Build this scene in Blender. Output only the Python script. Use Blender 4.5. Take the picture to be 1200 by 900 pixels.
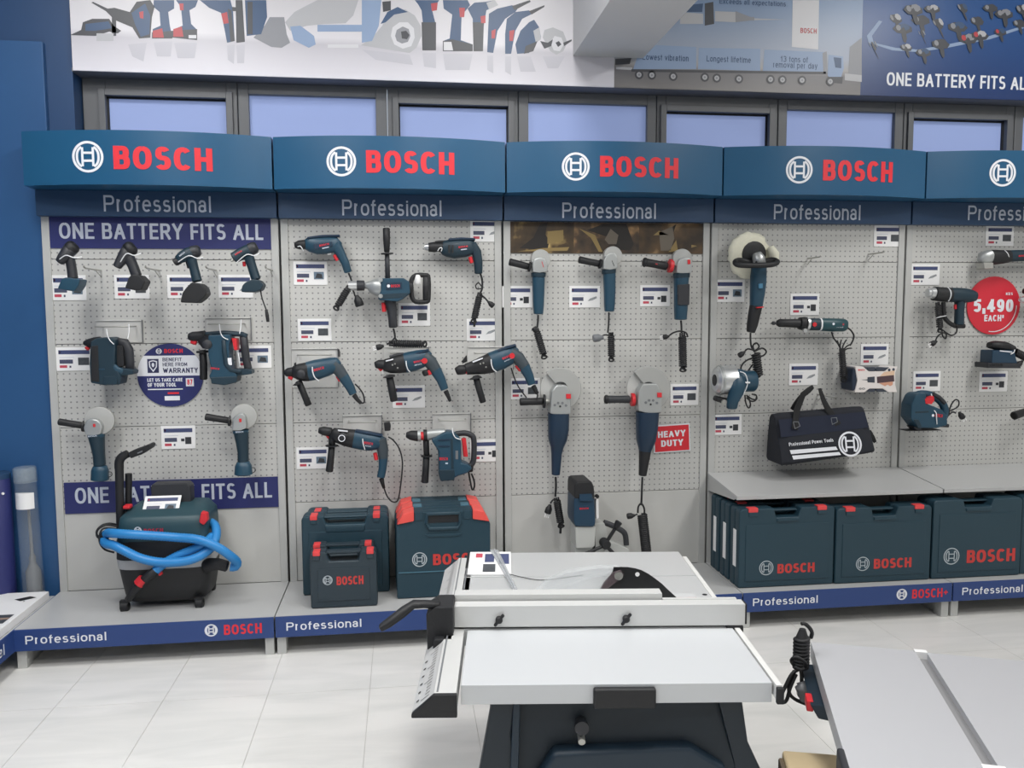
import bpy, bmesh, math, random
from mathutils import Vector, Matrix
# ---------------------------------------------------------------- camera, world, light
scn = bpy.context.scene
COL = scn.collection
for o in list(bpy.data.objects): bpy.data.objects.remove(o)
random.seed(7)
cam_data = bpy.data.cameras.new('camera'); cam = bpy.data.objects.new('camera', cam_data); COL.objects.link(cam)
F_PX, YAW, PITCH, ROLL = 973.07, 0.1306, 0.0858, -0.0045
cam_data.sensor_fit = 'HORIZONTAL'; cam_data.sensor_width = 36.0; cam_data.lens = F_PX*36.0/1200.0
cam_data.clip_start = 0.05
fw = Vector((math.sin(YAW)*math.cos(PITCH), math.cos(YAW)*math.cos(PITCH), -math.sin(PITCH)))
r0 = Vector((math.cos(YAW), -math.sin(YAW), 0)); u0 = r0.cross(fw)
rt = r0*math.cos(ROLL)+u0*math.sin(ROLL); up = -r0*math.sin(ROLL)+u0*math.cos(ROLL)
mw = Matrix((rt, up, -fw)).transposed().to_4x4(); mw.translation = Vector((0.5366, -3.8567, 1.3962))
cam.matrix_world = mw
scn.camera = cam
world = bpy.data.worlds.new('world'); scn.world = world; world.use_nodes = True
world.node_tree.nodes['Background'].inputs[0].default_value = (0.8, 0.88, 1.0, 1)
world.node_tree.nodes['Background'].inputs[1].default_value = 0.6
scn.view_settings.view_transform = 'Standard'; scn.view_settings.look = 'None'
scn.view_settings.gamma = 1.0; scn.view_settings.use_curve_mapping = False
scn.view_settings.exposure = 0.0
def area(name, loc, sx, sy, power, col=(1,1,1), rot=(0,0,0)):
    l = bpy.data.lights.new(name, 'AREA'); l.shape = 'RECTANGLE'; l.size = sx; l.size_y = sy; l.energy = power; l.color = col
    o = bpy.data.objects.new(name, l); o.location = loc; o.rotation_euler = rot; COL.objects.link(o); return o
for lx in (-0.8, 1.2, 3.5):
    for ly, k_ in ((-1.45, 1.0), (-2.7, 1.1), (-4.4, .75)):
        area('ceiling_panel_light', (lx, ly, 3.27), 0.6, 0.6, 29*k_, (1.0, 0.985, 0.96))
# ---------------------------------------------------------------- materials
def lin(h):
    h = h.lstrip('#'); c = [int(h[i:i+2], 16)/255 for i in (0, 2, 4)]
    return tuple((x/12.92 if x <= .04045 else ((x+.055)/1.055)**2.4) for x in c)+(1,)
MATS = {}
def mat(name, hexc, rough=.5, metal=0., emit=0., bump=0., bscale=60., trans=0., alpha=1., vary=0., spec=.5):
    if name in MATS: return MATS[name]
    m = bpy.data.materials.new(name); m.use_nodes = True; nt = m.node_tree; p = nt.nodes['Principled BSDF']
    p.inputs['Base Color'].default_value = lin(hexc); p.inputs['Roughness'].default_value = rough
    p.inputs['Metallic'].default_value = metal; p.inputs['Specular IOR Level'].default_value = spec
    if emit: p.inputs['Emission Color'].default_value = lin(hexc); p.inputs['Emission Strength'].default_value = emit
    if trans: p.inputs['Transmission Weight'].default_value = trans
    if alpha < 1: p.inputs['Alpha'].default_value = alpha
    if bump or vary:
        tc = nt.nodes.new('ShaderNodeTexCoord'); nz = nt.nodes.new('ShaderNodeTexNoise'); nz.inputs['Scale'].default_value = bscale
        nt.links.new(tc.outputs['Object'], nz.inputs['Vector'])
        if bump:
            b = nt.nodes.new('ShaderNodeBump'); b.inputs['Strength'].default_value = bump; b.inputs['Distance'].default_value = .002
            nt.links.new(nz.outputs[0], b.inputs['Height']); nt.links.new(b.outputs[0], p.inputs['Normal'])
        if vary:
            mx = nt.nodes.new('ShaderNodeMix'); mx.data_type = 'RGBA'; mx.blend_type = 'MULTIPLY'; mx.inputs[0].default_value = vary
            mx.inputs[6].default_value = lin(hexc); nt.links.new(nz.outputs[0], mx.inputs[7]); nt.links.new(mx.outputs[2], p.inputs['Base Color'])
    MATS[name] = m; return m
TEAL = mat('teal plastic', '#1f4357', .42, bump=.15, bscale=300)
TEALC = mat('teal case plastic', '#203c49', .5, bump=.25, bscale=260)
NAVYT = mat('deep blue plastic', '#182f45', .45)
BLACK = mat('black rubber', '#1b1c1f', .55, bump=.2, bscale=200)
DARK = mat('charcoal plastic', '#2c2e33', .5)
GREY = mat('mid grey plastic', '#6f7276', .5)
RED = mat('red plastic', '#d02a33', .45)
LETRED = mat('red lettering', '#dd2c38', .5)
LATCH = mat('latch red', '#e2484a', .45)
SILVER = mat('cast aluminium', '#b0b3b3', .38, metal=.55, bump=.1, bscale=120)
CHROME = mat('bright steel', '#cfd1d2', .3, metal=.7)
STEEL = mat('zinc steel', '#b2b2ad', .35, metal=.5)
WHITE = mat('white card', '#eeeeee', .5)
WHITEP = mat('white print', '#e6e8ee', .5)
TIE = mat('white nylon tie', '#e8eaec', .4)
DISC = mat('grinding disc', '#a3a4a2', .5)
HEADER = mat('header blue', '#1f5478', .32)
BAND = mat('name band blue', '#213f60', .45)
KICK = mat('kick band blue', '#27417a', .4)
BANNER = mat('banner navy', '#272d66', .5)
UPR = mat('upright grey enamel', '#b9bab8', .45)
DECK = mat('deck enamel', '#b6b7b7', .35)
CARDBLUE = mat('card strip navy', '#434c72', .5)
CARDDARK = mat('card text block', '#4a4f66', .5)
CARDRED = mat('card red block', '#c0485a', .5)
LETGREY = mat('pale grey lettering', '#c3cad6', .5)
GREYT = mat('dark grey grip', '#3a444b', .55, bump=.15, bscale=300)
TEALB = mat('blue teal plastic', '#1d3a50', .42)
TEALG = mat('green teal plastic', '#1f474f', .42)
GREYL = mat('light grey paint', '#b4b6b3', .45)
TEALD = mat('dark teal plastic', '#18303d', .5)
# ---------------------------------------------------------------- mesh builder
def sgnpow(x, e): return math.copysign(abs(x)**e, x)
def catmull(P, sub):
    if sub <= 1 or len(P) < 3: return [Vector(p) for p in P]
    P = [Vector(p) for p in P]; out = []
    for i in range(len(P)-1):
        a = P[max(i-1, 0)]; b = P[i]; c = P[i+1]; d = P[min(i+2, len(P)-1)]
        for k in range(sub):
            t = k/sub
            out.append(.5*((2*b)+(c-a)*t+(2*a-5*b+4*c-d)*t*t+(3*b-a-3*c+d)*t**3))
    out.append(P[-1]); return out
class B:
    def __init__(s): s.v = []; s.f = []; s.m = []
    def add(s, vs, fs, mi=0):
        n = len(s.v); s.v += [tuple(v) for v in vs]
        for f in fs: s.f.append([i+n for i in f]); s.m.append(mi)
        return s
    def box(s, x0, x1, y0, y1, z0, z1, mi=0):
        vs = [(x, y, z) for x in (x0, x1) for y in (y0, y1) for z in (z0, z1)]
        return s.add(vs, [(0,1,3,2),(4,6,7,5),(0,4,5,1),(2,3,7,6),(0,2,6,4),(1,5,7,3)], mi)
    def prism(s, poly, y0, y1, mi=0):
        a = sum(poly[i][0]*poly[(i+1) % len(poly)][1]-poly[(i+1) % len(poly)][0]*poly[i][1] for i in range(len(poly)))
        if a < 0: poly = poly[::-1]
        n = len(poly); vs = [(p[0], y0, p[1]) for p in poly]+[(p[0], y1, p[1]) for p in poly]
        fs = [list(range(n)), list(range(2*n-1, n-1, -1))]+[(i, i+n, (i+1) % n+n, (i+1) % n) for i in range(n)]
        return s.add(vs, fs, mi)
    def poly(s, pts, y, mi=0):
        a = sum(pts[i][0]*pts[(i+1) % len(pts)][1]-pts[(i+1) % len(pts)][0]*pts[i][1] for i in range(len(pts)))
        if a < 0: pts = pts[::-1]
        return s.add([(p[0], y(p[0]) if callable(y) else y, p[1]) for p in pts], [list(range(len(pts)))], mi)
    def rings(s, R, mi=0, caps=True, closed=False):
        n = len(R[0]); vs = [p for r in R for p in r]; fs = []
        m = len(R)
        for j in range(m if closed else m-1):
            for i in range(n):
                a = j*n+i; b = j*n+(i+1) % n; c = ((j+1) % m)*n+(i+1) % n; d = ((j+1) % m)*n+i
                fs.append((a, b, c, d))
        if caps and not closed: fs += [list(range(n))[::-1], list(range((m-1)*n, m*n))]
        return s.add(vs, fs, mi)
    def loft(s, L, kd=.9, mx=.05, n=14, e=2.5, rnd=(1, 1), mi=0):
        L = [tuple(t)+(0.,)*(4-len(t)) if len(t) < 4 else tuple(t) for t in L]
        P = [(Vector((t[0], t[1])), t[2], t[3]) for t in L]
        T = []
        for i in range(len(P)):
            d = P[min(i+1, len(P)-1)][0]-P[max(i-1, 0)][0]; T.append(d.normalized())
        S = [(p, r, dy, t) for (p, r, dy), t in zip(P, T)]
        if rnd[0]: p, r, dy, t = S[0]; S.insert(0, (p-t*r*.22*rnd[0], r*.74, dy, t))
        if rnd[1]: p, r, dy, t = S[-1]; S.append((p+t*r*.22*rnd[1], r*.74, dy, t))
        R = []
        for p, r, dy, t in S:
            nx, nz = -t.y, t.x; ry = min(r*kd, mx); ring = []
            for k in range(n):
                a = 2*math.pi*k/n; c = sgnpow(math.cos(a), 2/e); q = sgnpow(math.sin(a), 2/e)
                ring.append((p.x+nx*r*c, dy+ry*q, p.y+nz*r*c))
            R.append(ring)
        return s.rings(R, mi)
    def vloft(s, L, n=28, e=4., mi=0):
        R = []
        for z, xl, xr, yf, yb in L:
            cx, cy, rx, ry = (xl+xr)/2, (yf+yb)/2, (xr-xl)/2, (yb-yf)/2
            R.append([(cx+rx*sgnpow(math.cos(2*math.pi*k/n), 2/e), cy+ry*sgnpow(math.sin(2*math.pi*k/n), 2/e), z) for k in range(n)])
        return s.rings(R, mi)
    def tube(s, P, r, n=8, sub=4, mi=0, ripple=0., step=None, closed=False):
        P = catmull(P, sub)
        if step:
            Q = [P[0]]; acc = 0.
            for a, b in zip(P, P[1:]):
                d = (b-a).length; t = step-acc
                while t <= d: Q.append(a.lerp(b, t/d)); t += step
                acc = (acc+d) % step
            P = Q
        R = []; up_ = None
        for i, p in enumerate(P):
            t = (P[min(i+1, len(P)-1)]-P[max(i-1, 0)])
            if t.length < 1e-9: t = Vector((1, 0, 0))
            t.normalize()
            if up_ is None: up_ = Vector((0, 0, 1)) if abs(t.z) < .9 else Vector((0, 1, 0))
            u = (up_-t*up_.dot(t)); u.normalize(); w = t.cross(u); up_ = u
            rr = (r[min(i*len(r)//len(P), len(r)-1)] if isinstance(r, (list, tuple)) else r)*(1+(ripple if i % 2 else -ripple))
            R.append([tuple(p+u*rr*math.cos(2*math.pi*k/n)+w*rr*math.sin(2*math.pi*k/n)) for k in range(n)])
        return s.rings(R, mi)
    def lathe(s, p, d, prof, n=20, mi=0, caps=True):
        d = Vector(d).normalized(); u = Vector((0, 0, 1)) if abs(d.z) < .9 else Vector((1, 0, 0))
        u = (u-d*u.dot(d)).normalized(); w = d.cross(u); p = Vector(p)
        return s.rings([[tuple(p+d*t+u*r*math.cos(2*math.pi*k/n)+w*r*math.sin(2*math.pi*k/n)) for k in range(n)] for t, r in prof], mi, caps)
    def cyl(s, p0, p1, r0, r1=None, n=16, mi=0):
        d = Vector(p1)-Vector(p0); return s.lathe(p0, d, [(0, r0), (d.length, r0 if r1 is None else r1)], n, mi)
    def helix(s, p0, p1, R, r, turns, n=6, seg=10, mi=0, flat=1.):
        p0, p1 = Vector(p0), Vector(p1); d = (p1-p0); dn = d.normalized(); u = Vector((0, 1, 0)); u = (u-dn*u.dot(dn)).normalized(); w = dn.cross(u)
        N = int(turns*seg); return s.tube([p0+d*(i/N)+(u*math.cos(2*math.pi*i/seg)*R*flat+w*math.sin(2*math.pi*i/seg)*R) for i in range(N+1)], r, n, 1, mi)
    def annulus(s, cx, cz, r0, r1, y, mi=0, n=32, sx=1.):
        vs = []; fs = []
        for k in range(n):
            a = 2*math.pi*k/n
            for r in (r0, r1): vs.append((cx+r*sx*math.cos(a), y(cx+r*math.cos(a)) if callable(y) else y, cz+r*math.sin(a)))
        for k in range(n):
            q = (k+1) % n; fs.append((2*k, 2*k+1, 2*q+1, 2*q))
        return s.add(vs, fs, mi)
    def disc(s, cx, cz, rx, rz, y, mi=0, n=32): return s.poly([(cx+rx*math.cos(2*math.pi*k/n), cz+rz*math.sin(2*math.pi*k/n)) for k in range(n)], y, mi)
    def ribbon(s, P, w, y, fn, mi=0):
        # flat stroke of width w along 2D polyline P; fn maps glyph space to the sheet
        n = len(P); Lf = []; Rt = []
        for i in range(n):
            a = Vector(P[max(i-1, 0)]); b = Vector(P[i]); c = Vector(P[min(i+1, n-1)])
            d0 = (b-a); d1 = (c-b)
            if d0.length < 1e-6: d0 = d1
            if d1.length < 1e-6: d1 = d0
            d0 = d0.normalized(); d1 = d1.normalized()
            n0 = Vector((-d0.y, d0.x)); n1 = Vector((-d1.y, d1.x)); m = n0+n1
            if m.length < 1e-3: m = n0
            m = m.normalized(); k = min(1/max(m.dot(n0), .35), 2.2)*w/2
            Lf.append(b+m*k); Rt.append(b-m*k)
        vs = []
        for p in Lf+Rt:
            x, z = fn(p.x, p.y); vs.append((x, y(x) if callable(y) else y, z))
        fs = [(i, i+n, i+1+n, i+1) for i in range(n-1)]
        return s.add(vs, fs, mi)
def arc(cx, cz, rx, rz, a0, a1, n=10): return [(cx+rx*sgnpow(math.cos(math.radians(a0+(a1-a0)*i/n)), .84), cz+rz*sgnpow(math.sin(math.radians(a0+(a1-a0)*i/n)), .84)) for i in range(n+1)]
X = .73
GL = {
'A': (.82, [[(0,0),(.5,1),(1,0)], [(.17,.33),(.83,.33)]]),
'B': (.74, [[(0,0),(0,1)], [(0,1),(.6,1)]+arc(.6,.765,.33,.235,90,-90)+[(0,.53)], [(0,.53),(.64,.53)]+arc(.64,.265,.36,.265,90,-90)+[(0,0)]]),
'C': (.78, [arc(.52,.5,.52,.5,42,318,20)]), 'O': (.84, [arc(.5,.5,.5,.5,90,450,26)]), '0': (.66, [arc(.5,.5,.5,.5,90,450,24)]),
'D': (.76, [[(0,0),(0,1)], [(0,1),(.42,1)]+arc(.42,.5,.58,.5,90,-90,14)+[(0,0)]]),
'E': (.66, [[(1,1),(0,1),(0,0),(1,0)], [(0,.52),(.9,.52)]]), 'F': (.62, [[(1,1),(0,1),(0,0)], [(0,.5),(.88,.5)]]),
'G': (.8, [arc(.5,.5,.5,.5,45,350,20)+[(1,.45),(.6,.45)]]),
'H': (.78, [[(0,0),(0,1)], [(1,0),(1,1)], [(0,.51),(1,.51)]]), 'I': (.22, [[(.5,0),(.5,1)]]),
'K': (.76, [[(0,0),(0,1)], [(1,1),(.05,.42)], [(.35,.6),(1,0)]]), 'L': (.6, [[(0,1),(0,0),(1,0)]]),
'M': (.92, [[(0,0),(0,1),(.5,.2),(1,1),(1,0)]]), 'N': (.78, [[(0,0),(0,1),(1,0),(1,1)]]),
'P': (.7, [[(0,0),(0,1)], [(0,1),(.62,1)]+arc(.62,.735,.38,.265,90,-90)+[(0,.47)]]),
'R': (.76, [[(0,0),(0,1)], [(0,1),(.6,1)]+arc(.6,.74,.36,.26,90,-90)+[(0,.48)], [(.5,.48),(1,0)]]),
'S': (.7, [arc(.5,.755,.44,.245,28,270,14)+arc(.5,.255,.5,.255,90,-152,14)[1:]]), 'T': (.7, [[(0,1),(1,1)], [(.5,1),(.5,0)]]),
'U': (.76, [[(0,1),(0,.4)]+arc(.5,.38,.5,.38,180,360,14)+[(1,1)]]), 'V': (.8, [[(0,1),(.5,0),(1,1)]]), 'W': (1.1, [[(0,1),(.27,0),(.5,.9),(.73,0),(1,1)]]),
'Y': (.78, [[(0,1),(.5,.45),(1,1)], [(.5,.5),(.5,0)]]),
'1': (.42, [[(0,.75),(.6,1),(.6,0)]]), '3': (.64, [arc(.45,.76,.5,.24,150,-90,12)+arc(.45,.26,.55,.26,90,-150,12)]),
'4': (.72, [[(1,.25),(0,.25),(.7,1),(.7,0)]]), '5': (.66, [[(.95,1),(.12,1),(.04,.5)]+arc(.47,.32,.53,.32,130,-150,14)]),
'9': (.66, [arc(.5,.69,.5,.31,0,360,20), [(1,.69)]+arc(.5,.5,.5,.5,0,-140,12)]), '7': (.62, [[(0,1),(1,1),(.35,0)]]), '8': (.64, [arc(.5,.75,.42,.25,0,360,16), arc(.5,.25,.5,.25,0,360,16)]),
',': (.24, [[(.6,.12),(.3,-.18)]]), '.': (.24, [[(.5,0),(.5,.06)]]), '*': (.36, [[(.5,.6),(.5,1)], [(.1,.7),(.9,.9)], [(.1,.9),(.9,.7)]]), '+': (.4, [[(.5,.3),(.5,.75)], [(0,.52),(1,.52)]]),
'a': (.56, [[(.06,.53)]+arc(.47,.5,.42,.23,150,0,8)+[(.89,.1),(1,0)], arc(.45,.2,.45,.2,0,360,14)]),
'b': (.6, [[(0,0),(0,1)], arc(.5,.36,.5,.36,0,360,16)]), 'd': (.6, [[(1,0),(1,1)], arc(.5,.36,.5,.36,0,360,16)]), 'p': (.6, [[(0,-.28),(0,X)], arc(.5,.36,.5,.36,0,360,16)]),
'c': (.54, [arc(.52,.36,.52,.36,45,315,14)]), 'e': (.58, [[(0,.38),(1,.38)]+arc(.5,.36,.5,.36,4,315,16)]), 'f': (.36, [[(1,1)]+arc(.75,.8,.4,.2,80,180,6)+[(.35,0)], [(0,X-.03),(.95,X-.03)]]),
'g': (.6, [arc(.5,.36,.5,.36,0,360,16), [(1,X),(1,0)]+arc(.5,-.02,.5,.26,0,-150,8)]),
'i': (.18, [[(.5,0),(.5,X)], [(.5,.9),(.5,1.03)]]), 'l': (.18, [[(.5,0),(.5,1.02)]]), 'm': (.88, [[(0,0),(0,X)], [(0,.4)]+arc(.25,.45,.25,.27,160,0,8)+[(.5,0)], [(.5,.4)]+arc(.75,.45,.25,.27,160,0,8)+[(1,0)]]),
'n': (.56, [[(0,0),(0,X)], [(0,.38)]+arc(.5,.42,.5,.3,165,0,10)+[(1,0)]]), 'o': (.6, [arc(.5,.36,.5,.36,90,450,20)]), 'r': (.36, [[(.1,0),(.1,X)], [(.1,.42)]+arc(.7,.42,.55,.29,165,85,6)]),
's': (.52, [arc(.5,.545,.43,.175,25,270,10)+arc(.5,.19,.5,.19,90,-155,10)[1:]]), 't': (.34, [[(.45,.95),(.45,.14)]+arc(.75,.14,.3,.14,180,270,5)+[(1,0)], [(0,X-.03),(1,X-.03)]]),
'u': (.56, [[(0,X),(0,.3)]+arc(.5,.3,.5,.3,180,360,10)+[(1,X)], [(1,.4),(1,0)]]), 'v': (.56, [[(0,X),(.5,0),(1,X)]]), 'w': (.82, [[(0,X),(.27,0),(.5,X),(.73,0),(1,X)]]), 'x': (.54, [[(0,0),(1,X)], [(0,X),(1,0)]]), 'y': (.56, [[(0,X),(.5,.02)], [(1,X),(.42,-.2),(.1,-.27)]]), ' ': (.3, [])}
def text(b, st, box, y, t=.16, mi=0, gap=.13, fn=None):
    wf = 1. if t < .2 else .74
    if t >= .2: t = t*.78; gap = gap*.8
    # stroke lettering fitted to box (x0, z0, x1, z1) on the sheet y (number or function of x)
    W = sum(GL[c][0]*wf for c in st)+gap*(len(st)-1); x0, z0, x1, z1 = box; sx = (x1-x0)/W; sz = (z1-z0); cx = 0.; cnt = 0
    for c in st:
        w, strokes = GL[c]; w *= wf
        for P in strokes:
            Q = [(cx+t/2+p[0]*(w-t) if w > t else cx+w/2, t/2+p[1]*(1-t)) for p in P]
            f = (lambda a, q: (x0+a*sx, z0+q*sz)) if fn is None else (lambda a, q: fn((a/W), q))
            if P[0] != P[-1]:
                for a_, b_ in ((0, 1), (-1, -2)):
                    d_ = Vector(Q[a_])-Vector(Q[b_])
                    if d_.length > .16:
                        d_ = d_.normalized()*t*.5/max(abs(d_.normalized().x), abs(d_.normalized().y)); Q[a_] = (Q[a_][0]+d_.x, Q[a_][1]+d_.y)
            runs = [[Q[0]]]
            for i in range(1, len(Q)):
                runs[-1].append(Q[i])
                if i < len(Q)-1:
                    d0 = Vector(Q[i])-Vector(Q[i-1]); d1 = Vector(Q[i+1])-Vector(Q[i])
                    if d0.length > 1e-6 and d1.length > 1e-6 and d0.angle(d1) > .75: runs.append([Q[i]])
            for j, r in enumerate(runs):
                r = [Vector(q) for q in r]; ext = lambda a, b: a+(a-b).normalized()*t*(.5 if abs((a-b).x) < 1e-4 or abs((a-b).y) < 1e-4 else .12)
                if j: r[0] = ext(r[0], r[1])
                if j < len(runs)-1: r[-1] = ext(r[-1], r[-2])
                cnt += 1; dy = (cnt % 6)*.00003
                b.ribbon(r, t, (lambda x, d=dy: y(x)-d) if callable(y) else y-dy, f, mi)
        cx += w+gap
    return b
def emblem(b, cx, cz, r, y, mi=0, t=1.):
    # ring with an armature between two bowed shoes
    b.annulus(cx, cz, r*(1-.16*t), r, y, mi, 36)
    w = r*.15*t; f = lambda a, q: (cx+a, cz+q)
    for sgn in (-1, 1):
        b.ribbon([(sgn*.34*r, -.6*r), (sgn*.34*r, .6*r)], w, y, f, mi)
        b.ribbon([(sgn*p[0]*r, p[1]*r) for p in arc(0, 0, .69, .69, -60, 60, 12)], w, y, f, mi)
        b.ribbon([(-.34*r, sgn*.25*r), (.34*r, sgn*.25*r)], w, y, f, mi)
    return b
# ---------------------------------------------------------------- objects
def mesh(name, b, m, bevel=0., smooth=40., seg=2):
    me = bpy.data.meshes.new(name)
    me.from_pydata(b.v, [], b.f)
    for x in (m if isinstance(m, (list, tuple)) else [m]): me.materials.append(x)
    me.polygons.foreach_set('material_index', b.m)
    if bevel:
        bm = bmesh.new(); bm.from_mesh(me)
        bmesh.ops.recalc_face_normals(bm, faces=bm.faces)
        es = [e for e in bm.edges if len(e.link_faces) == 2 and e.calc_face_angle(0) > .35]
        bmesh.ops.bevel(bm, geom=es, offset=bevel, segments=seg, profile=.5, affect='EDGES', clamp_overlap=True)
        bm.to_mesh(me); bm.free()
    if smooth:
        me.polygons.foreach_set('use_smooth', [True]*len(me.polygons)); me.set_sharp_from_angle(angle=math.radians(smooth))
    me.update(); return me
def part(name, b, m, parent=None, bevel=0., smooth=40., loc=None, seg=2, stuff=False):
    o = bpy.data.objects.new(name, mesh(name, b, m, bevel, smooth, seg)); COL.objects.link(o)
    if parent: o.parent = parent
    if bevel and smooth: w_ = o.modifiers.new('weighted', 'WEIGHTED_NORMAL'); w_.weight = 80; w_.keep_sharp = True
    if loc: o.location = loc
    if stuff: o['kind'] = 'stuff'
    return o
def tag(o, label, cat, group=None):
    o['label'] = label; o['category'] = cat
    if group: o['group'] = group
    return o
def root(name, label, cat, loc=(0, 0, 0), group=None, rz=0.):
    o = bpy.data.objects.new(name, None); o.empty_display_size = .05; COL.objects.link(o); o.location = loc; o.rotation_euler = (0, 0, rz)
    return tag(o, label, cat, group)
def struct(name, b, m, bevel=0., smooth=0., parent=None):
    o = part(name, b, m, parent, bevel, smooth)
    if not parent: o['kind'] = 'structure'
    return o
def LF(T, name, m, L, **k): return part(name, B().loft(L, **k), m, T, smooth=50)
def TB(T, name, m, P, r, **k): return part(name, B().tube(P, r, **k), m, T, smooth=60)
def PR(T, name, m, P, y0, y1, bev=.004, seg=2): return part(name, B().prism(P, y0, y1), m, T, bevel=bev, seg=seg)
def letter(T, p0, p1, h, y, m=None, st='BOSCH', t=.22, name='lettering'):
    # small lettering along the line p0-p1 on the tool's near side
    dx, dz = p1[0]-p0[0], p1[1]-p0[1]; L = math.hypot(dx, dz); nx, nz = -dz/L, dx/L
    b = B(); text(b, st, (0, 0, 1, 1), y, t, fn=lambda a, q: (p0[0]+dx*a+nx*h*q, p0[1]+dz*a+nz*h*q)); return part(name, b, m or LETRED, T, smooth=0)
def bundle(T, p0, p1, R, name='wrapped_cord', r=.0042, turns=None, loop=.022):
    # a cord folded into loops and wrapped round itself
    p0, p1 = Vector(p0), Vector(p1); L = (p1-p0).length; d = (p1-p0)/L; b = B()
    w = d.cross(Vector((0, 1, 0))).normalized()
    for s in (-1, 0, 1):
        b.tube([p0+w*s*R*.5-d*.012, p0+w*s*R*.6+d*L*.4+Vector((0, .006*s, 0)), p1+w*s*R*.3, p1+d*loop*.7+w*R*.75, p1+d*loop+w*.0, p1+d*loop*.7-w*R*.75, p1-w*s*R*.3], r, 6, 3)
    b.helix(p0+d*.004, p1, R*.82, r, turns or max(4, L/(r*2.3)), 6, 10, flat=.85)
    return part(name, b, BLACK, T, smooth=60)
def plug(T, p, d, s=.011, pins=True, name='plug', m=None):
    p = Vector(p); d = Vector(d).normalized(); w = d.cross(Vector((0, 1, 0))).normalized()
    b = B().lathe(p-d*s*1.6, d, [(0, s*.45), (s*.5, s*.6), (s*1.3, s*1.05), (s*2.6, s*1.1), (s*2.9, s*.9)], 14)
    o = part(name, b, m or BLACK, T, smooth=50)
    if pins:
        q = B()
        for k in (-1, 0, 1): q.cyl(p+d*s*1.2+w*s*.6*k+Vector((0, -.004*abs(k), 0)), p+d*s*2.6+w*s*.6*k+Vector((0, -.004*abs(k), 0)), s*.2, n=8)
        part('pins', q, WHITE, o)
    return o

# ---------------------------------------------------------------- the setting
def nodes(m): return m.node_tree, m.node_tree.nodes['Principled BSDF']
MARBLE = mat('pale marble tile', '#dddcd8', .28)
nt, p = nodes(MARBLE)
tc = nt.nodes.new('ShaderNodeNewGeometry'); mp = nt.nodes.new('ShaderNodeMapping'); mp.inputs['Scale'].default_value = (1.2, 5.5, 1); mp.inputs['Rotation'].default_value = (0, 0, .12)
nz = nt.nodes.new('ShaderNodeTexNoise'); nz.inputs['Scale'].default_value = 1.5; nz.inputs['Detail'].default_value = 6; nz.inputs['Distortion'].default_value = .9
rp = nt.nodes.new('ShaderNodeValToRGB'); rp.color_ramp.elements[0].position = .36; rp.color_ramp.elements[0].color = lin('#dadad7'); rp.color_ramp.elements[1].position = .6; rp.color_ramp.elements[1].color = lin('#e6e5e2')
nt.links.new(tc.outputs['Position'], mp.inputs[0]); nt.links.new(mp.outputs[0], nz.inputs[0]); nt.links.new(nz.outputs[0], rp.inputs[0]); nt.links.new(rp.outputs[0], p.inputs['Base Color'])
GROUT = mat('grey grout', '#c9c8c4', .7)
PEG = mat('perforated grey enamel', '#c2c2bf', .42)
nt, p = nodes(PEG)
tc = nt.nodes.new('ShaderNodeTexCoord'); v1 = nt.nodes.new('ShaderNodeVectorMath'); v1.operation = 'SCALE'; v1.inputs[3].default_value = 40.
v2 = nt.nodes.new('ShaderNodeVectorMath'); v2.operation = 'FRACTION'; v3 = nt.nodes.new('ShaderNodeVectorMath'); v3.operation = 'SUBTRACT'; v3.inputs[1].default_value = (.5, .5, .5)
v4 = nt.nodes.new('ShaderNodeVectorMath'); v4.operation = 'MULTIPLY'; v4.inputs[1].default_value = (1, 0, 1); v5 = nt.nodes.new('ShaderNodeVectorMath'); v5.operation = 'LENGTH'
lt = nt.nodes.new('ShaderNodeMath'); lt.operation = 'LESS_THAN'; lt.inputs[1].default_value = .15
mx = nt.nodes.new('ShaderNodeMix'); mx.data_type = 'RGBA'; mx.inputs[6].default_value = lin('#c2c2bf'); mx.inputs[7].default_value = lin('#848486')
nt.links.new(tc.outputs['Object'], v1.inputs[0]); nt.links.new(v1.outputs[0], v2.inputs[0]); nt.links.new(v2.outputs[0], v3.inputs[0]); nt.links.new(v3.outputs[0], v4.inputs[0]); nt.links.new(v4.outputs[0], v5.inputs[0])
nt.links.new(v5.outputs['Value'], lt.inputs[0]); nt.links.new(lt.outputs[0], mx.inputs[0]); nt.links.new(mx.outputs[2], p.inputs['Base Color'])
PLAIN = mat('plain grey enamel', '#c2c2bf', .42)
PAINT = mat('white wall paint', '#dcdcda', .7); BLUEWALL = mat('blue wall paint', '#20426b', .45); BLUESHEEN = mat('blue wall painted sheen', '#2b5482', .4)
FRAMEM = mat('grey window frame', '#66686b', .45); SOFFIT = mat('dark grey soffit', '#73757d', .6)
PANE = mat('frosted daylight pane', '#8494bf', .6, emit=.48)
fl = struct('floor', B().box(-3, 6, -7, .3, -.08, -.003), GROUT)
tb = mesh('tile', B().box(.0008, .3692, .0008, .7392, -.003, 0), MARBLE, smooth=0)
for i in range(-6, 16):
    for j in range(-5, 1):
        o = bpy.data.objects.new('tile', tb); COL.objects.link(o); o.parent = fl; o.location = (.025+.37*i, -.44+.74*(j-1)+.36, 0)
struct('ceiling', B().box(-3, 6, -7, .3, 3.3, 3.36), mat('ceiling white', '#e8e8e6', .8))
struct('wall_back', B().box(-3, 6, .17, .3, 0, 2.06).box(-3, 6, .035, .3, 2.452, 3.3), PAINT)
struct('wall_left', B().box(-3, -.852, .03, .17, 0, 3.3).box(-2.1, -2.0, -7, .03, 0, 3.3), BLUEWALL)
struct('trim_1', B().box(-2.0, -.957, .0, .03, 0, 2.55), BLUESHEEN, bevel=.003)  # lighter blue of this panel paints in the light reflected off the wall
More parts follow.
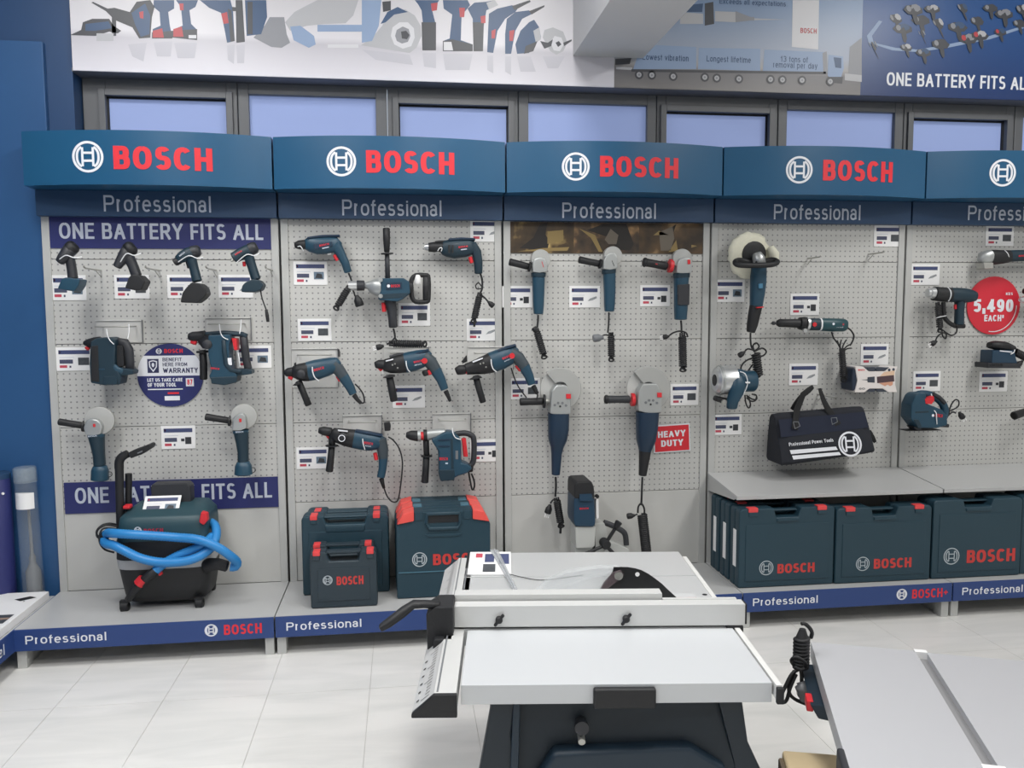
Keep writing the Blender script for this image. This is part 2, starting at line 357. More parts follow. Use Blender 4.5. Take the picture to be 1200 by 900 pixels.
struct('wall_right', B().box(5.6, 5.7, -7, .3, 0, 3.3), PAINT)
struct('wall_front', B().box(-3, 6, -7.1, -7, 0, 3.3), PAINT)
struct('trim_2', B().box(-.852, 5.6, .02, .17, 2.436, 2.452), SOFFIT)
struct('beam', B().box(1.335, 1.665, -7, .012, 2.573, 3.3), mat('beam paint', '#cfcfcf', .75))
WX = [(-.751, -.235), (-.138, .43), (.535, 1.046), (1.143, 1.722), (1.815, 2.337), (2.433, 3.004), (3.097, 3.611), (3.71, 4.28)]
for i, (a, b_) in enumerate(WX):
    lo = -.85 if i == 0 else (WX[i-1][1]+a)/2; hi = 5.6 if i == 7 else (b_+WX[i+1][0])/2
    sash = i % 2 == 0; top = 2.362 if sash else 2.386
    fr = B().box(lo+.002, a, .12, .165, 2.06, 2.436).box(b_, hi-.002, .12, .165, 2.06, 2.436).box(a, b_, .12, .165, top, 2.436).box(a, b_, .12, .165, 2.06, 2.1)
    w = struct('window_%d' % (i+1), fr, FRAMEM, bevel=.003)
    part('pane', B().box(a, b_, .146, .152, 2.1, top), PANE, w)
    if sash:
        part('sash_frame', B().box(a-.028, a, .106, .122, 2.09, top+.028).box(b_, b_+.028, .106, .122, 2.09, top+.028).box(a, b_, .106, .122, top, top+.028), FRAMEM, w, bevel=.002)
        part('glazing_bead', B().box(a, b_, .135, .146, top-.007, top).box(a, a+.006, .135, .146, 2.1, top).box(b_-.006, b_, .135, .146, 2.1, top), mat('black gasket', '#1a1b1d', .6), w)
# ---------------------------------------------------------------- posters over the windows
def poster(name, label, x0, x1, z0, z1, m): 
    o = part(name, B().box(x0, x1, .013, .033, z0, z1), m); tag(o, label, 'poster'); return o
STUDIO = mat('studio print', '#d9d8de', .35)
nt, p = nodes(STUDIO); g = nt.nodes.new('ShaderNodeNewGeometry'); sx = nt.nodes.new('ShaderNodeSeparateXYZ'); mr = nt.nodes.new('ShaderNodeMapRange'); mr.inputs[1].default_value = 2.44; mr.inputs[2].default_value = 2.95
rp = nt.nodes.new('ShaderNodeValToRGB'); e = rp.color_ramp.elements; e[0].position = 0; e[0].color = lin('#dddbe2'); e[1].position = 1; e[1].color = lin('#cfcdd2')
for q, c in ((.28, '#c4c2c9'), (.34, '#dcdadf'), (.6, '#d2d0d4')): n_ = e.new(q); n_.color = lin(c)
nt.links.new(g.outputs['Position'], sx.inputs[0]); nt.links.new(sx.outputs[2], mr.inputs[0]); nt.links.new(mr.outputs[0], rp.inputs[0]); nt.links.new(rp.outputs[0], p.inputs['Base Color'])
P1 = poster('tool_poster', 'pale studio poster of power tools above the left windows', -.845, 1.53, 2.438, 3.2, STUDIO)
INK = [mat('ink charcoal', '#45474d', .4), mat('ink blue', '#3b5578', .4), mat('ink red', '#b8434a', .4), mat('ink light grey', '#b5b6ba', .4), mat('ink mid grey', '#8e9096', .4), mat('ink white', '#d6d6da', .4), mat('ink pale blue', '#8ea3c2', .4), mat('ink faint reflection', '#c0bfc7', .4)]
origin_ = (-0.8492, 0.0115, 2.4351)
def ink(parent, name, shapes, ox=0, oz=0):
    b = B()
    for j, (mi, P) in enumerate(shapes): b.poly([(x+ox, z+oz) for x, z in P], .0124-.00006*j, mi)
    return part(name, b, INK, parent, smooth=0)
ox, oz = origin_[0], origin_[2]
ink(P1, 'printed_saw', [(0, [(0.0001, 0.1485), (0.0459, 0.1714), (0.0542, 0.2035), (0.0928, 0.2191), (0.162, 0.2219), (0.1782, 0.1942), (0.2086, 0.1741), (0.1942, 0.1629), (0.1597, 0.1687), (0.1034, 0.1489)]), (1, [(0.0642, 0.1968), (0.1581, 0.2111), (0.1708, 0.1833), (0.1044, 0.1701), (0.0629, 0.1685)]), (3, [(0.1074, 0.1596), (0.1768, 0.1623), (0.1754, 0.1303), (0.106, 0.1277)])], ox, oz)
ink(P1, 'printed_hammer_drill', [(0, [(0.0924, 0.2859), (0.0994, 0.2897), (0.157, 0.264), (0.1849, 0.2687), (0.2468, 0.2536), (0.2765, 0.2973), (0.3327, 0.3067), (0.3492, 0.2791), (0.3369, 0.236), (0.3265, 0.1501), (0.2807, 0.1449), (0.2546, 0.1901), (0.1895, 0.2159), (0.1868, 0.152), (0.1694, 0.1514), (0.1728, 0.2294), (0.1496, 0.2531)]), (1, [(0.2536, 0.2503), (0.3111, 0.2917), (0.3302, 0.2428), (0.3235, 0.1643), (0.288, 0.1523), (0.2657, 0.2047)]), (2, [(0.2852, 0.2552), (0.3028, 0.2594), (0.3016, 0.2275), (0.2877, 0.2304)])], ox, oz)
ink(P1, 'printed_drill_driver', [(1, [(0.3468, 0.3073), (0.4313, 0.311), (0.4299, 0.2753), (0.4047, 0.2601), (0.4095, 0.2032), (0.4182, 0.1536), (0.3334, 0.1468), (0.3385, 0.1862), (0.3707, 0.2017), (0.3694, 0.2586), (0.3456, 0.2789)]), (0, [(0.3344, 0.1718), (0.4193, 0.1822), (0.4181, 0.15), (0.3334, 0.1468)]), (2, [(0.3382, 0.1791), (0.3773, 0.1913), (0.3829, 0.1522), (0.337, 0.1505)])], ox, oz)
ink(P1, 'printed_impact_driver', [(1, [(0.4383, 0.3113), (0.5305, 0.3152), (0.5188, 0.2862), (0.4934, 0.2709), (0.4984, 0.2139), (0.519, 0.1932), (0.5209, 0.1466), (0.4182, 0.1536), (0.4267, 0.1896), (0.4627, 0.2053), (0.4585, 0.2837)]), (0, [(0.4193, 0.1822), (0.5226, 0.1933), (0.5209, 0.1466), (0.4182, 0.1536)]), (2, [(0.4231, 0.1895), (0.459, 0.2016), (0.4645, 0.1589), (0.4219, 0.1573)]), (5, [(0.4861, 0.1668), (0.5181, 0.1681), (0.5176, 0.1537), (0.4855, 0.1525)]), (2, [(0.4519, 0.2976), (0.4696, 0.2984), (0.4686, 0.2698), (0.4544, 0.2692)])], ox, oz)
ink(P1, 'printed_power_drill', [(1, [(0.5376, 0.3155), (0.6662, 0.321), (0.6756, 0.2784), (0.6771, 0.2137), (0.6786, 0.1488), (0.646, 0.1404), (0.6371, 0.1977), (0.625, 0.2655), (0.5756, 0.285)]), (0, [(0.6543, 0.2847), (0.6684, 0.2781), (0.6786, 0.1488), (0.6605, 0.1445)]), (2, [(0.6249, 0.2619), (0.6502, 0.2702), (0.6559, 0.2237), (0.6342, 0.2192)])], ox, oz)
ink(P1, 'printed_post', [(0, [(0.6878, 0.3219), (0.7165, 0.3232), (0.7219, 0.1468), (0.6856, 0.1418)]), (0, [(0.6725, 0.2926), (0.7083, 0.2905), (0.7079, 0.2761), (0.6719, 0.2746)]), (1, [(0.7273, 0.3236), (0.8177, 0.3275), (0.8193, 0.2554), (0.7917, 0.182), (0.7299, 0.1724)]), (0, [(0.7379, 0.3169), (0.7596, 0.3178), (0.7555, 0.1806), (0.7337, 0.1798)])], ox, oz)
ink(P1, 'printed_mitre_saw', [(4, [(0.7586, 0.1663), (0.8073, 0.2188), (0.8302, 0.2559), (0.8921, 0.2584), (0.9011, 0.1861), (0.9148, 0.1502), (0.8776, 0.127), (0.8338, 0.1291)]), (3, [(0.8952, 0.2367), (0.9366, 0.2819), (0.9924, 0.3132), (1.037, 0.3369), (1.2149, 0.3445), (1.1912, 0.2777), (1.157, 0.2434), (1.0642, 0.2361), (0.9902, 0.2259), (0.9162, 0.2012)]), (6, [(0.9167, 0.2194), (0.9608, 0.2248), (1.0186, 0.1833), (1.0251, 0.1469), (0.9952, 0.1312), (0.9298, 0.1617)]), (6, [(1.0345, 0.2313), (1.2427, 0.2395), (1.2421, 0.21), (1.0338, 0.2021)]), (6, [(1.2298, 0.3452), (1.3159, 0.3489), (1.3027, 0.2381), (1.2714, 0.1706), (1.2262, 0.1616)]), (5, [(1.0769, 0.1488), (1.2111, 0.1537), (1.2108, 0.1389), (1.0766, 0.1341)]), (0, [(1.3195, 0.3417), (1.3572, 0.3469), (1.3565, 0.3065), (1.3225, 0.2978)])], ox, oz)
ink(P1, 'printed_circular_saw', [(3, [(1.2222, 0.1504), (1.2717, 0.1854), (1.3177, 0.2387), (1.3334, 0.2762), (1.3716, 0.3071), (1.4208, 0.3129), (1.4621, 0.2887), (1.4881, 0.2454), (1.4913, 0.201), (1.4677, 0.1481), (1.4369, 0.1247)]), (1, [(1.3103, 0.2458), (1.3413, 0.2985), (1.3869, 0.3225), (1.432, 0.3023), (1.3713, 0.2887), (1.333, 0.2541)]), (5, [(1.3547, 0.1959), (1.3628, 0.2331), (1.3934, 0.2564), (1.4313, 0.2579), (1.4575, 0.2331), (1.4607, 0.1924), (1.4449, 0.1547), (1.4068, 0.1422), (1.3692, 0.1594)]), (4, [(1.3736, 0.1966), (1.3815, 0.2228), (1.4083, 0.2386), (1.4346, 0.2285), (1.4418, 0.1992), (1.43, 0.1728), (1.4033, 0.1644), (1.3808, 0.1747)]), (0, [(1.4003, 0.2161), (1.4231, 0.2207), (1.438, 0.2027), (1.4264, 0.1838), (1.4037, 0.1866)])], ox, oz)
ink(P1, 'printed_pistol_drill', [(1, [(1.463, 0.3552), (1.5734, 0.3599), (1.5618, 0.3446), (1.5386, 0.3214), (1.5568, 0.2481), (1.5554, 0.1401), (1.4942, 0.1379), (1.4995, 0.2458), (1.4928, 0.3122), (1.478, 0.3374)]), (0, [(1.4921, 0.2604), (1.557, 0.2629), (1.5554, 0.1401), (1.4942, 0.1379)]), (2, [(1.5351, 0.3435), (1.5656, 0.3485), (1.5614, 0.315), (1.5385, 0.3103)])], ox, oz)
ink(P1, 'printed_cordless_driver', [(1, [(1.5887, 0.3605), (1.7, 0.3653), (1.7114, 0.3435), (1.6724, 0.2973), (1.6675, 0.1889), (1.7215, 0.1722), (1.7212, 0.1422), (1.5861, 0.1374), (1.5866, 0.1822), (1.6175, 0.1946), (1.6302, 0.2993), (1.5921, 0.3237)]), (0, [(1.5866, 0.1822), (1.629, 0.1913), (1.7215, 0.1722), (1.7212, 0.1422), (1.5861, 0.1374)]), (5, [(1.5904, 0.1786), (1.625, 0.1799), (1.6323, 0.1428), (1.59, 0.1413)]), (2, [(1.6612, 0.3303), (1.6882, 0.3314), (1.6839, 0.2903), (1.6647, 0.2895)])], ox, oz)
ink(P1, 'printed_drill', [(1, [(1.6997, 0.3281), (1.7308, 0.3555), (1.785, 0.3615), (1.8238, 0.3706), (1.8354, 0.3487), (1.7847, 0.3242), (1.7726, 0.2565), (1.7679, 0.1438), (1.7251, 0.1423), (1.7225, 0.2844)]), (0, [(1.7223, 0.2695), (1.7727, 0.2715), (1.7679, 0.1438), (1.7251, 0.1423)]), (2, [(1.7574, 0.297), (1.7807, 0.3017), (1.7804, 0.268), (1.761, 0.2673)]), (3, [(1.7849, 0.3578), (1.8238, 0.3706), (1.8392, 0.3489), (1.7964, 0.3284)])], ox, oz)
ink(P1, 'printed_long_drill', [(1, [(1.7962, 0.3098), (1.8353, 0.3338), (1.9016, 0.3515), (1.9329, 0.3453), (1.9171, 0.3222), (1.8701, 0.2903), (1.8347, 0.2364), (1.8146, 0.138), (1.7873, 0.1408), (1.7918, 0.2348)]), (0, [(1.9016, 0.3478), (1.984, 0.3775), (1.9879, 0.3701), (1.9133, 0.3295)]), (2, [(1.8074, 0.2354), (1.8269, 0.2436), (1.8228, 0.2022), (1.8072, 0.2016)])], ox, oz)
ink(P1, 'printed_slim_drill', [(1, [(1.8779, 0.2906), (1.9171, 0.3222), (1.9799, 0.3323), (1.9956, 0.3179), (1.9484, 0.2934), (1.9168, 0.2396), (1.8967, 0.1371), (1.8693, 0.1361), (1.8697, 0.2227)]), (0, [(1.9799, 0.3285), (2.0509, 0.3578), (2.0509, 0.3503), (1.9917, 0.314)]), (2, [(1.8894, 0.2385), (1.9129, 0.2432), (1.9048, 0.1939), (1.8892, 0.1934)])], ox, oz)
ink(P1, 'printed_grinder', [(1, [(1.9166, 0.1793), (1.9403, 0.2405), (1.9798, 0.2797), (2.0034, 0.2919), (2.027, 0.2589), (2.0349, 0.2139), (2.0032, 0.1824), (1.9794, 0.1437), (1.9242, 0.138)]), (3, [(1.9994, 0.2427), (2.027, 0.2589), (2.0349, 0.2063), (2.0111, 0.1903)]), (0, [(1.9637, 0.1734), (2.019, 0.1981), (1.9992, 0.152), (1.9557, 0.1391)]), (0, [(2.0309, 0.1986), (2.0665, 0.1923), (2.0903, 0.2084), (2.0824, 0.1777), (2.0506, 0.1652)])], ox, oz)
ink(P1, 'printed_hand_saw', [(3, [(2.0428, 0.2142), (2.0507, 0.2485), (2.0904, 0.2614), (2.138, 0.2443), (2.158, 0.1957), (2.1381, 0.1569), (2.1062, 0.1406), (2.0784, 0.1548)]), (5, [(2.0784, 0.1928), (2.0983, 0.2238), (2.1301, 0.2174), (2.1421, 0.1875), (2.1222, 0.1563), (2.0943, 0.1592)]), (0, [(2.1023, 0.1936), (2.1182, 0.2018), (2.1301, 0.187), (2.1142, 0.1751)]), (0, [(2.1381, 0.1949), (2.1779, 0.2116), (2.178, 0.204), (2.1421, 0.1799)])], ox, oz)
rf = [(7, [(x, z) for x, z in Q]) for Q in ([(0.2341, 0.1182), (0.3116, 0.1282), (0.2943, 0.0489), (0.2495, 0.0689)], [(0.3397, 0.1292), (0.4177, 0.1392), (0.4082, 0.0743), (0.3516, 0.0724)], [(0.4245, 0.1323), (0.5205, 0.1358), (0.5075, 0.0706), (0.4363, 0.0681)], [(0.6456, 0.1296), (0.6782, 0.1343), (0.6719, 0.0508), (0.6472, 0.0681)], [(0.6853, 0.131), (0.7215, 0.1359), (0.7154, 0.0559), (0.6865, 0.0549)], [(1.4941, 0.1267), (1.5553, 0.1289), (1.5545, 0.0616), (1.5009, 0.0673)], [(1.586, 0.1262), (1.7211, 0.1309), (1.705, 0.059), (1.5967, 0.0554)], [(1.7872, 0.1257), (1.8145, 0.1267), (1.814, 0.0474), (1.7867, 0.0616)], [(1.8692, 0.1248), (1.8967, 0.1257), (1.8963, 0.0424), (1.8689, 0.0567)], [(1.9242, 0.1267), (1.9873, 0.1289), (2.0108, 0.0613), (1.9397, 0.059)], [(2.0427, 0.1308), (2.1461, 0.1343), (2.1142, 0.0799), (2.0664, 0.0783)], [(1.2256, 0.1321), (1.4368, 0.1173), (1.4513, 0.0731), (1.2849, 0.0898)])]
for r_ in rf: ink(P1, 'printed_reflection', [r_], ox, oz)
SKY = mat('sky print', '#9fb0c8', .35)
nt, p = nodes(SKY); g = nt.nodes.new('ShaderNodeNewGeometry'); sx = nt.nodes.new('ShaderNodeSeparateXYZ'); mr = nt.nodes.new('ShaderNodeMapRange'); mr.inputs[1].default_value = 2.44; mr.inputs[2].default_value = 2.84
rp = nt.nodes.new('ShaderNodeValToRGB'); e = rp.color_ramp.elements; e[0].position = 0; e[0].color = lin('#807d7c'); e[1].position = 1; e[1].color = lin('#7f96b6')
for q, c in ((.2, '#706f73'), (.27, '#a3a1a0'), (.4, '#a0a9ba')): n_ = e.new(q); n_.color = lin(c)
nt.links.new(g.outputs['Position'], sx.inputs[0]); nt.links.new(sx.outputs[2], mr.inputs[0]); nt.links.new(mr.outputs[0], rp.inputs[0]); nt.links.new(rp.outputs[0], p.inputs['Base Color'])
P2 = poster('truck_poster', 'blue and grey poster of a truck pulling two trailers', 1.53, 2.752, 2.438, 3.2, SKY)
ink(P2, 'printed_trailer', [(6, [(2.4694, 0.0877), (2.5092, 0.2008), (2.773, 0.1987), (2.7746, 0.0976)]), (6, [(2.7829, 0.0979), (2.7856, 0.1953), (3.0881, 0.2022), (3.0904, 0.1)]), (6, [(3.1031, 0.1005), (3.1094, 0.199), (3.4144, 0.198), (3.4215, 0.1028)]), (0, [(2.4612, 0.0874), (3.4214, 0.1068), (3.4218, 0.0948), (2.4613, 0.0758)])], ox, oz)
ink(P2, 'printed_cab', [(6, [(3.4306, 0.0911), (3.4321, 0.1867), (3.5063, 0.1813), (3.5124, 0.1257), (3.5005, 0.0854), (3.4396, 0.0795)]), (1, [(3.4585, 0.1757), (3.4978, 0.1731), (3.4993, 0.1253), (3.4686, 0.1282)]), (0, [(3.4308, 0.0832), (3.5093, 0.0856), (3.5059, 0.0535), (3.4228, 0.059)]), (4, [(3.4015, 0.1936), (3.4229, 0.2022), (3.4303, 0.0991), (3.4086, 0.0984)])], ox, oz)
wh = []
for cx, cz in ((2.4982, 0.0635), (2.5597, 0.0635), (2.6629, 0.0609), (2.8169, 0.0619), (2.8756, 0.0598), (2.9852, 0.0593), (3.1424, 0.0622), (3.2023, 0.0621), (3.3013, 0.0632), (3.4445, 0.0616)):
    for mi, r in ((0, .021), (3, .012), (4, .006)): wh.append((mi, [(cx+r*math.cos(k*.5236), cz+r*math.sin(k*.5236)) for k in range(12)]))
ink(P2, 'printed_wheels', wh, ox, oz)
ink(P2, 'printed_drill_bit', [(3, [(2.6922, 0.354), (2.8039, 0.3509), (2.8047, 0.3046), (2.6929, 0.3002)]), (1, [(2.7041, 0.3853), (2.8032, 0.3971), (2.7997, 0.3584), (2.6963, 0.3542)]), (0, [(2.8115, 0.3975), (2.8529, 0.407), (2.8588, 0.3067), (2.8131, 0.2971)]), (3, [(2.8619, 0.3649), (2.9623, 0.3651), (2.9632, 0.3186), (2.8627, 0.3185)]), (4, [(2.9622, 0.369), (3.0385, 0.3449), (3.0553, 0.3456), (3.0557, 0.33), (3.0388, 0.3293), (2.9632, 0.3186)]), (3, [(3.0554, 0.3397), (3.2125, 0.3402), (3.0556, 0.332)])], ox, oz)
ink(P2, 'printed_rear_bumper', [(3, [(2.3878, 0.0966), (2.4652, 0.0953), (2.4653, 0.0837), (2.3879, 0.085)]), (0, [(2.3836, 0.131), (2.4608, 0.1375), (2.4529, 0.1103), (2.3837, 0.1041)])], ox, oz)
ink(P2, 'printed_white_panel', [(5, [(3.2444, 0.4314), (3.3771, 0.4371), (3.3794, 0.2086), (3.2457, 0.2157)])], ox, oz)
ink(P2, 'printed_building', [(4, [(3.5355, 0.0865), (3.5398, 0.2263), (3.5995, 0.2722), (3.606, 0.0807)]), (3, [(3.5175, 0.1019), (3.6054, 0.0967), (3.6065, 0.0646), (3.5185, 0.0699)])], ox, oz)
for st_, q_ in (('Lowest vibration', (1.6647, 2.5667, 1.8872, 2.5938)), ('Longest lifetime', (1.9748, 2.5694, 2.1934, 2.5967)), ('13 tons of', (2.3424, 2.5804, 2.4798, 2.608)), ('removal per day', (2.3046, 2.5528, 2.5281, 2.5805)), ('Exceeds all expectations.', (2.033, 2.8351, 2.37, 2.8584))):
    part('printed_wording', text(B(), st_, q_, .0118, .15), INK[1], P2, smooth=0)
part('printed_logo_word', text(B(), 'BOSCH', (2.4375, 2.717, 2.5192, 2.7406), .0118, .22), INK[2], P2, smooth=0)
NAVYP = mat('blue battery print', '#27508f', .35)
nt, p = nodes(NAVYP); g = nt.nodes.new('ShaderNodeNewGeometry'); sx = nt.nodes.new('ShaderNodeSeparateXYZ'); mr = nt.nodes.new('ShaderNodeMapRange'); mr.inputs[1].default_value = 2.44; mr.inputs[2].default_value = 2.86
rp = nt.nodes.new('ShaderNodeValToRGB'); e = rp.color_ramp.elements; e[0].position = 0; e[0].color = lin('#22396a'); e[1].position = 1; e[1].color = lin('#2a5590')
nt.links.new(g.outputs['Position'], sx.inputs[0]); nt.links.new(sx.outputs[2], mr.inputs[0]); nt.links.new(mr.outputs[0], rp.inputs[0]); nt.links.new(rp.outputs[0], p.inputs['Base Color'])
P3 = poster('battery_poster', 'deep blue poster of many small tools with white battery slogan', 2.752, 4.6, 2.438, 3.2, NAVYP)
part('printed_wording', text(B(), 'ONE BATTERY FITS ALL', (2.8855, 2.4871, 3.6625, 2.5503), .0118, .2), mat('white print', '#e6e8ee'), P3, smooth=0)
sw = [(6, [(3.6354, 0.2497), (3.6255, 0.2812), (3.6845, 0.3551), (3.7022, 0.3518), (3.6519, 0.2822), (3.6618, 0.2506), (3.7774, 0.2308), (3.8934, 0.2269), (4.0449, 0.2565), (4.2698, 0.3054), (4.4509, 0.3611), (4.4515, 0.3489), (4.2706, 0.2891), (4.0456, 0.2404), (3.8939, 0.2148), (3.7602, 0.2182)])]
rr = random.Random(5)
for q in ((1050,22),(1058,32),(1079,24),(1082,40),(1100,30),(1108,24),(1124,32),(1145,25),(1020,53),(1032,56),(1060,56),(1082,62),(1100,52),(1116,52),(1135,44),(1150,60),(1172,40),(1196,28),(1070,12),(1092,10),(1130,10),(1160,8),(1178,16),(1190,6)): pass
blob = [(3.7723, 0.3665), (3.8095, 0.3201), (3.9013, 0.3637), (3.9128, 0.3), (3.9958, 0.3514), (4.0954, 0.3392), (4.1982, 0.3715), (3.6623, 0.2347), (3.8307, 0.2327), (3.9209, 0.2118), (4.0089, 0.2552), (4.1523, 0.2848), (4.2151, 0.3033), (4.3239, 0.3237), (4.4228, 0.3682), (3.8593, 0.4099), (3.9571, 0.418), (4.1185, 0.4287), (4.2635, 0.4347), (4.3379, 0.4095), (4.4378, 0.4339)]
for i, (bx, bz) in enumerate(blob):
    s = .04+.02*rr.random(); a = rr.random()*3
    for mi, dx, dz, l, w in ((0, 0, 0, s, s*.42), ((3, 1, 0, 4)[i % 4], s*.2, s*.18, s*.5, s*.3), (0, s*.15, -s*.5, s*.25, s*.7), (2 if i in (11, 12, 13) else 4, -s*.4, s*.1, s*.25, s*.25)):
        sw.append((mi, [(bx+dx+math.cos(t)*l*math.cos(a)-math.sin(t)*w*math.sin(a)*.6, bz+dz+math.sin(t)*w) for t in [k*.9 for k in range(7)]]))
ink(P3, 'printed_tools', sw, ox, oz)
# ---------------------------------------------------------------- shelving bays
PZ, Z0 = .3679, .1632
YH = lambda s: -.155-.075*4*s*(1-s)
EMB = [(-0.7831, 1.9724, -0.6609, 2.099), (0.2292, 1.9736, 0.3538, 2.098), (1.2375, 1.9717, 1.3638, 2.0934), (2.2678, 1.9746, 2.3994, 2.0969), (3.2717, 1.9761, 3.4125, 2.1027)]
WORD = [(-0.6199, 1.9861, -0.2345, 2.0794), (0.3953, 1.9893, 0.7695, 2.0825), (1.4069, 1.9896, 1.7692, 2.0788), (2.4439, 1.9891, 2.7995, 2.0815), (3.4488, 1.993, 3.8247, 2.0886)]
PROF = [(-0.7219, 1.8352, -0.2789, 1.9041), (0.28, 1.8293, 0.7205, 1.8989), (1.2723, 1.8281, 1.7168, 1.8981), (2.2939, 1.8323, 2.7335, 1.9027), (3.2952, 1.8382, 3.7587, 1.9089)]
KP = (-0.9529, 0.0841, -0.6502, 0.1379); KE = (-0.274, 0.0867, -0.2243, 0.1388); KB = (-0.199, 0.0856, -0.0503, 0.1284)
KPz = .104, .138
NTH = ['leftmost grey pegboard bay with a blue vacuum below the navy banners', 'second grey pegboard bay from the left with drills above teal cases', 'middle grey pegboard bay with corded grinders under a photo strip', 'fourth grey pegboard bay with a polisher and a hanging black bag', 'rightmost grey pegboard bay with the round red price disc']
for k in range(5):
    T = root('shelving_bay', NTH[k], 'shelving', (k-1, 0, 0), 'shelving bays along the back wall')
    for x0 in (.005, .963): part('upright', B().box(x0, x0+.032, -.014, .03, .0, 1.93), UPR, T, bevel=.002)
    for j in range(5):
        z0 = Z0+j*PZ; z1 = min(z0+PZ, 1.86) if j < 4 else 1.93
        part('peg_panel' if j else 'plain_panel', B().box(.035, .965, -.006, .004, z0+.0012, z1-.0012), PEG if j else PLAIN, T, bevel=.0012, seg=1)
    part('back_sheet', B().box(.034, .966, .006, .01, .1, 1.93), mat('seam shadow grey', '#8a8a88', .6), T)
    part('base_deck', B().box(.002, .998, -.458, -.006, .145, Z0), DECK, T, bevel=.002)
    kb = part('kick_band', B().box(.003, .997, -.466, -.458, .076, Z0-.001), KICK, T, bevel=.0015)
    lb = B(); text(lb, 'Professional', (KP[0]+1, KPz[0], KP[2]+1, KPz[1]), -.4668, .14)
    part('lettering', lb, WHITEP, kb, smooth=0)
    ecx = (KE[0]+KE[2])/2+1; part('emblem', emblem(B(), ecx, .122, .0255, -.4668, t=1.3), WHITEP, kb, smooth=0)
    part('lettering', text(B(), 'BOSCH', (KB[0]+1, .1, KB[2]+1, .142), -.4668, .23), LETRED, kb, smooth=0)
    if k == 3: part('plus_mark', B().poly([(KB[2]+1.006, .118), (KB[2]+1.026, .118), (KB[2]+1.026, .124), (KB[2]+1.006, .124)], -.4668).poly([(KB[2]+1.013, .111), (KB[2]+1.019, .111), (KB[2]+1.019, .131), (KB[2]+1.013, .131)], -.46685), LETRED, kb, smooth=0)
    for x0 in (.006, .958): part('foot', B().box(x0, x0+.036, -.45, -.40, 0, .0765).box(x0+.008, x0+.028, -.40, -.02, .0, .0765), UPR, T, bevel=.002)
    part('under_rail', B().box(.05, .95, -.2, -.18, 0.002, .145), mat('under shelf grey', '#55575a', .6), T)
    hs = B(); fr = [(.004+.992*i/20, YH(i/20)) for i in range(21)]
    ring = [(x, y) for x, y in fr]+[(.996, 0.0), (.004, 0.0)]
    hs.rings([[(x, y, z) for x, y in ring] for z in (1.925, 2.143)])
    H = part('header_sign', hs, HEADER, T, smooth=30)
    yy = lambda x: YH(min(max((x-.004)/.992, 0), 1))-.0015
    e_ = EMB[k]; part('emblem', emblem(B(), (e_[0]+e_[2])/2-(k-1), (e_[1]+e_[3])/2, (e_[3]-e_[1])/2, yy), WHITEP, H, smooth=0)
    w_ = WORD[k]; part('lettering', text(B(), 'BOSCH', (w_[0]-(k-1), w_[1], min(w_[2]-(k-1), 1.2), w_[3]), yy, .26, gap=.12), LETRED, H, smooth=0)
    NB = part('name_band', B().box(.004, .996, -.055, -.004, 1.815, 1.9245), BAND, T, bevel=.002)
    p_ = PROF[k]; part('lettering', text(B(), 'Professional', (p_[0]-(k-1), p_[1], p_[2]-(k-1), p_[3]), -.0562, .13), LETGREY, NB, smooth=0)
# sloping display shelves of the two bays on the right
for k, lab in ((2, 'sloping grey shelf below the hanging black bag'), (3, 'sloping grey shelf below the teal jigsaw')):
    T = root('display_shelf', lab, 'shelf', (k, 0, .6), 'display shelves over the case row')
    sb = B(); sb.add([(x, y, z) for x in (.003, .997) for y, z in ((-.01, .013), (-.375, -.024), (-.375, -.042), (-.01, -.005))], [(0,1,2,3), (7,6,5,4), (0,4,5,1), (1,5,6,2), (2,6,7,3), (3,7,4,0)])
    part('shelf_board', sb, DECK, T, bevel=.0015)
    for x0 in (.006, .988):
        br = B(); br.add([(x, y, z) for x in (x0, x0+.006) for y, z in ((-.01, -.004), (-.35, -.04), (-.33, -.05), (-.01, -.075))], [(0,1,2,3), (7,6,5,4), (0,4,5,1), (1,5,6,2), (2,6,7,3), (3,7,4,0)])
        part('bracket', br, UPR, T)
# ---------------------------------------------------------------- signs and cards on the pegboard
def banner(label, q):
    o = root('slogan_banner', label, 'banner', (q[0], -.009, q[1]), 'navy slogan banners'); W, H = q[2]-q[0], q[3]-q[1]
    part('sheet', B().box(0, W, -.002, .002, 0, H), BANNER, o)
    return o, W, H
o, W, H = banner('navy slogan banner at the top of the leftmost bay', (-0.9694, 1.682, -0.0299, 1.8169))
part('lettering', text(B(), 'ONE BATTERY FITS ALL', (W*.048, H*.3, W*.957, H*.81), -.0026, .2), LETGREY, o, smooth=0)
o, W, H = banner('navy slogan banner behind the vacuum', (-0.9583, 0.5152, -0.0255, 0.6554))
part('lettering', text(B(), 'ONE BATTERY FITS ALL', (W*.048, H*.32, W*.957, H*.83), -.0026, .2), LETGREY, o, smooth=0)
def blur_photo(name, a, b_, c, sc):
    m = mat(name, a, .45); nt, p = nodes(m); t = nt.nodes.new('ShaderNodeTexCoord'); n_ = nt.nodes.new('ShaderNodeTexNoise'); n_.inputs['Scale'].default_value = sc; n_.inputs['Detail'].default_value = 3
    r = nt.nodes.new('ShaderNodeValToRGB'); r.color_ramp.elements[0].position = .35; r.color_ramp.elements[0].color = lin(a); r.color_ramp.elements[1].position = .72; r.color_ramp.elements[1].color = lin(c); x = r.color_ramp.elements.new(.55); x.color = lin(b_)
    nt.links.new(t.outputs['Object'], n_.inputs[0]); nt.links.new(n_.outputs[0], r.inputs[0]); nt.links.new(r.outputs[0], p.inputs['Base Color']); return m
q = (1.0231, 1.6711, 1.9614, 1.8136)
PS = root('photo_strip', 'brown photo strip above the three small grinders', 'photo', (q[0], -.009, q[1])); W, H = q[2]-q[0], q[3]-q[1]
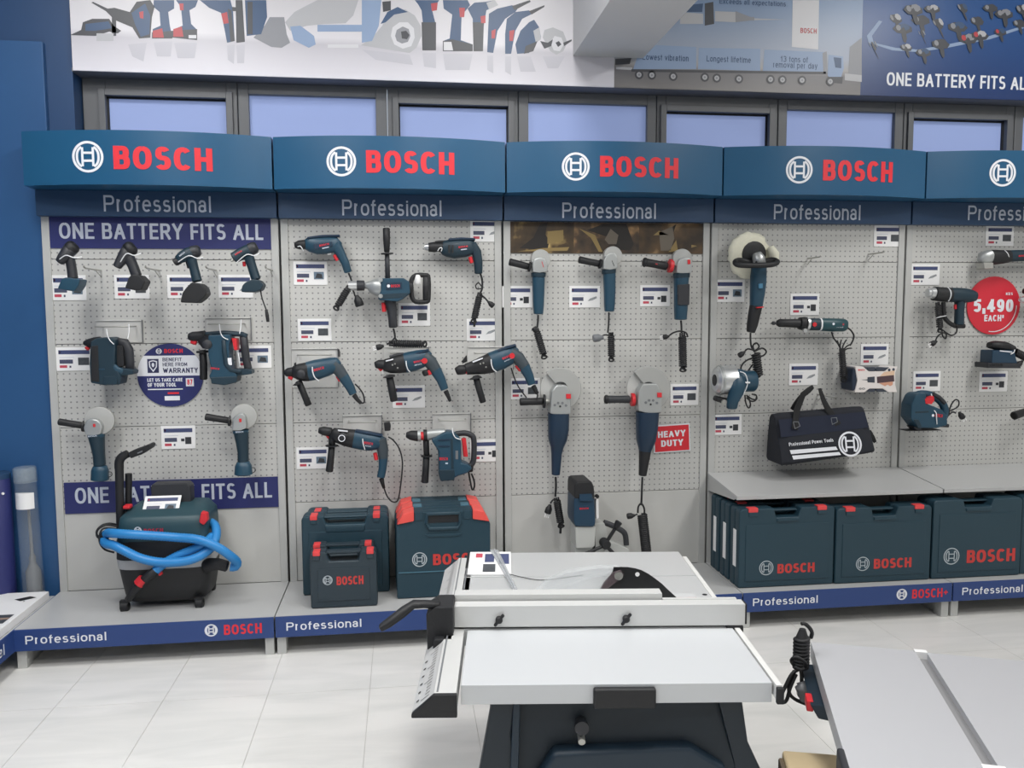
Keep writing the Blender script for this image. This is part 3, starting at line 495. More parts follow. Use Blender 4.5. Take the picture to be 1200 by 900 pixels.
PH = [blur_photo('sepia photo %d' % i, a, b_, c, s) for i, (a, b_, c, s) in enumerate((('#2a2018', '#4a3a26', '#c0a468', 9), ('#2b2420', '#51402f', '#b08a5c', 11), ('#2f2419', '#5a452c', '#b3936a', 8)))]
FIG = mat('photo silhouette', '#1f1b19', .5); FIGL = mat('photo highlight', '#8f7a4c', .5); FIGS = mat('photo steel', '#6b6358', .5)
for i in range(3): part('photo', B().box(W*i/3, W*(i+1)/3, -.002, .002, 0, H), PH[i], PS)
for mi, P in ((0, [(.06,.15),(.13,.5),(.16,.9),(.2,.98),(.19,.6),(.21,.4),(.2,.1)]), (1, [(.05,.05),(.3,.08),(.31,.2),(.18,.16)]), (1, [(.2,.3),(.28,.4),(.28,.75),(.2,.7)]), (0, [(.4,.75),(.48,.95),(.6,.98),(.64,.3),(.62,.1),(.56,.12),(.5,.55)]), (2, [(.49,.45),(.52,.8),(.56,.6),(.55,.3),(.51,.3)]), (1, [(.36,.8),(.44,.6),(.48,.05),(.46,.05),(.42,.5)]), (2, [(.78,.1),(.77,.7),(.84,.9),(.85,.5),(.83,.1)]), (1, [(.74,.6),(.77,.75),(.82,.62)]), (1, [(.82,.05),(.86,.45),(.87,.1)]), (0, [(.8,.7),(.86,.98),(.84,.6)]), (1, [(.94,.2),(.97,.26),(.94,.3)])): part('photo_subject', B().poly([(x*W, z*H) for x, z in P], -.0026-.00005*(mi > 0), mi), [FIG, FIGL, FIGS], PS, smooth=0)
PICS = [mat('card picture %d' % i, c, .5, vary=.6, bscale=70) for i, c in enumerate(('#555a60', '#a9aeb2', '#3c3f45', '#7c92a6'))]
def card(q, label, pic=0, rot=0., loc=None, tilt=0., y=-.008, W=None, H=None):
    if q: W, H = q[2]-q[0], q[3]-q[1]; loc = ((q[0]+q[2])/2, y, q[1])
    T = root('price_card', label, 'price card', loc, 'price cards'); T.rotation_euler = (tilt, rot, 0)
    part('sheet', B().box(-W/2, W/2, -.0015, .0015, 0, H), WHITE, T, bevel=.0008, seg=1)
    X0 = -W/2; b = B(); Y = -.0021
    R = lambda x0, x1, z0, z1, mi: b.poly([(X0+x0*W, z0*H), (X0+x1*W, z0*H), (X0+x1*W, z1*H), (X0+x0*W, z1*H)], Y, mi)
    R(.08, .92, .71, .88, 0); R(.1, .14, .76, .84, 4); R(.1, .46, .31, .48, 1); R(.1, .3, .13, .24, 2); R(.36, .41, .13, .22, 1)
    R(.1, .5, .56, .58, 5)
    if pic == 1: b.poly([(X0+.6*W, .3*H), (X0+.68*W, .42*H), (X0+.88*W, .52*H), (X0+.9*W, .44*H), (X0+.76*W, .34*H)], Y, 3)
    elif pic == 2: R(.58, .68, .32, .44, 3); R(.7, .88, .2, .5, 3)
    else: R(.6, .9, .24, .56, 3)
    if pic == 3: b.poly([(X0+.64*W, .3*H), (X0+.7*W, .5*H), (X0+.84*W, .46*H), (X0+.86*W, .28*H)], Y-.0002, 6)
    part('print', b, [CARDBLUE, CARDDARK, CARDRED, PICS[pic], LETRED, LETGREY, PICS[2]], T, smooth=0)
    return T
for q, lab, pic in (
 ((-0.9709, 1.4578, -0.8259, 1.5664), 'price card behind the first cordless driver from the left', 3), ((-0.7093, 1.4645, -0.5634, 1.5686), 'price card behind the second cordless driver from the left', 0),
 ((-0.488, 1.4659, -0.3416, 1.5689), 'price card behind the third cordless driver, beside its black battery', 0), ((-0.2705, 1.4673, -0.1218, 1.5692), 'price card behind the fourth cordless driver, the one with a wrist strap', 1),
 ((-0.965, 1.1508, -0.8118, 1.2536), 'price card left of the leftmost cordless rotary hammer', 0), ((-0.2036, 1.152, -0.0512, 1.2537), 'price card right of the rotary hammer beside the round warranty sticker', 3),
 ((-0.5392, 0.7942, -0.3928, 0.8994), 'price card between the two cordless angle grinders', 2),
 ((0.0561, 1.5239, 0.2043, 1.6287), 'price card under the chuckless corded drill', 3), ((0.0682, 1.2724, 0.2174, 1.3726), 'price card left of the hanging plug of the chuckless drill', 0),
 ((0.8517, 1.721, 0.9937, 1.8238), 'price card tucked under the sign band above the long-chucked drill', 1), ((0.5196, 1.3369, 0.6635, 1.4423), 'price card under the rear handle of the mixer drill', 0), ((0.8318, 1.2656, 0.9791, 1.3685), 'price card below the hanging cord of the long-chucked drill', 1),
 ((0.4863, 0.9589, 0.635, 1.064), 'price card below the middle rotary hammer with a black side handle', 1), ((0.0473, 0.6859, 0.1945, 0.7867), 'price card left of the lowest rotary hammer with a loose cord', 3), ((0.8427, 0.6972, 0.9899, 0.8027), 'price card right of the breaker hammer above the red-latched cases', 2),
 ((1.0298, 0.9888, 1.1759, 1.0896), 'price card left of the left large grinder, behind a drill handle', 0), ((0.9979, 1.4191, 1.1403, 1.5198), 'price card left of the leftmost small corded grinder', 2), ((1.3145, 1.4179, 1.4619, 1.5198), 'price card left of the middle small corded grinder', 1),
 ((1.6566, 1.4227, 1.8032, 1.5237), 'price card left of the small grinder with a red striped handle', 2), ((1.8111, 0.9456, 1.9522, 1.0492), 'price card above the red heavy duty sign', 0),
 ((2.0275, 1.4419, 2.1755, 1.5501), 'price card left of the polisher below its woolly pad', 3), ((2.8333, 1.7111, 2.9815, 1.8146), 'price card at the top right beside the two empty hooks', 0), ((2.4096, 1.3765, 2.5593, 1.4822), 'price card above the horizontal straight grinder', 2),
 ((2.7837, 1.1275, 2.931, 1.2335), 'price card resting above the white screwdriver box', 1), ((2.4117, 1.0333, 2.5625, 1.1406), 'price card above the handles of the black bag', 1), ((2.0257, 0.7968, 2.1735, 0.8976), 'price card below the short silver router motor', 2),
 ((3.0342, 1.5235, 3.1895, 1.6264), 'price card above the heat gun nozzle', 1), ((3.4301, 1.7167, 3.584, 1.8179), 'price card above the small angle tool in the rightmost bay', 0), ((3.0689, 0.9928, 3.217, 1.0939), 'price card above the teal jigsaw', 0), ((3.43, 0.9844, 3.5863, 1.0889), 'price card under the palm sander', 2)):
    card(q, lab, pic)
# round warranty sticker
q = (-0.6291, 0.9853, -0.3478, 1.2666); R_ = (q[2]-q[0])/2; RZ = (q[3]-q[1])/2
T = root('round_sticker', 'round navy and white warranty sticker in the leftmost bay', 'sticker', ((q[0]+q[2])/2, -.009, (q[1]+q[3])/2))
part('disc', B().lathe((0, .001, 0), (0, -1, 0), [(0, R_), (.003, R_)], 48), BANNER, T)
bd = [(R_*math.cos(a), R_*math.sin(a)) for a in [math.asin(-.02)+(math.asin(.62)-math.asin(-.02))*i/10 for i in range(11)]]
part('white_band', B().poly(bd+[(-x, z) for x, z in bd[::-1]], -.0028), WHITEP, T, smooth=0)
b = B(); text(b, 'BENEFIT', (-.22*R_, .44*R_, .36*R_, .55*R_), -.0034, .2); text(b, 'HERE FROM', (-.22*R_, .28*R_, .52*R_, .4*R_), -.0034, .2); text(b, 'WARRANTY', (-.22*R_, .07*R_, .84*R_, .23*R_), -.0034, .22)
b.poly([(-.68*R_, .08*R_), (-.34*R_, .08*R_), (-.34*R_, .52*R_), (-.68*R_, .52*R_)], -.0034)
part('dark_print', b, mat('sticker dark ink', '#2b2f55', .5), T, smooth=0)
b = B(); text(b, 'LET US TAKE CARE', (-.7*R_, -.2*R_, .36*R_, -.09*R_), -.0034, .26); text(b, 'OF YOUR TOOL', (-.7*R_, -.36*R_, .16*R_, -.24*R_), -.0034, .26)
b.poly([(-.7*R_, -.46*R_), (.36*R_, -.46*R_), (.36*R_, -.425*R_), (-.7*R_, -.425*R_)], -.0034)
b.poly([(.46*R_, -.36*R_), (.7*R_, -.36*R_), (.7*R_, -.1*R_), (.46*R_, -.1*R_)], -.0034); b.poly([(-.2*R_, -.8*R_), (.26*R_, -.8*R_), (.26*R_, -.66*R_), (-.2*R_, -.66*R_)], -.0034)
emblem(b, -.32*R_, .76*R_, .09*R_, -.0034, t=1.3)
sh = [(-.51+.11*x, .3+.15*z) for x, z in ((-1, .9), (0, 1.1), (1, .9), (.9, -.2), (0, -1.1), (-.9, -.2), (-1, .9))]
b.ribbon([(x*R_, z*R_) for x, z in sh], .035*R_, -.004, lambda a, c: (a, c)); b.disc(-.51*R_, .33*R_, .04*R_, .07*R_, -.004, n=12)
part('white_print', b, WHITEP, T, smooth=0)
b = B(); text(b, 'BOSCH', (-.16*R_, .7*R_, .4*R_, .83*R_), -.0034, .25); b.poly([(-.1*R_, -.6*R_), (.24*R_, -.6*R_), (.24*R_, -.54*R_), (-.1*R_, -.54*R_)], -.0034); text(b, '87', (.5*R_, -.31*R_, .66*R_, -.14*R_), -.0042, .22)
part('red_print', b, [LETRED], T, smooth=0)
# round price disc on the right
q = (3.3413, 1.275, 3.6319, 1.5658); RX, RZ = (q[2]-q[0])/2, (q[3]-q[1])/2
T = root('price_disc', 'large round red price disc beside the heat gun', 'sticker', ((q[0]+q[2])/2, -.012, (q[1]+q[3])/2))
b = B(); b.prism([(RX*math.cos(k*math.pi/24), RZ*math.sin(k*math.pi/24)) for k in range(48)], -.002, .002); part('disc', b, mat('signal red print', '#d22b3c', .45), T)
b = B(); text(b, '5,490', (-.76*RX, -.22*RZ, .74*RX, .22*RZ), -.003, .26); text(b, 'EACH*', (-.34*RX, -.54*RZ, .4*RX, -.32*RZ), -.003, .26); text(b, 'KES', (.44*RX, .36*RZ, .7*RX, .45*RZ), -.003, .22)
b.ribbon([(RX*.86*math.cos(math.radians(a)), RZ*.9*math.sin(math.radians(a))) for a in range(-100, 1, 5)], .028*RX, -.003, lambda a, c: (a, c))
part('print', b, WHITEP, T, smooth=0)
# heavy duty sign
q = (1.7312, 0.7156, 1.9146, 0.8509)
T = root('heavy_duty_sign', 'red square HEAVY DUTY sign beside the right large grinder', 'sign', (q[0], -.012, q[1])); T.rotation_euler = (0, math.radians(-2.5), 0); W, H = q[2]-q[0], q[3]-q[1]
part('border', B().box(0, W, -.002, .002, 0, H), WHITEP, T, bevel=.0015); part('face', B().box(W*.035, W*.965, -.0035, -.002, H*.045, H*.955), mat('sign red', '#d42a36', .45), T)
b = B(); text(b, 'HEAVY', (W*.12, H*.55, W*.87, H*.78), -.0042, .26); text(b, 'DUTY', (W*.2, H*.22, W*.8, H*.45), -.0042, .26); part('lettering', b, WHITEP, T, smooth=0)
# ---------------------------------------------------------------- tools on the pegboard
def hook(label, p, L, dz=.008):
    T = root('peg_hook', label, 'hook', p, 'peg hooks')
    part('wire_arm', B().tube([(0, -.004, 0), (0, -L*.93, 0), (0, -L, dz)], .0036, 8, 2), STEEL, T, smooth=60)
    part('lower_wire', B().tube([(0, -.004, -.03), (0, -L*.35, -.004)], .0022, 6, 1), STEEL, T, smooth=60)
    part('hook_plate', B().box(-.012, .012, -.004, 0, -.04, .01), STEEL, T, bevel=.001)
def bracket(label, x0, z0, x1, z1, d=.07, rail=.012):
    # pegboard tool holder: back plate with a folded lip and a wire rail that stands proud
    T = root('tool_holder', label, 'holder', (x0, -.008, z0), 'sheet tool holders'); W, H = x1-x0, z1-z0
    part('holder_plate', B().box(0, W, -.003, 0, 0, H), mat('holder grey', '#cfcfcc', .4), T, bevel=.001)
    part('lip', B().box(0, W, -.01, -.003, H-.004, H), mat('holder lip', '#dededb', .4), T, bevel=.001)
    part('rail', B().tube([(W*.15, -.002, H-.028), (W*.15, -d, H-.028), (W*.85, -d, H-.028), (W*.85, -.002, H-.028)], .003, 8, 1), STEEL, T, smooth=60)
    part('side_flange', B().box(W-.003, W, -.014, -.003, 0, H), GREY, T, bevel=.0008)
    return T
DR = 'cordless drivers along the top hooks'
# first cordless driver
hook('thin hook beside the first cordless driver from the left', (-0.7619, 0, 1.5873), .2)
T = root('cordless_driver', 'first cordless driver from the left, with a teal foot', 'driver', (-0.8059, -0.2, 1.619), DR)
LF(T, 'motor_housing', DARK, [(-0.0424, -0.0083, 0.0169, -0.02), (-0.0286, 0.0093, 0.0236, -0.015), (-0.0166, 0.0291, 0.0264, -0.005), (-0.0045, 0.0452, 0.0285)], kd=1, e=2.1)
LF(T, 'rear_cap', BLACK, [(-0.0062, 0.0452, 0.0292), (0.006, 0.0564, 0.0285), (0.0111, 0.0609, 0.0238)], kd=1, e=2)
LF(T, 'grip', DARK, [(-0.0096, 0.0069, 0.0177), (-0.0048, -0.0314, 0.0177), (-0.0018, -0.0733, 0.0184)], kd=1.2)
PR(T, 'foot', TEAL, [(-0.0487, -0.1187), (-0.0301, -0.0768), (-0.0133, -0.0715), (0.0419, -0.0785), (0.035, -0.1047), (0.0172, -0.1293)], -.045, .04, .006)
TB(T, 'cable_tie', TIE, [(-0.0493, -0.03, -0.0079), (-0.0097, -0.045, 0.0167), (0.0226, -0.045, 0.0076), (0.0479, -0.03, 0.0121)], .0022)
hook('thin hook beside the second cordless driver from the left', (-0.5198, 0, 1.5878), .2)
T = root('cordless_driver', 'second cordless driver from the left, all charcoal with a boxy foot', 'driver', (-0.5722, -0.2, 1.6093), DR)
LF(T, 'motor_housing', DARK, [(-0.0532, -0.0171, 0.0171, -0.02), (-0.0423, 0.0025, 0.0205, -0.015), (-0.0258, 0.0312, 0.0261, -0.005), (-0.0114, 0.0508, 0.0296)], kd=1, e=2.1)
LF(T, 'rear_cap', BLACK, [(-0.013, 0.0508, 0.0309), (-0.0008, 0.0614, 0.0309), (0.0061, 0.0667, 0.0258)], kd=1, e=2)
LF(T, 'grip', DARK, [(-0.0126, 0.021, 0.022), (0.0028, -0.0141, 0.02), (0.0147, -0.0528, 0.02)], kd=1.2)
PR(T, 'foot', BLACK, [(-0.0213, -0.1057), (-0.0043, -0.0634), (0.0081, -0.0493), (0.0385, -0.051), (0.0612, -0.0774), (0.0445, -0.1128), (0.0223, -0.1163)], -.045, .04, .006)
TB(T, 'cable_tie', TIE, [(-0.0412, -0.03, -0.0054), (-0.0081, -0.045, 0.0344), (0.0216, -0.045, 0.0276), (0.0442, -0.03, 0.0367)], .0022)
hook('thin hook beside the cordless driver with a black battery', (-0.2772, 0, 1.5883), .2)
T = root('cordless_driver', 'third cordless driver from the left, with a big black battery', 'driver', (-0.3251, -0.2, 1.5675), DR)
LF(T, 'chuck', BLACK, [(-0.0721, 0.0429, 0.0159, -0.02), (-0.056, 0.0521, 0.0173, -0.015)], kd=1, e=2)
LF(T, 'motor_housing', TEALD, [(-0.0594, 0.0539, 0.0187, -0.015), (-0.0431, 0.0666, 0.0243, -0.01), (-0.0212, 0.0797, 0.0272), (-0.0038, 0.0851, 0.0272)], kd=1, e=2.1)
LF(T, 'rear_cap', DARK, [(-0.0073, 0.0851, 0.0272), (0.0101, 0.0905, 0.0258), (0.0205, 0.0923, 0.0237)], kd=1, e=2)
LF(T, 'grip', TEALD, [(-0.01, 0.0568, 0.0209), (-0.0011, 0.0178, 0.0182), (0.0092, -0.032, 0.0203)], kd=1.2)
LF(T, 'trigger', BLACK, [(-0.0258, 0.0461, 0.0084), (-0.0216, 0.0213, 0.007)], kd=1.2)
PR(T, 'battery', BLACK, [(-0.0502, -0.1236), (-0.0409, -0.0836), (-0.0228, -0.0605), (-0.0014, -0.0391), (0.0329, -0.0452), (0.0496, -0.0605), (0.0566, -0.0881), (0.0411, -0.107), (0.0162, -0.1259)], -.05, .04, .006)
letter(T, (-0.0474, 0.0655), (-0.0262, 0.0815), .006, -.036, LETGREY)
TB(T, 'cable_tie', TIE, [(-0.0559, -0.03, 0.0442), (-0.0106, -0.045, 0.0689), (0.023, -0.045, 0.0586), (0.0435, -0.03, 0.0639)], .0022)
hook('thin hook beside the cordless driver with a wrist strap', (-0.034, 0, 1.5888), .2)
T = root('cordless_driver', 'fourth cordless driver from the left, with a dangling black wrist strap', 'driver', (-0.0885, -0.2, 1.5858), DR)
LF(T, 'bit_socket', STEEL, [(-0.0823, 0.0307, 0.0049, -0.02), (-0.0704, 0.038, 0.0063, -0.018)], kd=1, e=2)
LF(T, 'motor_housing', TEALD, [(-0.0707, 0.0453, 0.0231, -0.015), (-0.0491, 0.0583, 0.0253, -0.008), (-0.0187, 0.075, 0.0261), (-0.0045, 0.0804, 0.0254)], kd=1, e=2.1)
LF(T, 'rear_cap', DARK, [(-0.008, 0.0804, 0.0268), (0.0079, 0.0876, 0.0261), (0.0167, 0.0913, 0.0233)], kd=1, e=2)
LF(T, 'grip', TEALD, [(-0.0126, 0.0465, 0.0212), (-0.0015, 0.0072, 0.0191), (0.0127, -0.043, 0.0199)], kd=1.2)
LF(T, 'trigger', RED, [(-0.0341, 0.0285, 0.0071), (-0.0329, 0.0107, 0.0064)], kd=1.2)
PR(T, 'foot', TEALD, [(-0.0426, -0.0987), (-0.0372, -0.0718), (-0.0228, -0.0574), (0.0057, -0.0448), (0.0336, -0.0484), (0.0496, -0.0682), (0.0394, -0.0898), (0.0135, -0.0995)], -.045, .04, .006)
letter(T, (-0.0612, 0.0534), (-0.0345, 0.0696), .006, -.036, LETRED)
TB(T, 'cable_tie', TIE, [(-0.0599, -0.03, 0.0231), (-0.0157, -0.045, 0.0559), (0.0163, -0.045, 0.0525), (0.0349, -0.03, 0.0635)], .0022)
TB(T, 'wrist_strap', BLACK, [(0.0341, -0.03, -0.0799), (0.0398, -0.03, -0.1228), (0.0558, -0.03, -0.173)], .003); LF(T, 'strap_end', BLACK, [(0.0558, -0.173, 0.0057, -0.03), (0.0593, -0.1982, 0.0078, -0.03), (0.0614, -0.2234, 0.0064, -0.03)], kd=.5)
# cordless rotary hammers
bracket('tool holder above the leftmost cordless rotary hammer', *(-0.7922, 1.2723, -0.5963, 1.3715), d=.1)
T = root('rotary_hammer', 'leftmost cordless rotary hammer, dark and without a battery', 'rotary hammer', (-0.6997, -0.1, 1.2078), 'cordless rotary hammers')
LF(T, 'front_cone', BLACK, [(-0.113, 0.067, 0.0089), (-0.0975, 0.0668, 0.0177), (-0.0733, 0.0666, 0.0248), (-0.0492, 0.0646, 0.0302)], kd=1, e=2.1)
LF(T, 'red_collar', RED, [(-0.1034, 0.0505, 0.0092), (-0.0953, 0.0395, 0.0078)], kd=1)
PR(T, 'motor_body', TEALD, [(-0.0695, 0.0739), (-0.0446, 0.0901), (0.0109, 0.0922), (0.0313, 0.0803), (0.0228, -0.037), (0.0474, -0.0742), (0.0406, -0.1099), (-0.0233, -0.1118), (-0.0774, -0.1007), (-0.0788, -0.0174)], -.05, .045, .006)
LF(T, 'rear_grip', DARK, [(0.0239, 0.0712, 0.0178), (0.0516, 0.0655, 0.0214), (0.066, 0.036, 0.0208), (0.0694, -0.0082, 0.0186), (0.0695, -0.0487, 0.018)], kd=.9)
LF(T, 'side_rib', TEAL, [(-0.0025, 0.0745, 0.0141, -0.035), (0.0019, 0.0203, 0.0159, -0.04), (0.0085, -0.027, 0.0163, -0.04), (0.0282, -0.0491, 0.0163, -0.04), (0.0558, -0.0575, 0.0142, -0.03)], kd=.6)
PR(T, 'handle_gap', BLACK, [(0.0217, 0.0584), (0.0528, 0.0545), (0.0545, -0.0301), (0.0261, -0.0407)], -.03, .02, .003); PR(T, 'front_panel', BLACK, [(-0.0686, 0.0556), (-0.0391, 0.059), (-0.0408, -0.0987), (-0.0736, -0.0927)], -.053, .03, .004); PR(T, 'vent_rib', TEAL, [(-0.04, -0.0399), (-0.0174, -0.0402), (-0.0176, -0.0457), (-0.0402, -0.0454)], -.053, -.045, 0); PR(T, 'front_foot_block', TEALD, [(-0.0216, -0.0732), (0.0248, -0.072), (0.0344, -0.0925), (0.0302, -0.1097), (-0.0222, -0.11)], -.055, .03, .003); PR(T, 'battery_foot', TEALD, [(0.0401, -0.0409), (0.0819, -0.0441), (0.0956, -0.0527), (0.0915, -0.0674), (0.0387, -0.0741)], -.04, .035, .004)
TB(T, 'cable_tie', TIE, [(-0.0155, -0.01, 0.1247), (-0.0015, -0.045, 0.1), (0.0128, -0.06, 0.0788), (0.0258, -0.055, 0.0623)], .0022); TB(T, 'cable_tie', TIE, [(0.0755, -0.01, 0.1459), (0.081, -0.03, 0.1135), (0.0805, -0.05, 0.0851)], .0022)
bracket('tool holder above the cordless rotary hammer with a side handle', *(-0.3281, 1.2795, -0.1331, 1.3803), d=.1)
T = root('rotary_hammer', 'cordless rotary hammer with a black side handle right of the round sticker', 'rotary hammer', (-0.2255, -0.1, 1.2098), 'cordless rotary hammers')
LF(T, 'chuck', BLACK, [(-0.156, 0.0888, 0.0152), (-0.14, 0.0887, 0.0218), (-0.1115, 0.0903, 0.0218), (-0.0901, 0.0901, 0.0254)], kd=1, e=2.1)
LF(T, 'red_collar', RED, [(-0.1461, 0.0684, 0.0109), (-0.1267, 0.0626, 0.0116)], kd=1)
LF(T, 'gear_housing', BLACK, [(-0.1048, 0.0791, 0.0218), (-0.0909, 0.0679, 0.0327), (-0.0587, 0.0676, 0.0346)], kd=1)
part('mode_dial', B().lathe((-0.0695, -0.045, 0.0564), (0, -1, 0), [(0, .02), (.012, .02), (.016, .015)], 20), DARK, T)
PR(T, 'motor_body', TEAL, [(-0.0649, 0.0955), (0.0273, 0.0984), (0.0277, 0.078), (0.0197, 0.052), (0.0178, -0.0077), (0.0273, -0.0489), (0.0515, -0.0819), (-0.0038, -0.1159), (-0.0542, -0.1152), (-0.0674, -0.0802), (-0.0559, -0.059), (-0.0679, 0.0093)], -.05, .045, .005)
LF(T, 'top_rail', TEALD, [(-0.0898, 0.0994, 0.0091), (-0.011, 0.1032, 0.0117), (0.068, 0.097, 0.0117), (0.0858, 0.0887, 0.011)], kd=1.6)
LF(T, 'rear_grip', DARK, [(0.073, 0.0851, 0.0169), (0.0769, 0.0365, 0.0176), (0.0808, -0.0121, 0.0162), (0.0886, -0.0535, 0.017)], kd=1)
PR(T, 'red_switch', RED, [(0.0271, 0.0817), (0.0483, 0.0797), (0.0496, 0.0293), (0.037, 0.0295)], -.03, .03, .002)
PR(T, 'foot', TEALD, [(0.0127, -0.0525), (0.0923, -0.0524), (0.1102, -0.0602), (0.1097, -0.0752), (0.0515, -0.0819), (0.0048, -0.0748)], -.04, .035, .004)
PR(T, 'battery', TEALD, [(-0.0622, -0.0851), (0.0504, -0.0819), (0.047, -0.1092), (-0.004, -0.1216), (-0.0577, -0.1132)], -.054, .05, .005)
LF(T, 'side_handle', BLACK, [(-0.1012, 0.0272, 0.0153), (-0.0995, -0.0249, 0.0164), (-0.1013, -0.0957, 0.0165)], kd=1, e=2); LF(T, 'handle_flange', BLACK, [(-0.103, 0.0272, 0.0255), (-0.1026, 0.0179, 0.0255)], kd=1, e=2, rnd=(0, 0))
letter(T, (-0.0592, -0.0497), (-0.0234, -0.0539), .008, -.052)
TB(T, 'cable_tie', TIE, [(0.0531, -0.03, 0.0195), (0.0581, -0.035, -0.0137), (0.059, -0.03, -0.0437)], .0024); TB(T, 'cable_tie', TIE, [(-0.0255, -0.01, 0.1416), (-0.0151, -0.04, 0.1053), (-0.0003, -0.055, 0.0854), (0.0189, -0.055, 0.0761)], .0022); TB(T, 'cable_tie', TIE, [(0.0653, 0, 0.1614), (0.0662, -0.02, 0.1301), (0.0637, -0.04, 0.101)], .0022)
LF(T, 'side_rib', TEALD, [(-0.0017, 0.0724, 0.0086, -0.05), (0.0007, 0.0211, 0.0094, -0.053), (0.0061, -0.0304, 0.0094, -0.053), (0.026, -0.0567, 0.0087, -0.05), (0.0641, -0.0631, 0.008, -0.045)], kd=.5); PR(T, 'white_marking', WHITEP, [(0.0071, -0.0038), (0.0288, -0.0022), (0.0295, -0.034), (0.0151, -0.0338)], -.0515, -.0495, 0)
# cordless angle grinders
def grinder(T, disc, head, handle, flange, r_disc, spot=None, hk=BLACK, teal=None, guard=True):
    pass
T = root('angle_grinder', 'left cordless angle grinder above the black vacuum tube', 'angle grinder', (-0.784, -0.1, 0.877), 'cordless angle grinders')
part('guard_disc', B().lathe((0.0178, 0.012, 0.0612), (.12, -1, .1), [(0, .058), (.004, .06), (.018, .06), (.02, .055)], 36), DISC, T)
part('disc_rim', B().lathe((0.0164, 0.016, 0.0607), (.12, -1, .1), [(0, .062), (.006, .0625), (.01, .061)], 36), STEEL, T)
PR(T, 'gear_head', SILVER, [(-0.0247, 0.0692), (-0.0001, 0.0761), (0.0241, 0.0718), (0.0403, 0.0437), (0.0335, 0.0078), (0.0001, 0.0019), (-0.0311, 0.0056), (-0.0373, 0.038)], -.035, .03, .008)
PR(T, 'red_button', RED, [(0.0042, 0.0537), (0.0136, 0.0543), (0.0137, 0.0405), (0.0046, 0.04)], -.0375, -.03, .001)
LF(T, 'side_handle', BLACK, [(-0.1444, 0.0614, 0.0153), (-0.1085, 0.0543, 0.0146), (-0.0536, 0.0439, 0.015)], kd=1, e=2); LF(T, 'handle_flange', BLACK, [(-0.0485, 0.0419, 0.0258), (-0.0406, 0.0406, 0.0251)], kd=1, e=2, rnd=(0, 0))
LF(T, 'collar', TEAL, [(0.003, 0.0055, 0.0345), (0.0032, -0.0075, 0.0338)], kd=.9, rnd=(.3, .3)); LF(T, 'grip_body', TEALD, [(0.0033, -0.0038, 0.0324), (0.0069, -0.0411, 0.0281), (0.0101, -0.0859, 0.0242), (0.0116, -0.1308, 0.0239)], kd=1, rnd=(0, 0))
LF(T, 'battery_mount', TEAL, [(0.0115, -0.1346, 0.0271), (0.0113, -0.1533, 0.0347), (0.0095, -0.1945, 0.0362)], kd=.9, rnd=(.5, .6)); TB(T, 'hanging_loop', BLACK, [(0.0436, 0, -0.1617), (0.0575, 0, -0.164), (0.0587, 0, -0.1772), (0.0443, 0, -0.1861)], .0018)
letter(T, (-0.0176, -0.0033), (0.0174, -0.0004), .007, -.036, LETGREY)
T = root('angle_grinder', 'right cordless angle grinder above the words FITS ALL', 'angle grinder', (-0.1745, -0.1, 0.8814), 'cordless angle grinders')
part('guard_disc', B().lathe((0.0107, 0.012, 0.0627), (.12, -1, .1), [(0, .052), (.004, .055), (.018, .055), (.02, .05)], 36), DISC, T)
part('disc_rim', B().lathe((0.01, 0.016, 0.0623), (.12, -1, .1), [(0, .057), (.006, .0575), (.01, .056)], 36), STEEL, T)
PR(T, 'gear_head', SILVER, [(-0.0289, 0.0632), (-0.0085, 0.076), (0.0117, 0.0843), (0.0258, 0.0677), (0.0297, 0.0168), (0.0001, 0.0038), (-0.0362, 0.0065)], -.035, .03, .008)
PR(T, 'red_button', RED, [(-0.0018, 0.0588), (0.0084, 0.0593), (0.0087, 0.0438), (-0.0012, 0.0433)], -.0375, -.03, .001)
LF(T, 'side_handle', BLACK, [(-0.148, 0.0656, 0.0158), (-0.1033, 0.0572, 0.0148), (-0.053, 0.0474, 0.0148)], kd=1, e=2); LF(T, 'handle_flange', BLACK, [(-0.0512, 0.0466, 0.0244), (-0.0429, 0.0453, 0.0237)], kd=1, e=2, rnd=(0, 0))
LF(T, 'collar', TEAL, [(-0.0035, 0.0039, 0.0349), (-0.0032, -0.0094, 0.0335)], kd=.9, rnd=(.3, .3)); LF(T, 'grip_body', TEALD, [(-0.0019, -0.0038, 0.032), (0.0021, -0.0495, 0.0276), (0.0043, -0.0952, 0.0239), (0.003, -0.1372, 0.0239)], kd=1, rnd=(0, 0))
LF(T, 'battery_mount', TEAL, [(0.003, -0.1372, 0.0269), (0.0035, -0.1563, 0.0366), (0.0024, -0.1927, 0.0393)], kd=.9, rnd=(.5, .6)); TB(T, 'hanging_loop', BLACK, [(0.0388, 0, -0.165), (0.0515, 0, -0.1673), (0.053, 0, -0.1808), (0.0398, 0, -0.19)], .0018)
letter(T, (-0.0183, -0.0034), (0.0145, -0.0022), .007, -.036, LETGREY)
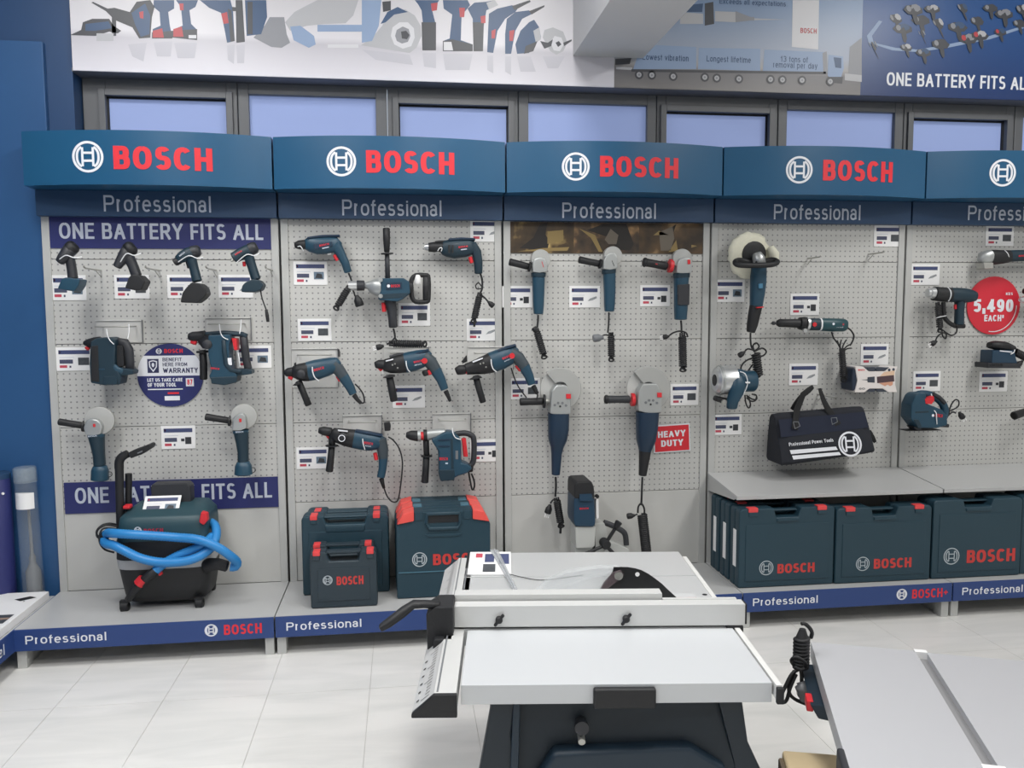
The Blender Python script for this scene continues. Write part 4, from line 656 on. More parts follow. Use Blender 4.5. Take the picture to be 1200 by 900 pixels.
# chuckless corded drill
T = root('corded_drill', 'teal corded drill without a chuck at the top left of its bay', 'drill', (0.2174, -0.07, 1.6682), 'corded drills')
LF(T, 'nose_collar', BLACK, [(-0.143, 0.0272, 0.0133), (-0.1283, 0.0291, 0.0199), (-0.0989, 0.0308, 0.0215)], kd=1, e=2.1)
LF(T, 'motor_body', TEAL, [(-0.097, 0.033, 0.0252), (-0.0804, 0.032, 0.0333), (-0.0474, 0.0266, 0.0393), (-0.0067, 0.0287, 0.0394), (0.0267, 0.0338, 0.0365), (0.0437, 0.0489, 0.0242)], kd=.75)
LF(T, 'top_rib', NAVYT, [(-0.0872, 0.0577, 0.0067), (-0.0244, 0.0656, 0.0074), (0.0497, 0.0691, 0.006)], kd=4, mx=.025)
LF(T, 'handle', TEAL, [(0.0303, 0.0301, 0.0283), (0.0518, -0.0072, 0.0209), (0.0714, -0.0484, 0.0183), (0.0828, -0.0879, 0.0172)], kd=.95)
LF(T, 'trigger', RED, [(0.0256, -0.0149, 0.0082), (0.0381, -0.0373, 0.0082)], kd=1.2); LF(T, 'switch_hook', WHITE, [(-0.004, -0.0112, 0.0045), (0.0109, -0.0086, 0.0037)], kd=2)
PR(T, 'badge', NAVYT, [(-0.0603, 0.0295), (0.0195, 0.0412), (0.0209, 0.0226), (-0.059, 0.0072)], -.0345, -.03, .001)
letter(T, (-0.0347, 0.0192), (0.0062, 0.0277), .008, -.036); letter(T, (-0.0257, 0.0092), (0.0078, 0.0165), .004, -.036, LETGREY, 'I', .19)
TB(T, 'cable_tie', TIE, [(-0.1292, -0.025, 0.0197), (-0.1176, -0.03, 0.0209), (-0.109, -0.028, 0.0085), (-0.1065, -0.02, 0.0017)], .0022)
TB(T, 'cord', BLACK, [(0.0853, 0, -0.0936), (0.0942, 0, -0.1162), (0.0993, 0, -0.1426), (0.0933, 0, -0.1577)], .0042); TB(T, 'cord', BLACK, [(0.0896, 0, -0.1577), (0.1043, 0, -0.1729), (0.1113, 0, -0.1956)], .0036)
bundle(T, (0.0833, -0.02, -0.1621), (0.0371, -0.02, -0.2373), .016)
plug(T, (0.1269, -0.02, -0.2187), (.3, 0, -1), .018, False)
# mixer drill
T = root('mixer_drill', 'large corded mixer drill with tall upright side handle and bright chuck', 'drill', (0.4952, -0.08, 1.4987), 'corded drills')
LF(T, 'chuck', CHROME, [(-0.193, 0.0198, 0.021), (-0.1557, 0.0198, 0.0218)], kd=1, e=2, rnd=(.3, 0)); LF(T, 'chuck_sleeve', DARK, [(-0.1564, 0.0205, 0.0233), (-0.1246, 0.0205, 0.0226)], kd=1, e=2, rnd=(.2, .4))
LF(T, 'gearbox', SILVER, [(-0.1201, 0.0209, 0.015), (-0.1088, 0.0209, 0.0166), (-0.0939, 0.0171, 0.0301), (-0.0714, 0.0129, 0.0392), (-0.0508, 0.0114, 0.0423)], kd=.95)
PR(T, 'motor_body', TEAL, [(-0.0519, 0.0512), (0.0501, 0.0524), (0.0756, 0.0357), (0.0775, -0.0153), (0.0486, -0.0381), (0.0219, -0.0514), (-0.0574, -0.0455), (-0.0648, -0.0379), (-0.0491, 0)], -.045, .045, .005)
LF(T, 'rear_neck', BLACK, [(0.0722, 0.0113, 0.0304), (0.0874, 0.0094, 0.0266)], kd=.9, rnd=(0, 0))
TB(T, 'rear_handle', BLACK, [(0.0836, 0, 0.0113), (0.084, 0, 0.0418), (0.1034, 0, 0.0653), (0.1491, 0, 0.0654), (0.1604, 0, 0.0532), (0.1592, 0, -0.0384), (0.1475, 0, -0.0517), (0.1017, 0, -0.0516), (0.0849, 0, -0.0268), (0.0836, 0, 0.0113)], .011, n=10, sub=3)
LF(T, 'rear_grip', BLACK, [(0.149, 0.057, 0.0137), (0.1495, 0.0075, 0.0153), (0.1477, -0.0422, 0.0138)], kd=1)
LF(T, 'wrapped_tag', WHITE, [(0.1129, 0.0665, 0.0137), (0.1124, 0.0285, 0.0145)], kd=.9)
LF(T, 'upper_handle', BLACK, [(-0.0229, 0.2715, 0.0157), (-0.0225, 0.2265, 0.0158), (-0.022, 0.1701, 0.0124)], kd=1, e=2); LF(T, 'handle_flange', BLACK, [(-0.0214, 0.1644, 0.0278), (-0.0211, 0.1588, 0.0279)], kd=1, e=2, rnd=(0, 0)); LF(T, 'handle_neck', DARK, [(-0.0211, 0.1588, 0.0105), (-0.0206, 0.0531, 0.0113)], kd=1, e=2)
LF(T, 'grip', DARK, [(-0.0121, -0.0456, 0.0265), (-0.0052, -0.0837, 0.0228), (-0.002, -0.1218, 0.0198), (0.0003, -0.1639, 0.0198)], kd=1); LF(T, 'trigger', RED, [(-0.0406, -0.0569, 0.0098), (-0.0387, -0.095, 0.0099)], kd=1.2)
PR(T, 'badge', NAVYT, [(-0.0259, 0.0303), (0.0422, 0.0342), (0.0417, 0.0038), (-0.0264, 0)], -.0475, -.04, .0006); PR(T, 'lower_seam', TEALD, [(-0.0494, -0.0189), (0.0718, -0.0134), (0.0525, -0.0343), (-0.0422, -0.0398)], -.0465, -.04, .001); part('bolt', B().lathe((-0.0522, -0.046, -0.0274), (0, -1, 0), [(0, .01), (.01, .009)], 12), SILVER, T); part('bolt', B().lathe((-0.0509, -0.046, 0.0437), (0, -1, 0), [(0, .01), (.01, .009)], 12), SILVER, T)
letter(T, (-0.0055, 0.0106), (0.0324, 0.0121), .012, -.0482); part('emblem', B().disc(*(-0.0167, 0.0171), .007, .007, -.0482, n=16), WHITEP, T, smooth=0)
TB(T, 'cord', BLACK, [(0.0009, 0, -0.1715), (0.0063, 0, -0.1945), (0.0078, 0, -0.2176)], .0046); TB(T, 'cord', BLACK, [(0.0059, 0, -0.2137), (-0.0115, 0, -0.2327), (-0.0306, 0, -0.2422)], .0042); TB(T, 'cord', BLACK, [(0.0078, 0, -0.2137), (0.019, 0, -0.2292), (0.0341, 0, -0.2351)], .0042)
bundle(T, (-0.0074, -0.03, -0.2374), (0.1252, -0.03, -0.2406), .017); plug(T, (-0.0603, -0.03, -0.2522), (-1, 0, -.25), .012)
# impact drill
T = root('corded_drill', 'dark corded drill with a silver keyless chuck at the top right of its bay', 'drill', (0.8225, -0.07, 1.6598), 'corded drills')
LF(T, 'chuck_tip', CHROME, [(-0.182, 0.031, 0.0114), (-0.1648, 0.0304, 0.0183)], kd=1, e=2, rnd=(.2, 0)); LF(T, 'chuck', BLACK, [(-0.1648, 0.0304, 0.0198), (-0.138, 0.0313, 0.0236), (-0.1227, 0.0314, 0.0198), (-0.0998, 0.0308, 0.0244)], kd=1, e=2, rnd=(0, 0))
LF(T, 'depth_clamp', BLACK, [(-0.134, 0.0526, 0.0057), (-0.1148, 0.0546, 0.0069), (-0.088, 0.0548, 0.0076)], kd=2)
LF(T, 'motor_body', TEALD, [(-0.0998, 0.0292, 0.0321), (-0.0806, 0.0263, 0.0382), (-0.0499, 0.0234, 0.0429), (-0.0036, 0.0275, 0.0407), (0.0274, 0.0345, 0.0369), (0.0429, 0.0442, 0.025)], kd=.75)
LF(T, 'top_rail', NAVYT, [(-0.0725, 0.0625, 0.0076), (-0.0186, 0.0674, 0.0077), (0.0431, 0.0659, 0.0069)], kd=4, mx=.025)
LF(T, 'handle', TEALD, [(0.0274, 0.0383, 0.0284), (0.0523, 0.0079, 0.0231), (0.0594, -0.0342, 0.0201), (0.0605, -0.0841, 0.0182)], kd=.95)
LF(T, 'trigger', RED, [(0.0231, -0.0133, 0.01), (0.0298, -0.0382, 0.0092)], kd=1.2); LF(T, 'forward_lever', WHITE, [(-0.0001, -0.0057, 0.0046), (0.0154, -0.0018, 0.0038)], kd=2)
letter(T, (-0.0306, 0.0247), (0.0099, 0.0295), .008, -.036); letter(T, (-0.023, 0.0152), (0.0079, 0.0191), .0045, -.036, LETGREY, 'I', .19)
TB(T, 'cable_tie', TIE, [(-0.124, -0.025, 0.0128), (-0.1147, -0.032, 0.0256), (-0.1051, -0.03, 0.0239), (-0.1088, -0.025, 0.011)], .0022)
for vx in (524.5, 527.5, 530): pass
PR(T, 'vent_slot', BLACK, [(-0.0767, 0.0377), (-0.069, 0.0378), (-0.0693, 0.0035), (-0.077, 0.0035)], -.0355, -.03, 0); PR(T, 'vent_slot', BLACK, [(-0.0613, 0.0378), (-0.0536, 0.0379), (-0.054, 0.0036), (-0.0617, 0.0035)], -.0362, -.03, 0)
TB(T, 'cord', BLACK, [(0.069, 0, -0.088), (0.0766, 0, -0.1149), (0.0763, 0, -0.1535), (0.0664, 0, -0.1766)], .0046); TB(T, 'cord', BLACK, [(0.0744, 0, -0.1458), (0.0609, 0, -0.1284), (0.0472, 0, -0.14), (0.0529, 0, -0.1554), (0.0724, 0, -0.1535)], .003)
bundle(T, (0.0625, -0.02, -0.1848), (0.0384, -0.02, -0.2886), .0155); TB(T, 'cord', BLACK, [(0.0384, -0.02, -0.2925), (0.0373, -0.02, -0.3272)], .005)
TB(T, 'cord', BLACK, [(0.0664, -0.02, -0.1809), (0.0857, -0.02, -0.1963), (0.1012, -0.02, -0.2137)], .004); plug(T, (0.1147, -0.02, -0.2253), (.7, 0, -.6), .0115, False)
# five corded rotary hammers
RH = 'corded rotary hammers'
bracket('tool holder behind the left rotary hammer of the upper row', *(0.0374, 1.0609, 0.2459, 1.2395), d=.06)
T = root('rotary_hammer', 'left corded rotary hammer of the upper row, its cord folded at the handle', 'rotary hammer', (0.1833, -0.12, 1.1231), RH)
LF(T, 'chuck', BLACK, [(-0.1595, 0.0098, 0.0148), (-0.1465, 0.0164, 0.0193), (-0.1282, 0.0176, 0.0215)], kd=1, e=2.1); LF(T, 'red_collar', RED, [(-0.1452, -0.0036, 0.0089), (-0.1308, -0.0113, 0.0096)], kd=1)
LF(T, 'gear_housing', BLACK, [(-0.1282, 0.0184, 0.0245), (-0.1062, 0.0173, 0.0356), (-0.0806, 0.0162, 0.0409), (-0.0604, 0.0178, 0.0424)], kd=.85, rnd=(.5, 0))
part('mode_dial', B().lathe((-0.0871, -0.04, 0.0102), (0, -1, 0), [(0, .019), (.01, .019), (.014, .014)], 20), DARK, T); PR(T, 'depth_stop', BLACK, [(-0.1199, 0.0562), (-0.1132, 0.0599), (-0.113, 0.0392), (-0.1196, 0.0393)], -.012, .012, .001)
LF(T, 'motor_body', TEAL, [(-0.0622, 0.0186, 0.0432), (-0.0252, 0.0257, 0.0447), (0.0156, 0.0364, 0.0411), (0.0492, 0.0473, 0.0355), (0.0699, 0.0633, 0.0206)], kd=.8, rnd=(0, 1)); LF(T, 'handle', GREYT, [(0.0453, 0.0429, 0.0322), (0.0709, 0.0236, 0.027), (0.0906, -0.007, 0.0248)], kd=.85, rnd=(1, 0)); LF(T, 'lower_handle', TEAL, [(0.0903, -0.0062, 0.0248), (0.1169, -0.0511, 0.0203), (0.1311, -0.0837, 0.0174)], kd=.85, rnd=(0, .6))
LF(T, 'trigger', RED, [(0.0647, -0.0028, 0.009), (0.0772, -0.0239, 0.009)], kd=1.2); letter(T, (-0.0308, 0.0212), (0.0118, 0.0327), .011, -.045)
LF(T, 'cord_sleeve', BLACK, [(0.1355, -0.0895, 0.0113), (0.15, -0.1108, 0.0091), (0.1647, -0.1263, 0.0076)], kd=1, e=2); TB(T, 'cord', BLACK, [(0.1647, 0, -0.1263), (0.1798, 0, -0.1209), (0.1748, 0, -0.0864), (0.1585, 0, -0.0594), (0.1402, 0, -0.04)], .0036)
LF(T, 'side_handle', BLACK, [(-0.1037, -0.0249, 0.0149), (-0.0847, -0.0743, 0.0142), (-0.064, -0.1296, 0.015)], kd=1, e=2); PR(T, 'handle_flange', BLACK, [(-0.1279, -0.0415), (-0.1185, -0.0322), (-0.0927, -0.0251), (-0.0892, -0.0346), (-0.1114, -0.0418)], -.03, .03, .002)
TB(T, 'cable_tie', TIE, [(-0.0385, -0.045, 0.0412), (-0.0369, -0.048, 0.019), (-0.0288, -0.045, -0.0056), (-0.0133, -0.035, -0.0208)], .0026); LF(T, 'tie_tail', BLACK, [(0.0672, 0.1122, 0.0038, 0.05), (0.0707, 0.0992, 0.006, 0.04), (0.0718, 0.0806, 0.0045, 0.03)], kd=1)
bracket('tool holder behind the middle rotary hammer of the upper row', *(0.4505, 1.1332, 0.657, 1.2432), d=.06)
T = root('rotary_hammer', 'middle corded rotary hammer of the upper row, with a red reversing switch', 'rotary hammer', (0.5844, -0.12, 1.1481), RH)
LF(T, 'chuck', BLACK, [(-0.1695, 0.0182, 0.0151), (-0.1544, 0.0211, 0.0204), (-0.1319, 0.0193, 0.0219)], kd=1, e=2.1); LF(T, 'red_collar', RED, [(-0.1546, 0.0097, 0.0091), (-0.1436, -0.0057, 0.0076)], kd=1); LF(T, 'white_clip', WHITE, [(-0.1399, -0.0077, 0.0045), (-0.1345, -0.0211, 0.0045)], kd=1)
LF(T, 'gear_housing', BLACK, [(-0.1319, 0.0178, 0.0265), (-0.1056, 0.0151, 0.0341), (-0.0716, 0.02, 0.041), (-0.0394, 0.0261, 0.0448)], kd=.85, rnd=(.5, 0)); LF(T, 'top_ridge', DARK, [(-0.105, 0.0528, 0.0076), (-0.0709, 0.0631, 0.0076), (-0.0445, 0.0655, 0.0076)], kd=2)
PR(T, 'white_marking', WHITEP, [(-0.124, 0.0397), (-0.09, 0.047), (-0.0901, 0.0424), (-0.1222, 0.0352)], -.036, -.03, 0)
for a in ((-0.0942, 0.0203), (-0.0829, 0.0248), (-0.0718, 0.0067)): part('bolt', B().lathe((a[0], -.04, a[1]), (0, -1, 0), [(0, .004), (.004, .003)], 8), STEEL, T)
LF(T, 'motor_body', TEAL, [(-0.0413, 0.0254, 0.0456), (-0.0033, 0.0333, 0.0457), (0.031, 0.0444, 0.0419), (0.054, 0.0587, 0.0324), (0.0714, 0.0738, 0.0153)], kd=.8, rnd=(0, 1)); LF(T, 'top_rib', NAVYT, [(-0.0181, 0.0602, 0.0068), (0.0276, 0.0716, 0.0076), (0.0658, 0.0823, 0.0061)], kd=4, mx=.03)
LF(T, 'handle', GREYT, [(0.0425, 0.0512, 0.0328), (0.0746, 0.0278, 0.0306), (0.097, -0.0071, 0.0261)], kd=.85, rnd=(1, 0)); LF(T, 'lower_handle', TEAL, [(0.0963, -0.0063, 0.0261), (0.1206, -0.0517, 0.0211), (0.1362, -0.0944, 0.0181)], kd=.85, rnd=(0, .6))
LF(T, 'trigger', BLACK, [(0.0531, -0.0103, 0.0199), (0.0586, -0.0277, 0.0176)], kd=.8); LF(T, 'trigger_lock', RED, [(0.0646, -0.0085, 0.0122), (0.072, -0.0259, 0.0115)], kd=1.3); part('reverse_switch', B().lathe((0.0469, -0.042, 0.0363), (0, -1, 0), [(0, .013), (.006, .012)], 16), RED, T)
letter(T, (0.0004, 0.0268), (0.0366, 0.034), .009, -.046); letter(T, (0.004, 0.0153), (0.0345, 0.021), .006, -.046, LETGREY)
LF(T, 'cord_sleeve', BLACK, [(0.1419, -0.1041, 0.0116), (0.1531, -0.1295, 0.0089), (0.1606, -0.149, 0.0073)], kd=1, e=2)
LF(T, 'side_handle', BLACK, [(-0.1084, -0.0367, 0.0159), (-0.0998, -0.0866, 0.0175), (-0.0901, -0.1424, 0.0168)], kd=1, e=2); PR(T, 'handle_flange', BLACK, [(-0.1386, -0.0382), (-0.1101, -0.0253), (-0.0837, -0.0275), (-0.0838, -0.0333), (-0.1141, -0.0386)], -.03, .03, .002)
TB(T, 'cable_tie', TIE, [(-0.0345, -0.045, 0.0374), (-0.0329, -0.048, 0.0187), (-0.0269, -0.045, -0.0004), (-0.0176, -0.035, -0.0126)], .0024)
bracket('tool holder behind the right rotary hammer of the upper row', *(0.8346, 1.1319, 1.0506, 1.2395), d=.06)
T = root('rotary_hammer', 'right corded rotary hammer of the upper row, tilted up across two bays', 'rotary hammer', (0.9691, -0.12, 1.1507), RH)
LF(T, 'chuck', BLACK, [(-0.1938, -0.0175, 0.0177), (-0.1783, -0.0112, 0.0224), (-0.1552, -0.0096, 0.0216)], kd=1, e=2.1); LF(T, 'red_collar', RED, [(-0.1495, -0.0154, 0.0154), (-0.134, -0.0145, 0.0155)], kd=1.3)
LF(T, 'gear_housing', BLACK, [(-0.1513, -0.0088, 0.0255), (-0.1204, -0.0023, 0.0309), (-0.0777, 0.0068, 0.0403), (-0.0349, 0.0198, 0.0466)], kd=.85, rnd=(.5, 0)); PR(T, 'white_marking', WHITEP, [(-0.124, 0.0286), (-0.0774, 0.0455), (-0.0775, 0.0397), (-0.1221, 0.0228)], -.036, -.028, 0)
for a in ((-0.0892, 0.0174), (-0.0757, 0.0211), (-0.0642, 0.0028)): part('bolt', B().lathe((a[0], -.04, a[1]), (0, -1, 0), [(0, .004), (.004, .003)], 8), STEEL, T)
LF(T, 'motor_body', TEAL, [(-0.0369, 0.0198, 0.0473), (0.0041, 0.0337, 0.0478), (0.0393, 0.0488, 0.0447), (0.0628, 0.0671, 0.0311), (0.0785, 0.0844, 0.0156)], kd=.8, rnd=(0, 1)); LF(T, 'top_rib', NAVYT, [(-0.0074, 0.0717, 0.007), (0.0356, 0.0876, 0.0078), (0.0747, 0.098, 0.0062)], kd=4, mx=.03)
LF(T, 'handle', GREYT, [(0.0511, 0.0603, 0.0335), (0.0881, 0.0377, 0.0304), (0.1147, 0.0005, 0.0266)], kd=.85, rnd=(1, 0)); LF(T, 'lower_handle', TEAL, [(0.1143, 0.0012, 0.0266), (0.1362, -0.0427, 0.022), (0.1487, -0.0801, 0.0185)], kd=.85, rnd=(0, .6))
LF(T, 'trigger', RED, [(0.0802, 0.0067, 0.0109), (0.0977, -0.0168, 0.0094)], kd=1.2); part('reverse_switch', B().lathe((0.0533, -0.042, 0.0519), (0, -1, 0), [(0, .013), (.006, .012)], 16), RED, T)
letter(T, (0.0119, 0.0348), (0.053, 0.0517), .01, -.046); letter(T, (0.0196, 0.025), (0.0509, 0.0382), .005, -.046, LETGREY)
LF(T, 'cord_sleeve', BLACK, [(0.1566, -0.09, 0.0118), (0.1664, -0.1078, 0.0102), (0.1743, -0.1236, 0.0087)], kd=1, e=2); TB(T, 'cord', BLACK, [(0.1743, 0, -0.1236), (0.1762, 0, -0.1354), (0.1722, 0, -0.1511)], .0036); TB(T, 'cord', BLACK, [(0.0586, 0.03, -0.0066), (0.0722, 0.03, -0.05), (0.0938, 0.03, -0.0975), (0.1293, 0.03, -0.1455)], .003)
LF(T, 'side_handle', BLACK, [(-0.1071, -0.0412, 0.0155), (-0.0921, -0.0996, 0.0148), (-0.0751, -0.1583, 0.0148)], kd=1, e=2); PR(T, 'handle_flange', BLACK, [(-0.1363, -0.0562), (-0.113, -0.043), (-0.0858, -0.0395), (-0.0781, -0.0455), (-0.1092, -0.0528)], -.03, .03, .002)
TB(T, 'cable_tie', TIE, [(-0.0415, -0.045, 0.0379), (-0.0401, -0.048, 0.0151), (-0.0322, -0.045, -0.0063), (-0.0158, -0.035, -0.0198)], .0026)
PR(T, 'hanging_plug', BLACK, [(-0.1703, 0.0234), (-0.145, 0.0539), (-0.1425, 0.025), (-0.1588, 0.0175)], .02, .045, .003)
bracket('tool holder behind the lower left rotary hammer', *(0.2594, 0.8444, 0.4374, 0.9315), d=.06)
T = root('rotary_hammer', 'lower left corded rotary hammer, its cord looping down behind the cases', 'rotary hammer', (0.3334, -0.12, 0.8301), RH)
LF(T, 'chuck', BLACK, [(-0.1707, 0.0493, 0.0135), (-0.1522, 0.0459, 0.0203), (-0.1189, 0.0393, 0.0204)], kd=1, e=2.1); LF(T, 'red_collar', RED, [(-0.1359, 0.0283, 0.0091), (-0.1269, 0.0146, 0.0083)], kd=1)
LF(T, 'gear_housing', BLACK, [(-0.1152, 0.0366, 0.0249), (-0.0894, 0.0241, 0.034), (-0.056, 0.0144, 0.0394), (-0.0205, 0.0074, 0.0425)], kd=.85, rnd=(.5, 0)); PR(T, 'white_marking', WHITEP, [(-0.0868, 0.0547), (-0.044, 0.0491), (-0.0441, 0.0434), (-0.0851, 0.0489)], -.036, -.028, 0)
part('mode_dial', B().lathe((-0.066, -0.04, 0.0248), (0, -1, 0), [(0, .017), (.01, .017), (.014, .012)], 20), DARK, T); part('dial_mark', B().annulus(*(-0.0689, 0.019), .012, .0155, -.0545, n=16), WHITEP, T, smooth=0)
LF(T, 'motor_body', TEAL, [(-0.0224, 0.0075, 0.0425), (0.015, -0.0004, 0.0434), (0.0526, -0.0071, 0.042), (0.0866, -0.0079, 0.0355), (0.1114, 0.0031, 0.0191)], kd=.8, rnd=(0, 1)); LF(T, 'top_rib', NAVYT, [(-0.0104, 0.0441, 0.0068), (0.0458, 0.0328, 0.0076), (0.106, 0.0206, 0.0061)], kd=4, mx=.03)
LF(T, 'handle', GREYT, [(0.0943, -0.0004, 0.0306), (0.1067, -0.0433, 0.0253), (0.1087, -0.0841, 0.0207)], kd=.85, rnd=(1, 0)); LF(T, 'lower_handle', TEAL, [(0.1087, -0.0821, 0.0207), (0.1045, -0.1306, 0.0181), (0.0962, -0.1692, 0.0181)], kd=.85, rnd=(0, .6)); LF(T, 'trigger', RED, [(0.0724, -0.0598, 0.0092), (0.0775, -0.089, 0.0092)], kd=1.2)
letter(T, (0.0261, -0.0095), (0.0637, -0.0163), .011, -.045); letter(T, (0.0316, -0.0201), (0.056, -0.0246), .005, -.045, LETGREY)
LF(T, 'cord_sleeve', BLACK, [(0.0987, -0.1771, 0.0115), (0.104, -0.2007, 0.0085), (0.1093, -0.2204, 0.0066)], kd=1, e=2); TB(T, 'cord', BLACK, [(0.1093, 0, -0.2204), (0.1239, 0, -0.26), (0.1464, 0, -0.2842), (0.1694, 0, -0.2792), (0.1796, 0, -0.2383), (0.1905, 0, -0.1565), (0.1933, 0, -0.0981), (0.1808, 0, -0.0433), (0.1549, 0, -0.0038), (0.1324, 0, 0.0122)], .0034)
LF(T, 'handle_neck', BLACK, [(-0.1154, 0.0259, 0.0159), (-0.1164, -0.0163, 0.0151)], kd=1, e=2); LF(T, 'side_handle', BLACK, [(-0.1174, -0.0278, 0.0144), (-0.1235, -0.0815, 0.0155), (-0.1303, -0.1353, 0.0167)], kd=1, e=2); LF(T, 'handle_flange', BLACK, [(-0.1165, -0.0186, 0.0284), (-0.1166, -0.024, 0.0284)], kd=1, e=2, rnd=(0, 0))
TB(T, 'cable_tie', TIE, [(0.0212, -0.045, 0.014), (0.023, -0.047, -0.0086), (0.0293, -0.04, -0.0351)], .0024); PR(T, 'hanging_plug', BLACK, [(0.1126, 0.0725), (0.1391, 0.0758), (0.1445, 0.0583), (0.1422, 0.0352), (0.1157, 0.0339)], .03, .06, .004)
bracket('tool holder behind the breaker hammer', *(0.6689, 0.8428, 0.8479, 0.931), d=.06)
T = root('rotary_hammer', 'heavy breaker hammer with D handle and bright gearbox, lowest right of its bay', 'rotary hammer', (0.7521, -0.12, 0.765), RH)
LF(T, 'chuck', BLACK, [(-0.2045, 0.0847, 0.0131), (-0.1874, 0.0827, 0.0215), (-0.1531, 0.078, 0.0254)], kd=1, e=2.1); LF(T, 'bright_ring', SILVER, [(-0.155, 0.0796, 0.027), (-0.1416, 0.0801, 0.0278)], kd=1, e=2, rnd=(0, 0)); LF(T, 'red_collar', RED, [(-0.1435, 0.0778, 0.0193), (-0.1282, 0.0782, 0.0193)], kd=1.35, e=2, rnd=(0, 0)); LF(T, 'clamp_band', BLACK, [(-0.1289, 0.0794, 0.0278), (-0.1128, 0.0798, 0.0278)], kd=1, e=2, rnd=(0, 0))
LF(T, 'gearbox', SILVER, [(-0.1136, 0.081, 0.0239), (-0.0839, 0.0842, 0.024), (-0.0339, 0.0849, 0.0252)], kd=1, rnd=(0, 1))
PR(T, 'motor_body', TEAL, [(-0.0969, 0.065), (-0.0698, 0.0799), (-0.0337, 0.1005), (0.001, 0.0985), (0.0299, 0.0775), (0.0393, 0.0538), (0.0384, -0.0403), (0.0644, -0.0469), (0.0888, -0.0673), (0.064, -0.0903), (0.0183, -0.1027), (0.0027, -0.1141), (-0.0555, -0.1142), (-0.063, -0.0951), (-0.064, 0.0134)], -.05, .045, .01)
TB(T, 'd_handle', DARK, [(0.0164, 0, 0.0837), (0.059, 0, 0.0866), (0.09, 0, 0.0742), (0.0988, 0, 0.0524), (0.0991, 0, -0.0026), (0.0949, 0, -0.0458), (0.0771, 0, -0.065), (0.0421, 0, -0.062)], .013, n=12, sub=4); PR(T, 'grip_strip', RED, [(0.0433, 0.0635), (0.0627, 0.0638), (0.0709, -0.0215), (0.0503, -0.021)], -.01, .02, .002)
for a in ([(-0.0668, 0.0682), (-0.0128, 0.0688), (-0.0129, 0.0629), (-0.065, 0.0623)], [(-0.0652, 0.0408), (-0.0151, 0.0395), (-0.0151, 0.0337), (-0.0653, 0.035)]): PR(T, 'vent_rib', WHITEP if a[0][1] < .04 else NAVYT, a, -.053, -.05, 0)
PR(T, 'side_groove', TEALD, [(-0.0108, 0.0707), (0.0007, 0.0704), (0.0032, -0.0668), (-0.0085, -0.0665)], -.0515, -.045, .0006); PR(T, 'side_window', GREY, [(0.0118, 0.0154), (0.0234, 0.0151), (0.023, -0.0242), (0.0114, -0.0238)], -.0512, -.045, .0006); PR(T, 'motor_cap', TEALD, [(-0.0608, -0.0689), (0.007, -0.0709), (0.0065, -0.1181), (-0.0556, -0.1221), (-0.0631, -0.1003)], -.053, .047, .004)
letter(T, (-0.0602, -0.0258), (-0.0235, -0.0268), .013, -.0515); letter(T, (-0.0353, -0.0441), (-0.0218, -0.0445), .007, -.0515, LETGREY, 'I', .19)
LF(T, 'handle_neck', BLACK, [(-0.1187, 0.0694, 0.0139), (-0.1159, -0.0086, 0.0132)], kd=1, e=2); LF(T, 'side_handle', BLACK, [(-0.1176, -0.0203, 0.0155), (-0.1215, -0.0828, 0.0155), (-0.1253, -0.1337, 0.0167)], kd=1, e=2); LF(T, 'handle_flange', BLACK, [(-0.1159, -0.011, 0.0256), (-0.116, -0.0172, 0.0256)], kd=1, e=2, rnd=(0, 0))
LF(T, 'cord_sleeve', BLACK, [(0.0811, -0.0612, 0.0157), (0.0808, -0.0888, 0.0133)], kd=1, e=2); TB(T, 'cord', BLACK, [(0.073, 0, -0.0886), (0.0804, 0, -0.1322), (0.0898, 0, -0.1761), (0.0997, 0, -0.1606), (0.098, 0, -0.1328), (0.0866, 0, -0.1008)], .0042)
TB(T, 'cable_tie', TIE, [(0, -0.02, 0.1122), (0.0015, -0.055, 0.094), (0.0125, -0.06, 0.0752), (0.0345, -0.055, 0.0662)], .0024)
# ---------------------------------------------------------------- corded grinders
SG = 'small corded angle grinders'
def lathe_disc(T, c, r, d=(.1, -1, .12), m=None):
    part('guard', B().lathe((c[0], .006, c[1]), d, [(0, r*.98), (.004, r), (.02, r), (.022, r*.95)], 40), m or DISC, T)
    part('disc_rim', B().lathe((c[0], .012, c[1]), d, [(0, r*1.015), (.004, r*1.02), (.008, r*1.01)], 40), STEEL, T)
T = root('angle_grinder', 'leftmost small corded grinder with a plain black side handle', 'angle grinder', (1.1585, -0.07, 1.5567), SG)
lathe_disc(T, (0.0081, 0.0795), 0.0451); PR(T, 'gear_head', SILVER, [(-0.0252, 0.0813), (0.0002, 0.0892), (0.0259, 0.0846), (0.0358, 0.0544), (0.0373, 0.0234), (0, 0.0175), (-0.0304, 0.0213), (-0.0331, 0.0504)], -.034, .03, .007); LF(T, 'lock_pin', RED, [(0.01, 0.0698, 0.0035), (0.0179, 0.0447, 0.0039)], kd=36, mx=.036)
LF(T, 'side_handle', BLACK, [(-0.1318, 0.0694, 0.0167), (-0.0906, 0.0595, 0.0156), (-0.0473, 0.0488, 0.0156)], kd=1, e=2); LF(T, 'handle_flange', BLACK, [(-0.0454, 0.048, 0.0235), (-0.0355, 0.0457, 0.0219)], kd=1, e=2, rnd=(0, 0)); LF(T, 'collar', TEALD, [(0, 0.0194, 0.0349), (0, 0.0019, 0.033)], kd=.95, rnd=(.3, .3)); LF(T, 'motor_body', TEAL, [(0, 0.0039, 0.0298), (-0.0001, -0.0778, 0.0275), (-0.0002, -0.1286, 0.0256), (-0.0003, -0.1657, 0.0221)], kd=.95, rnd=(0, .6))
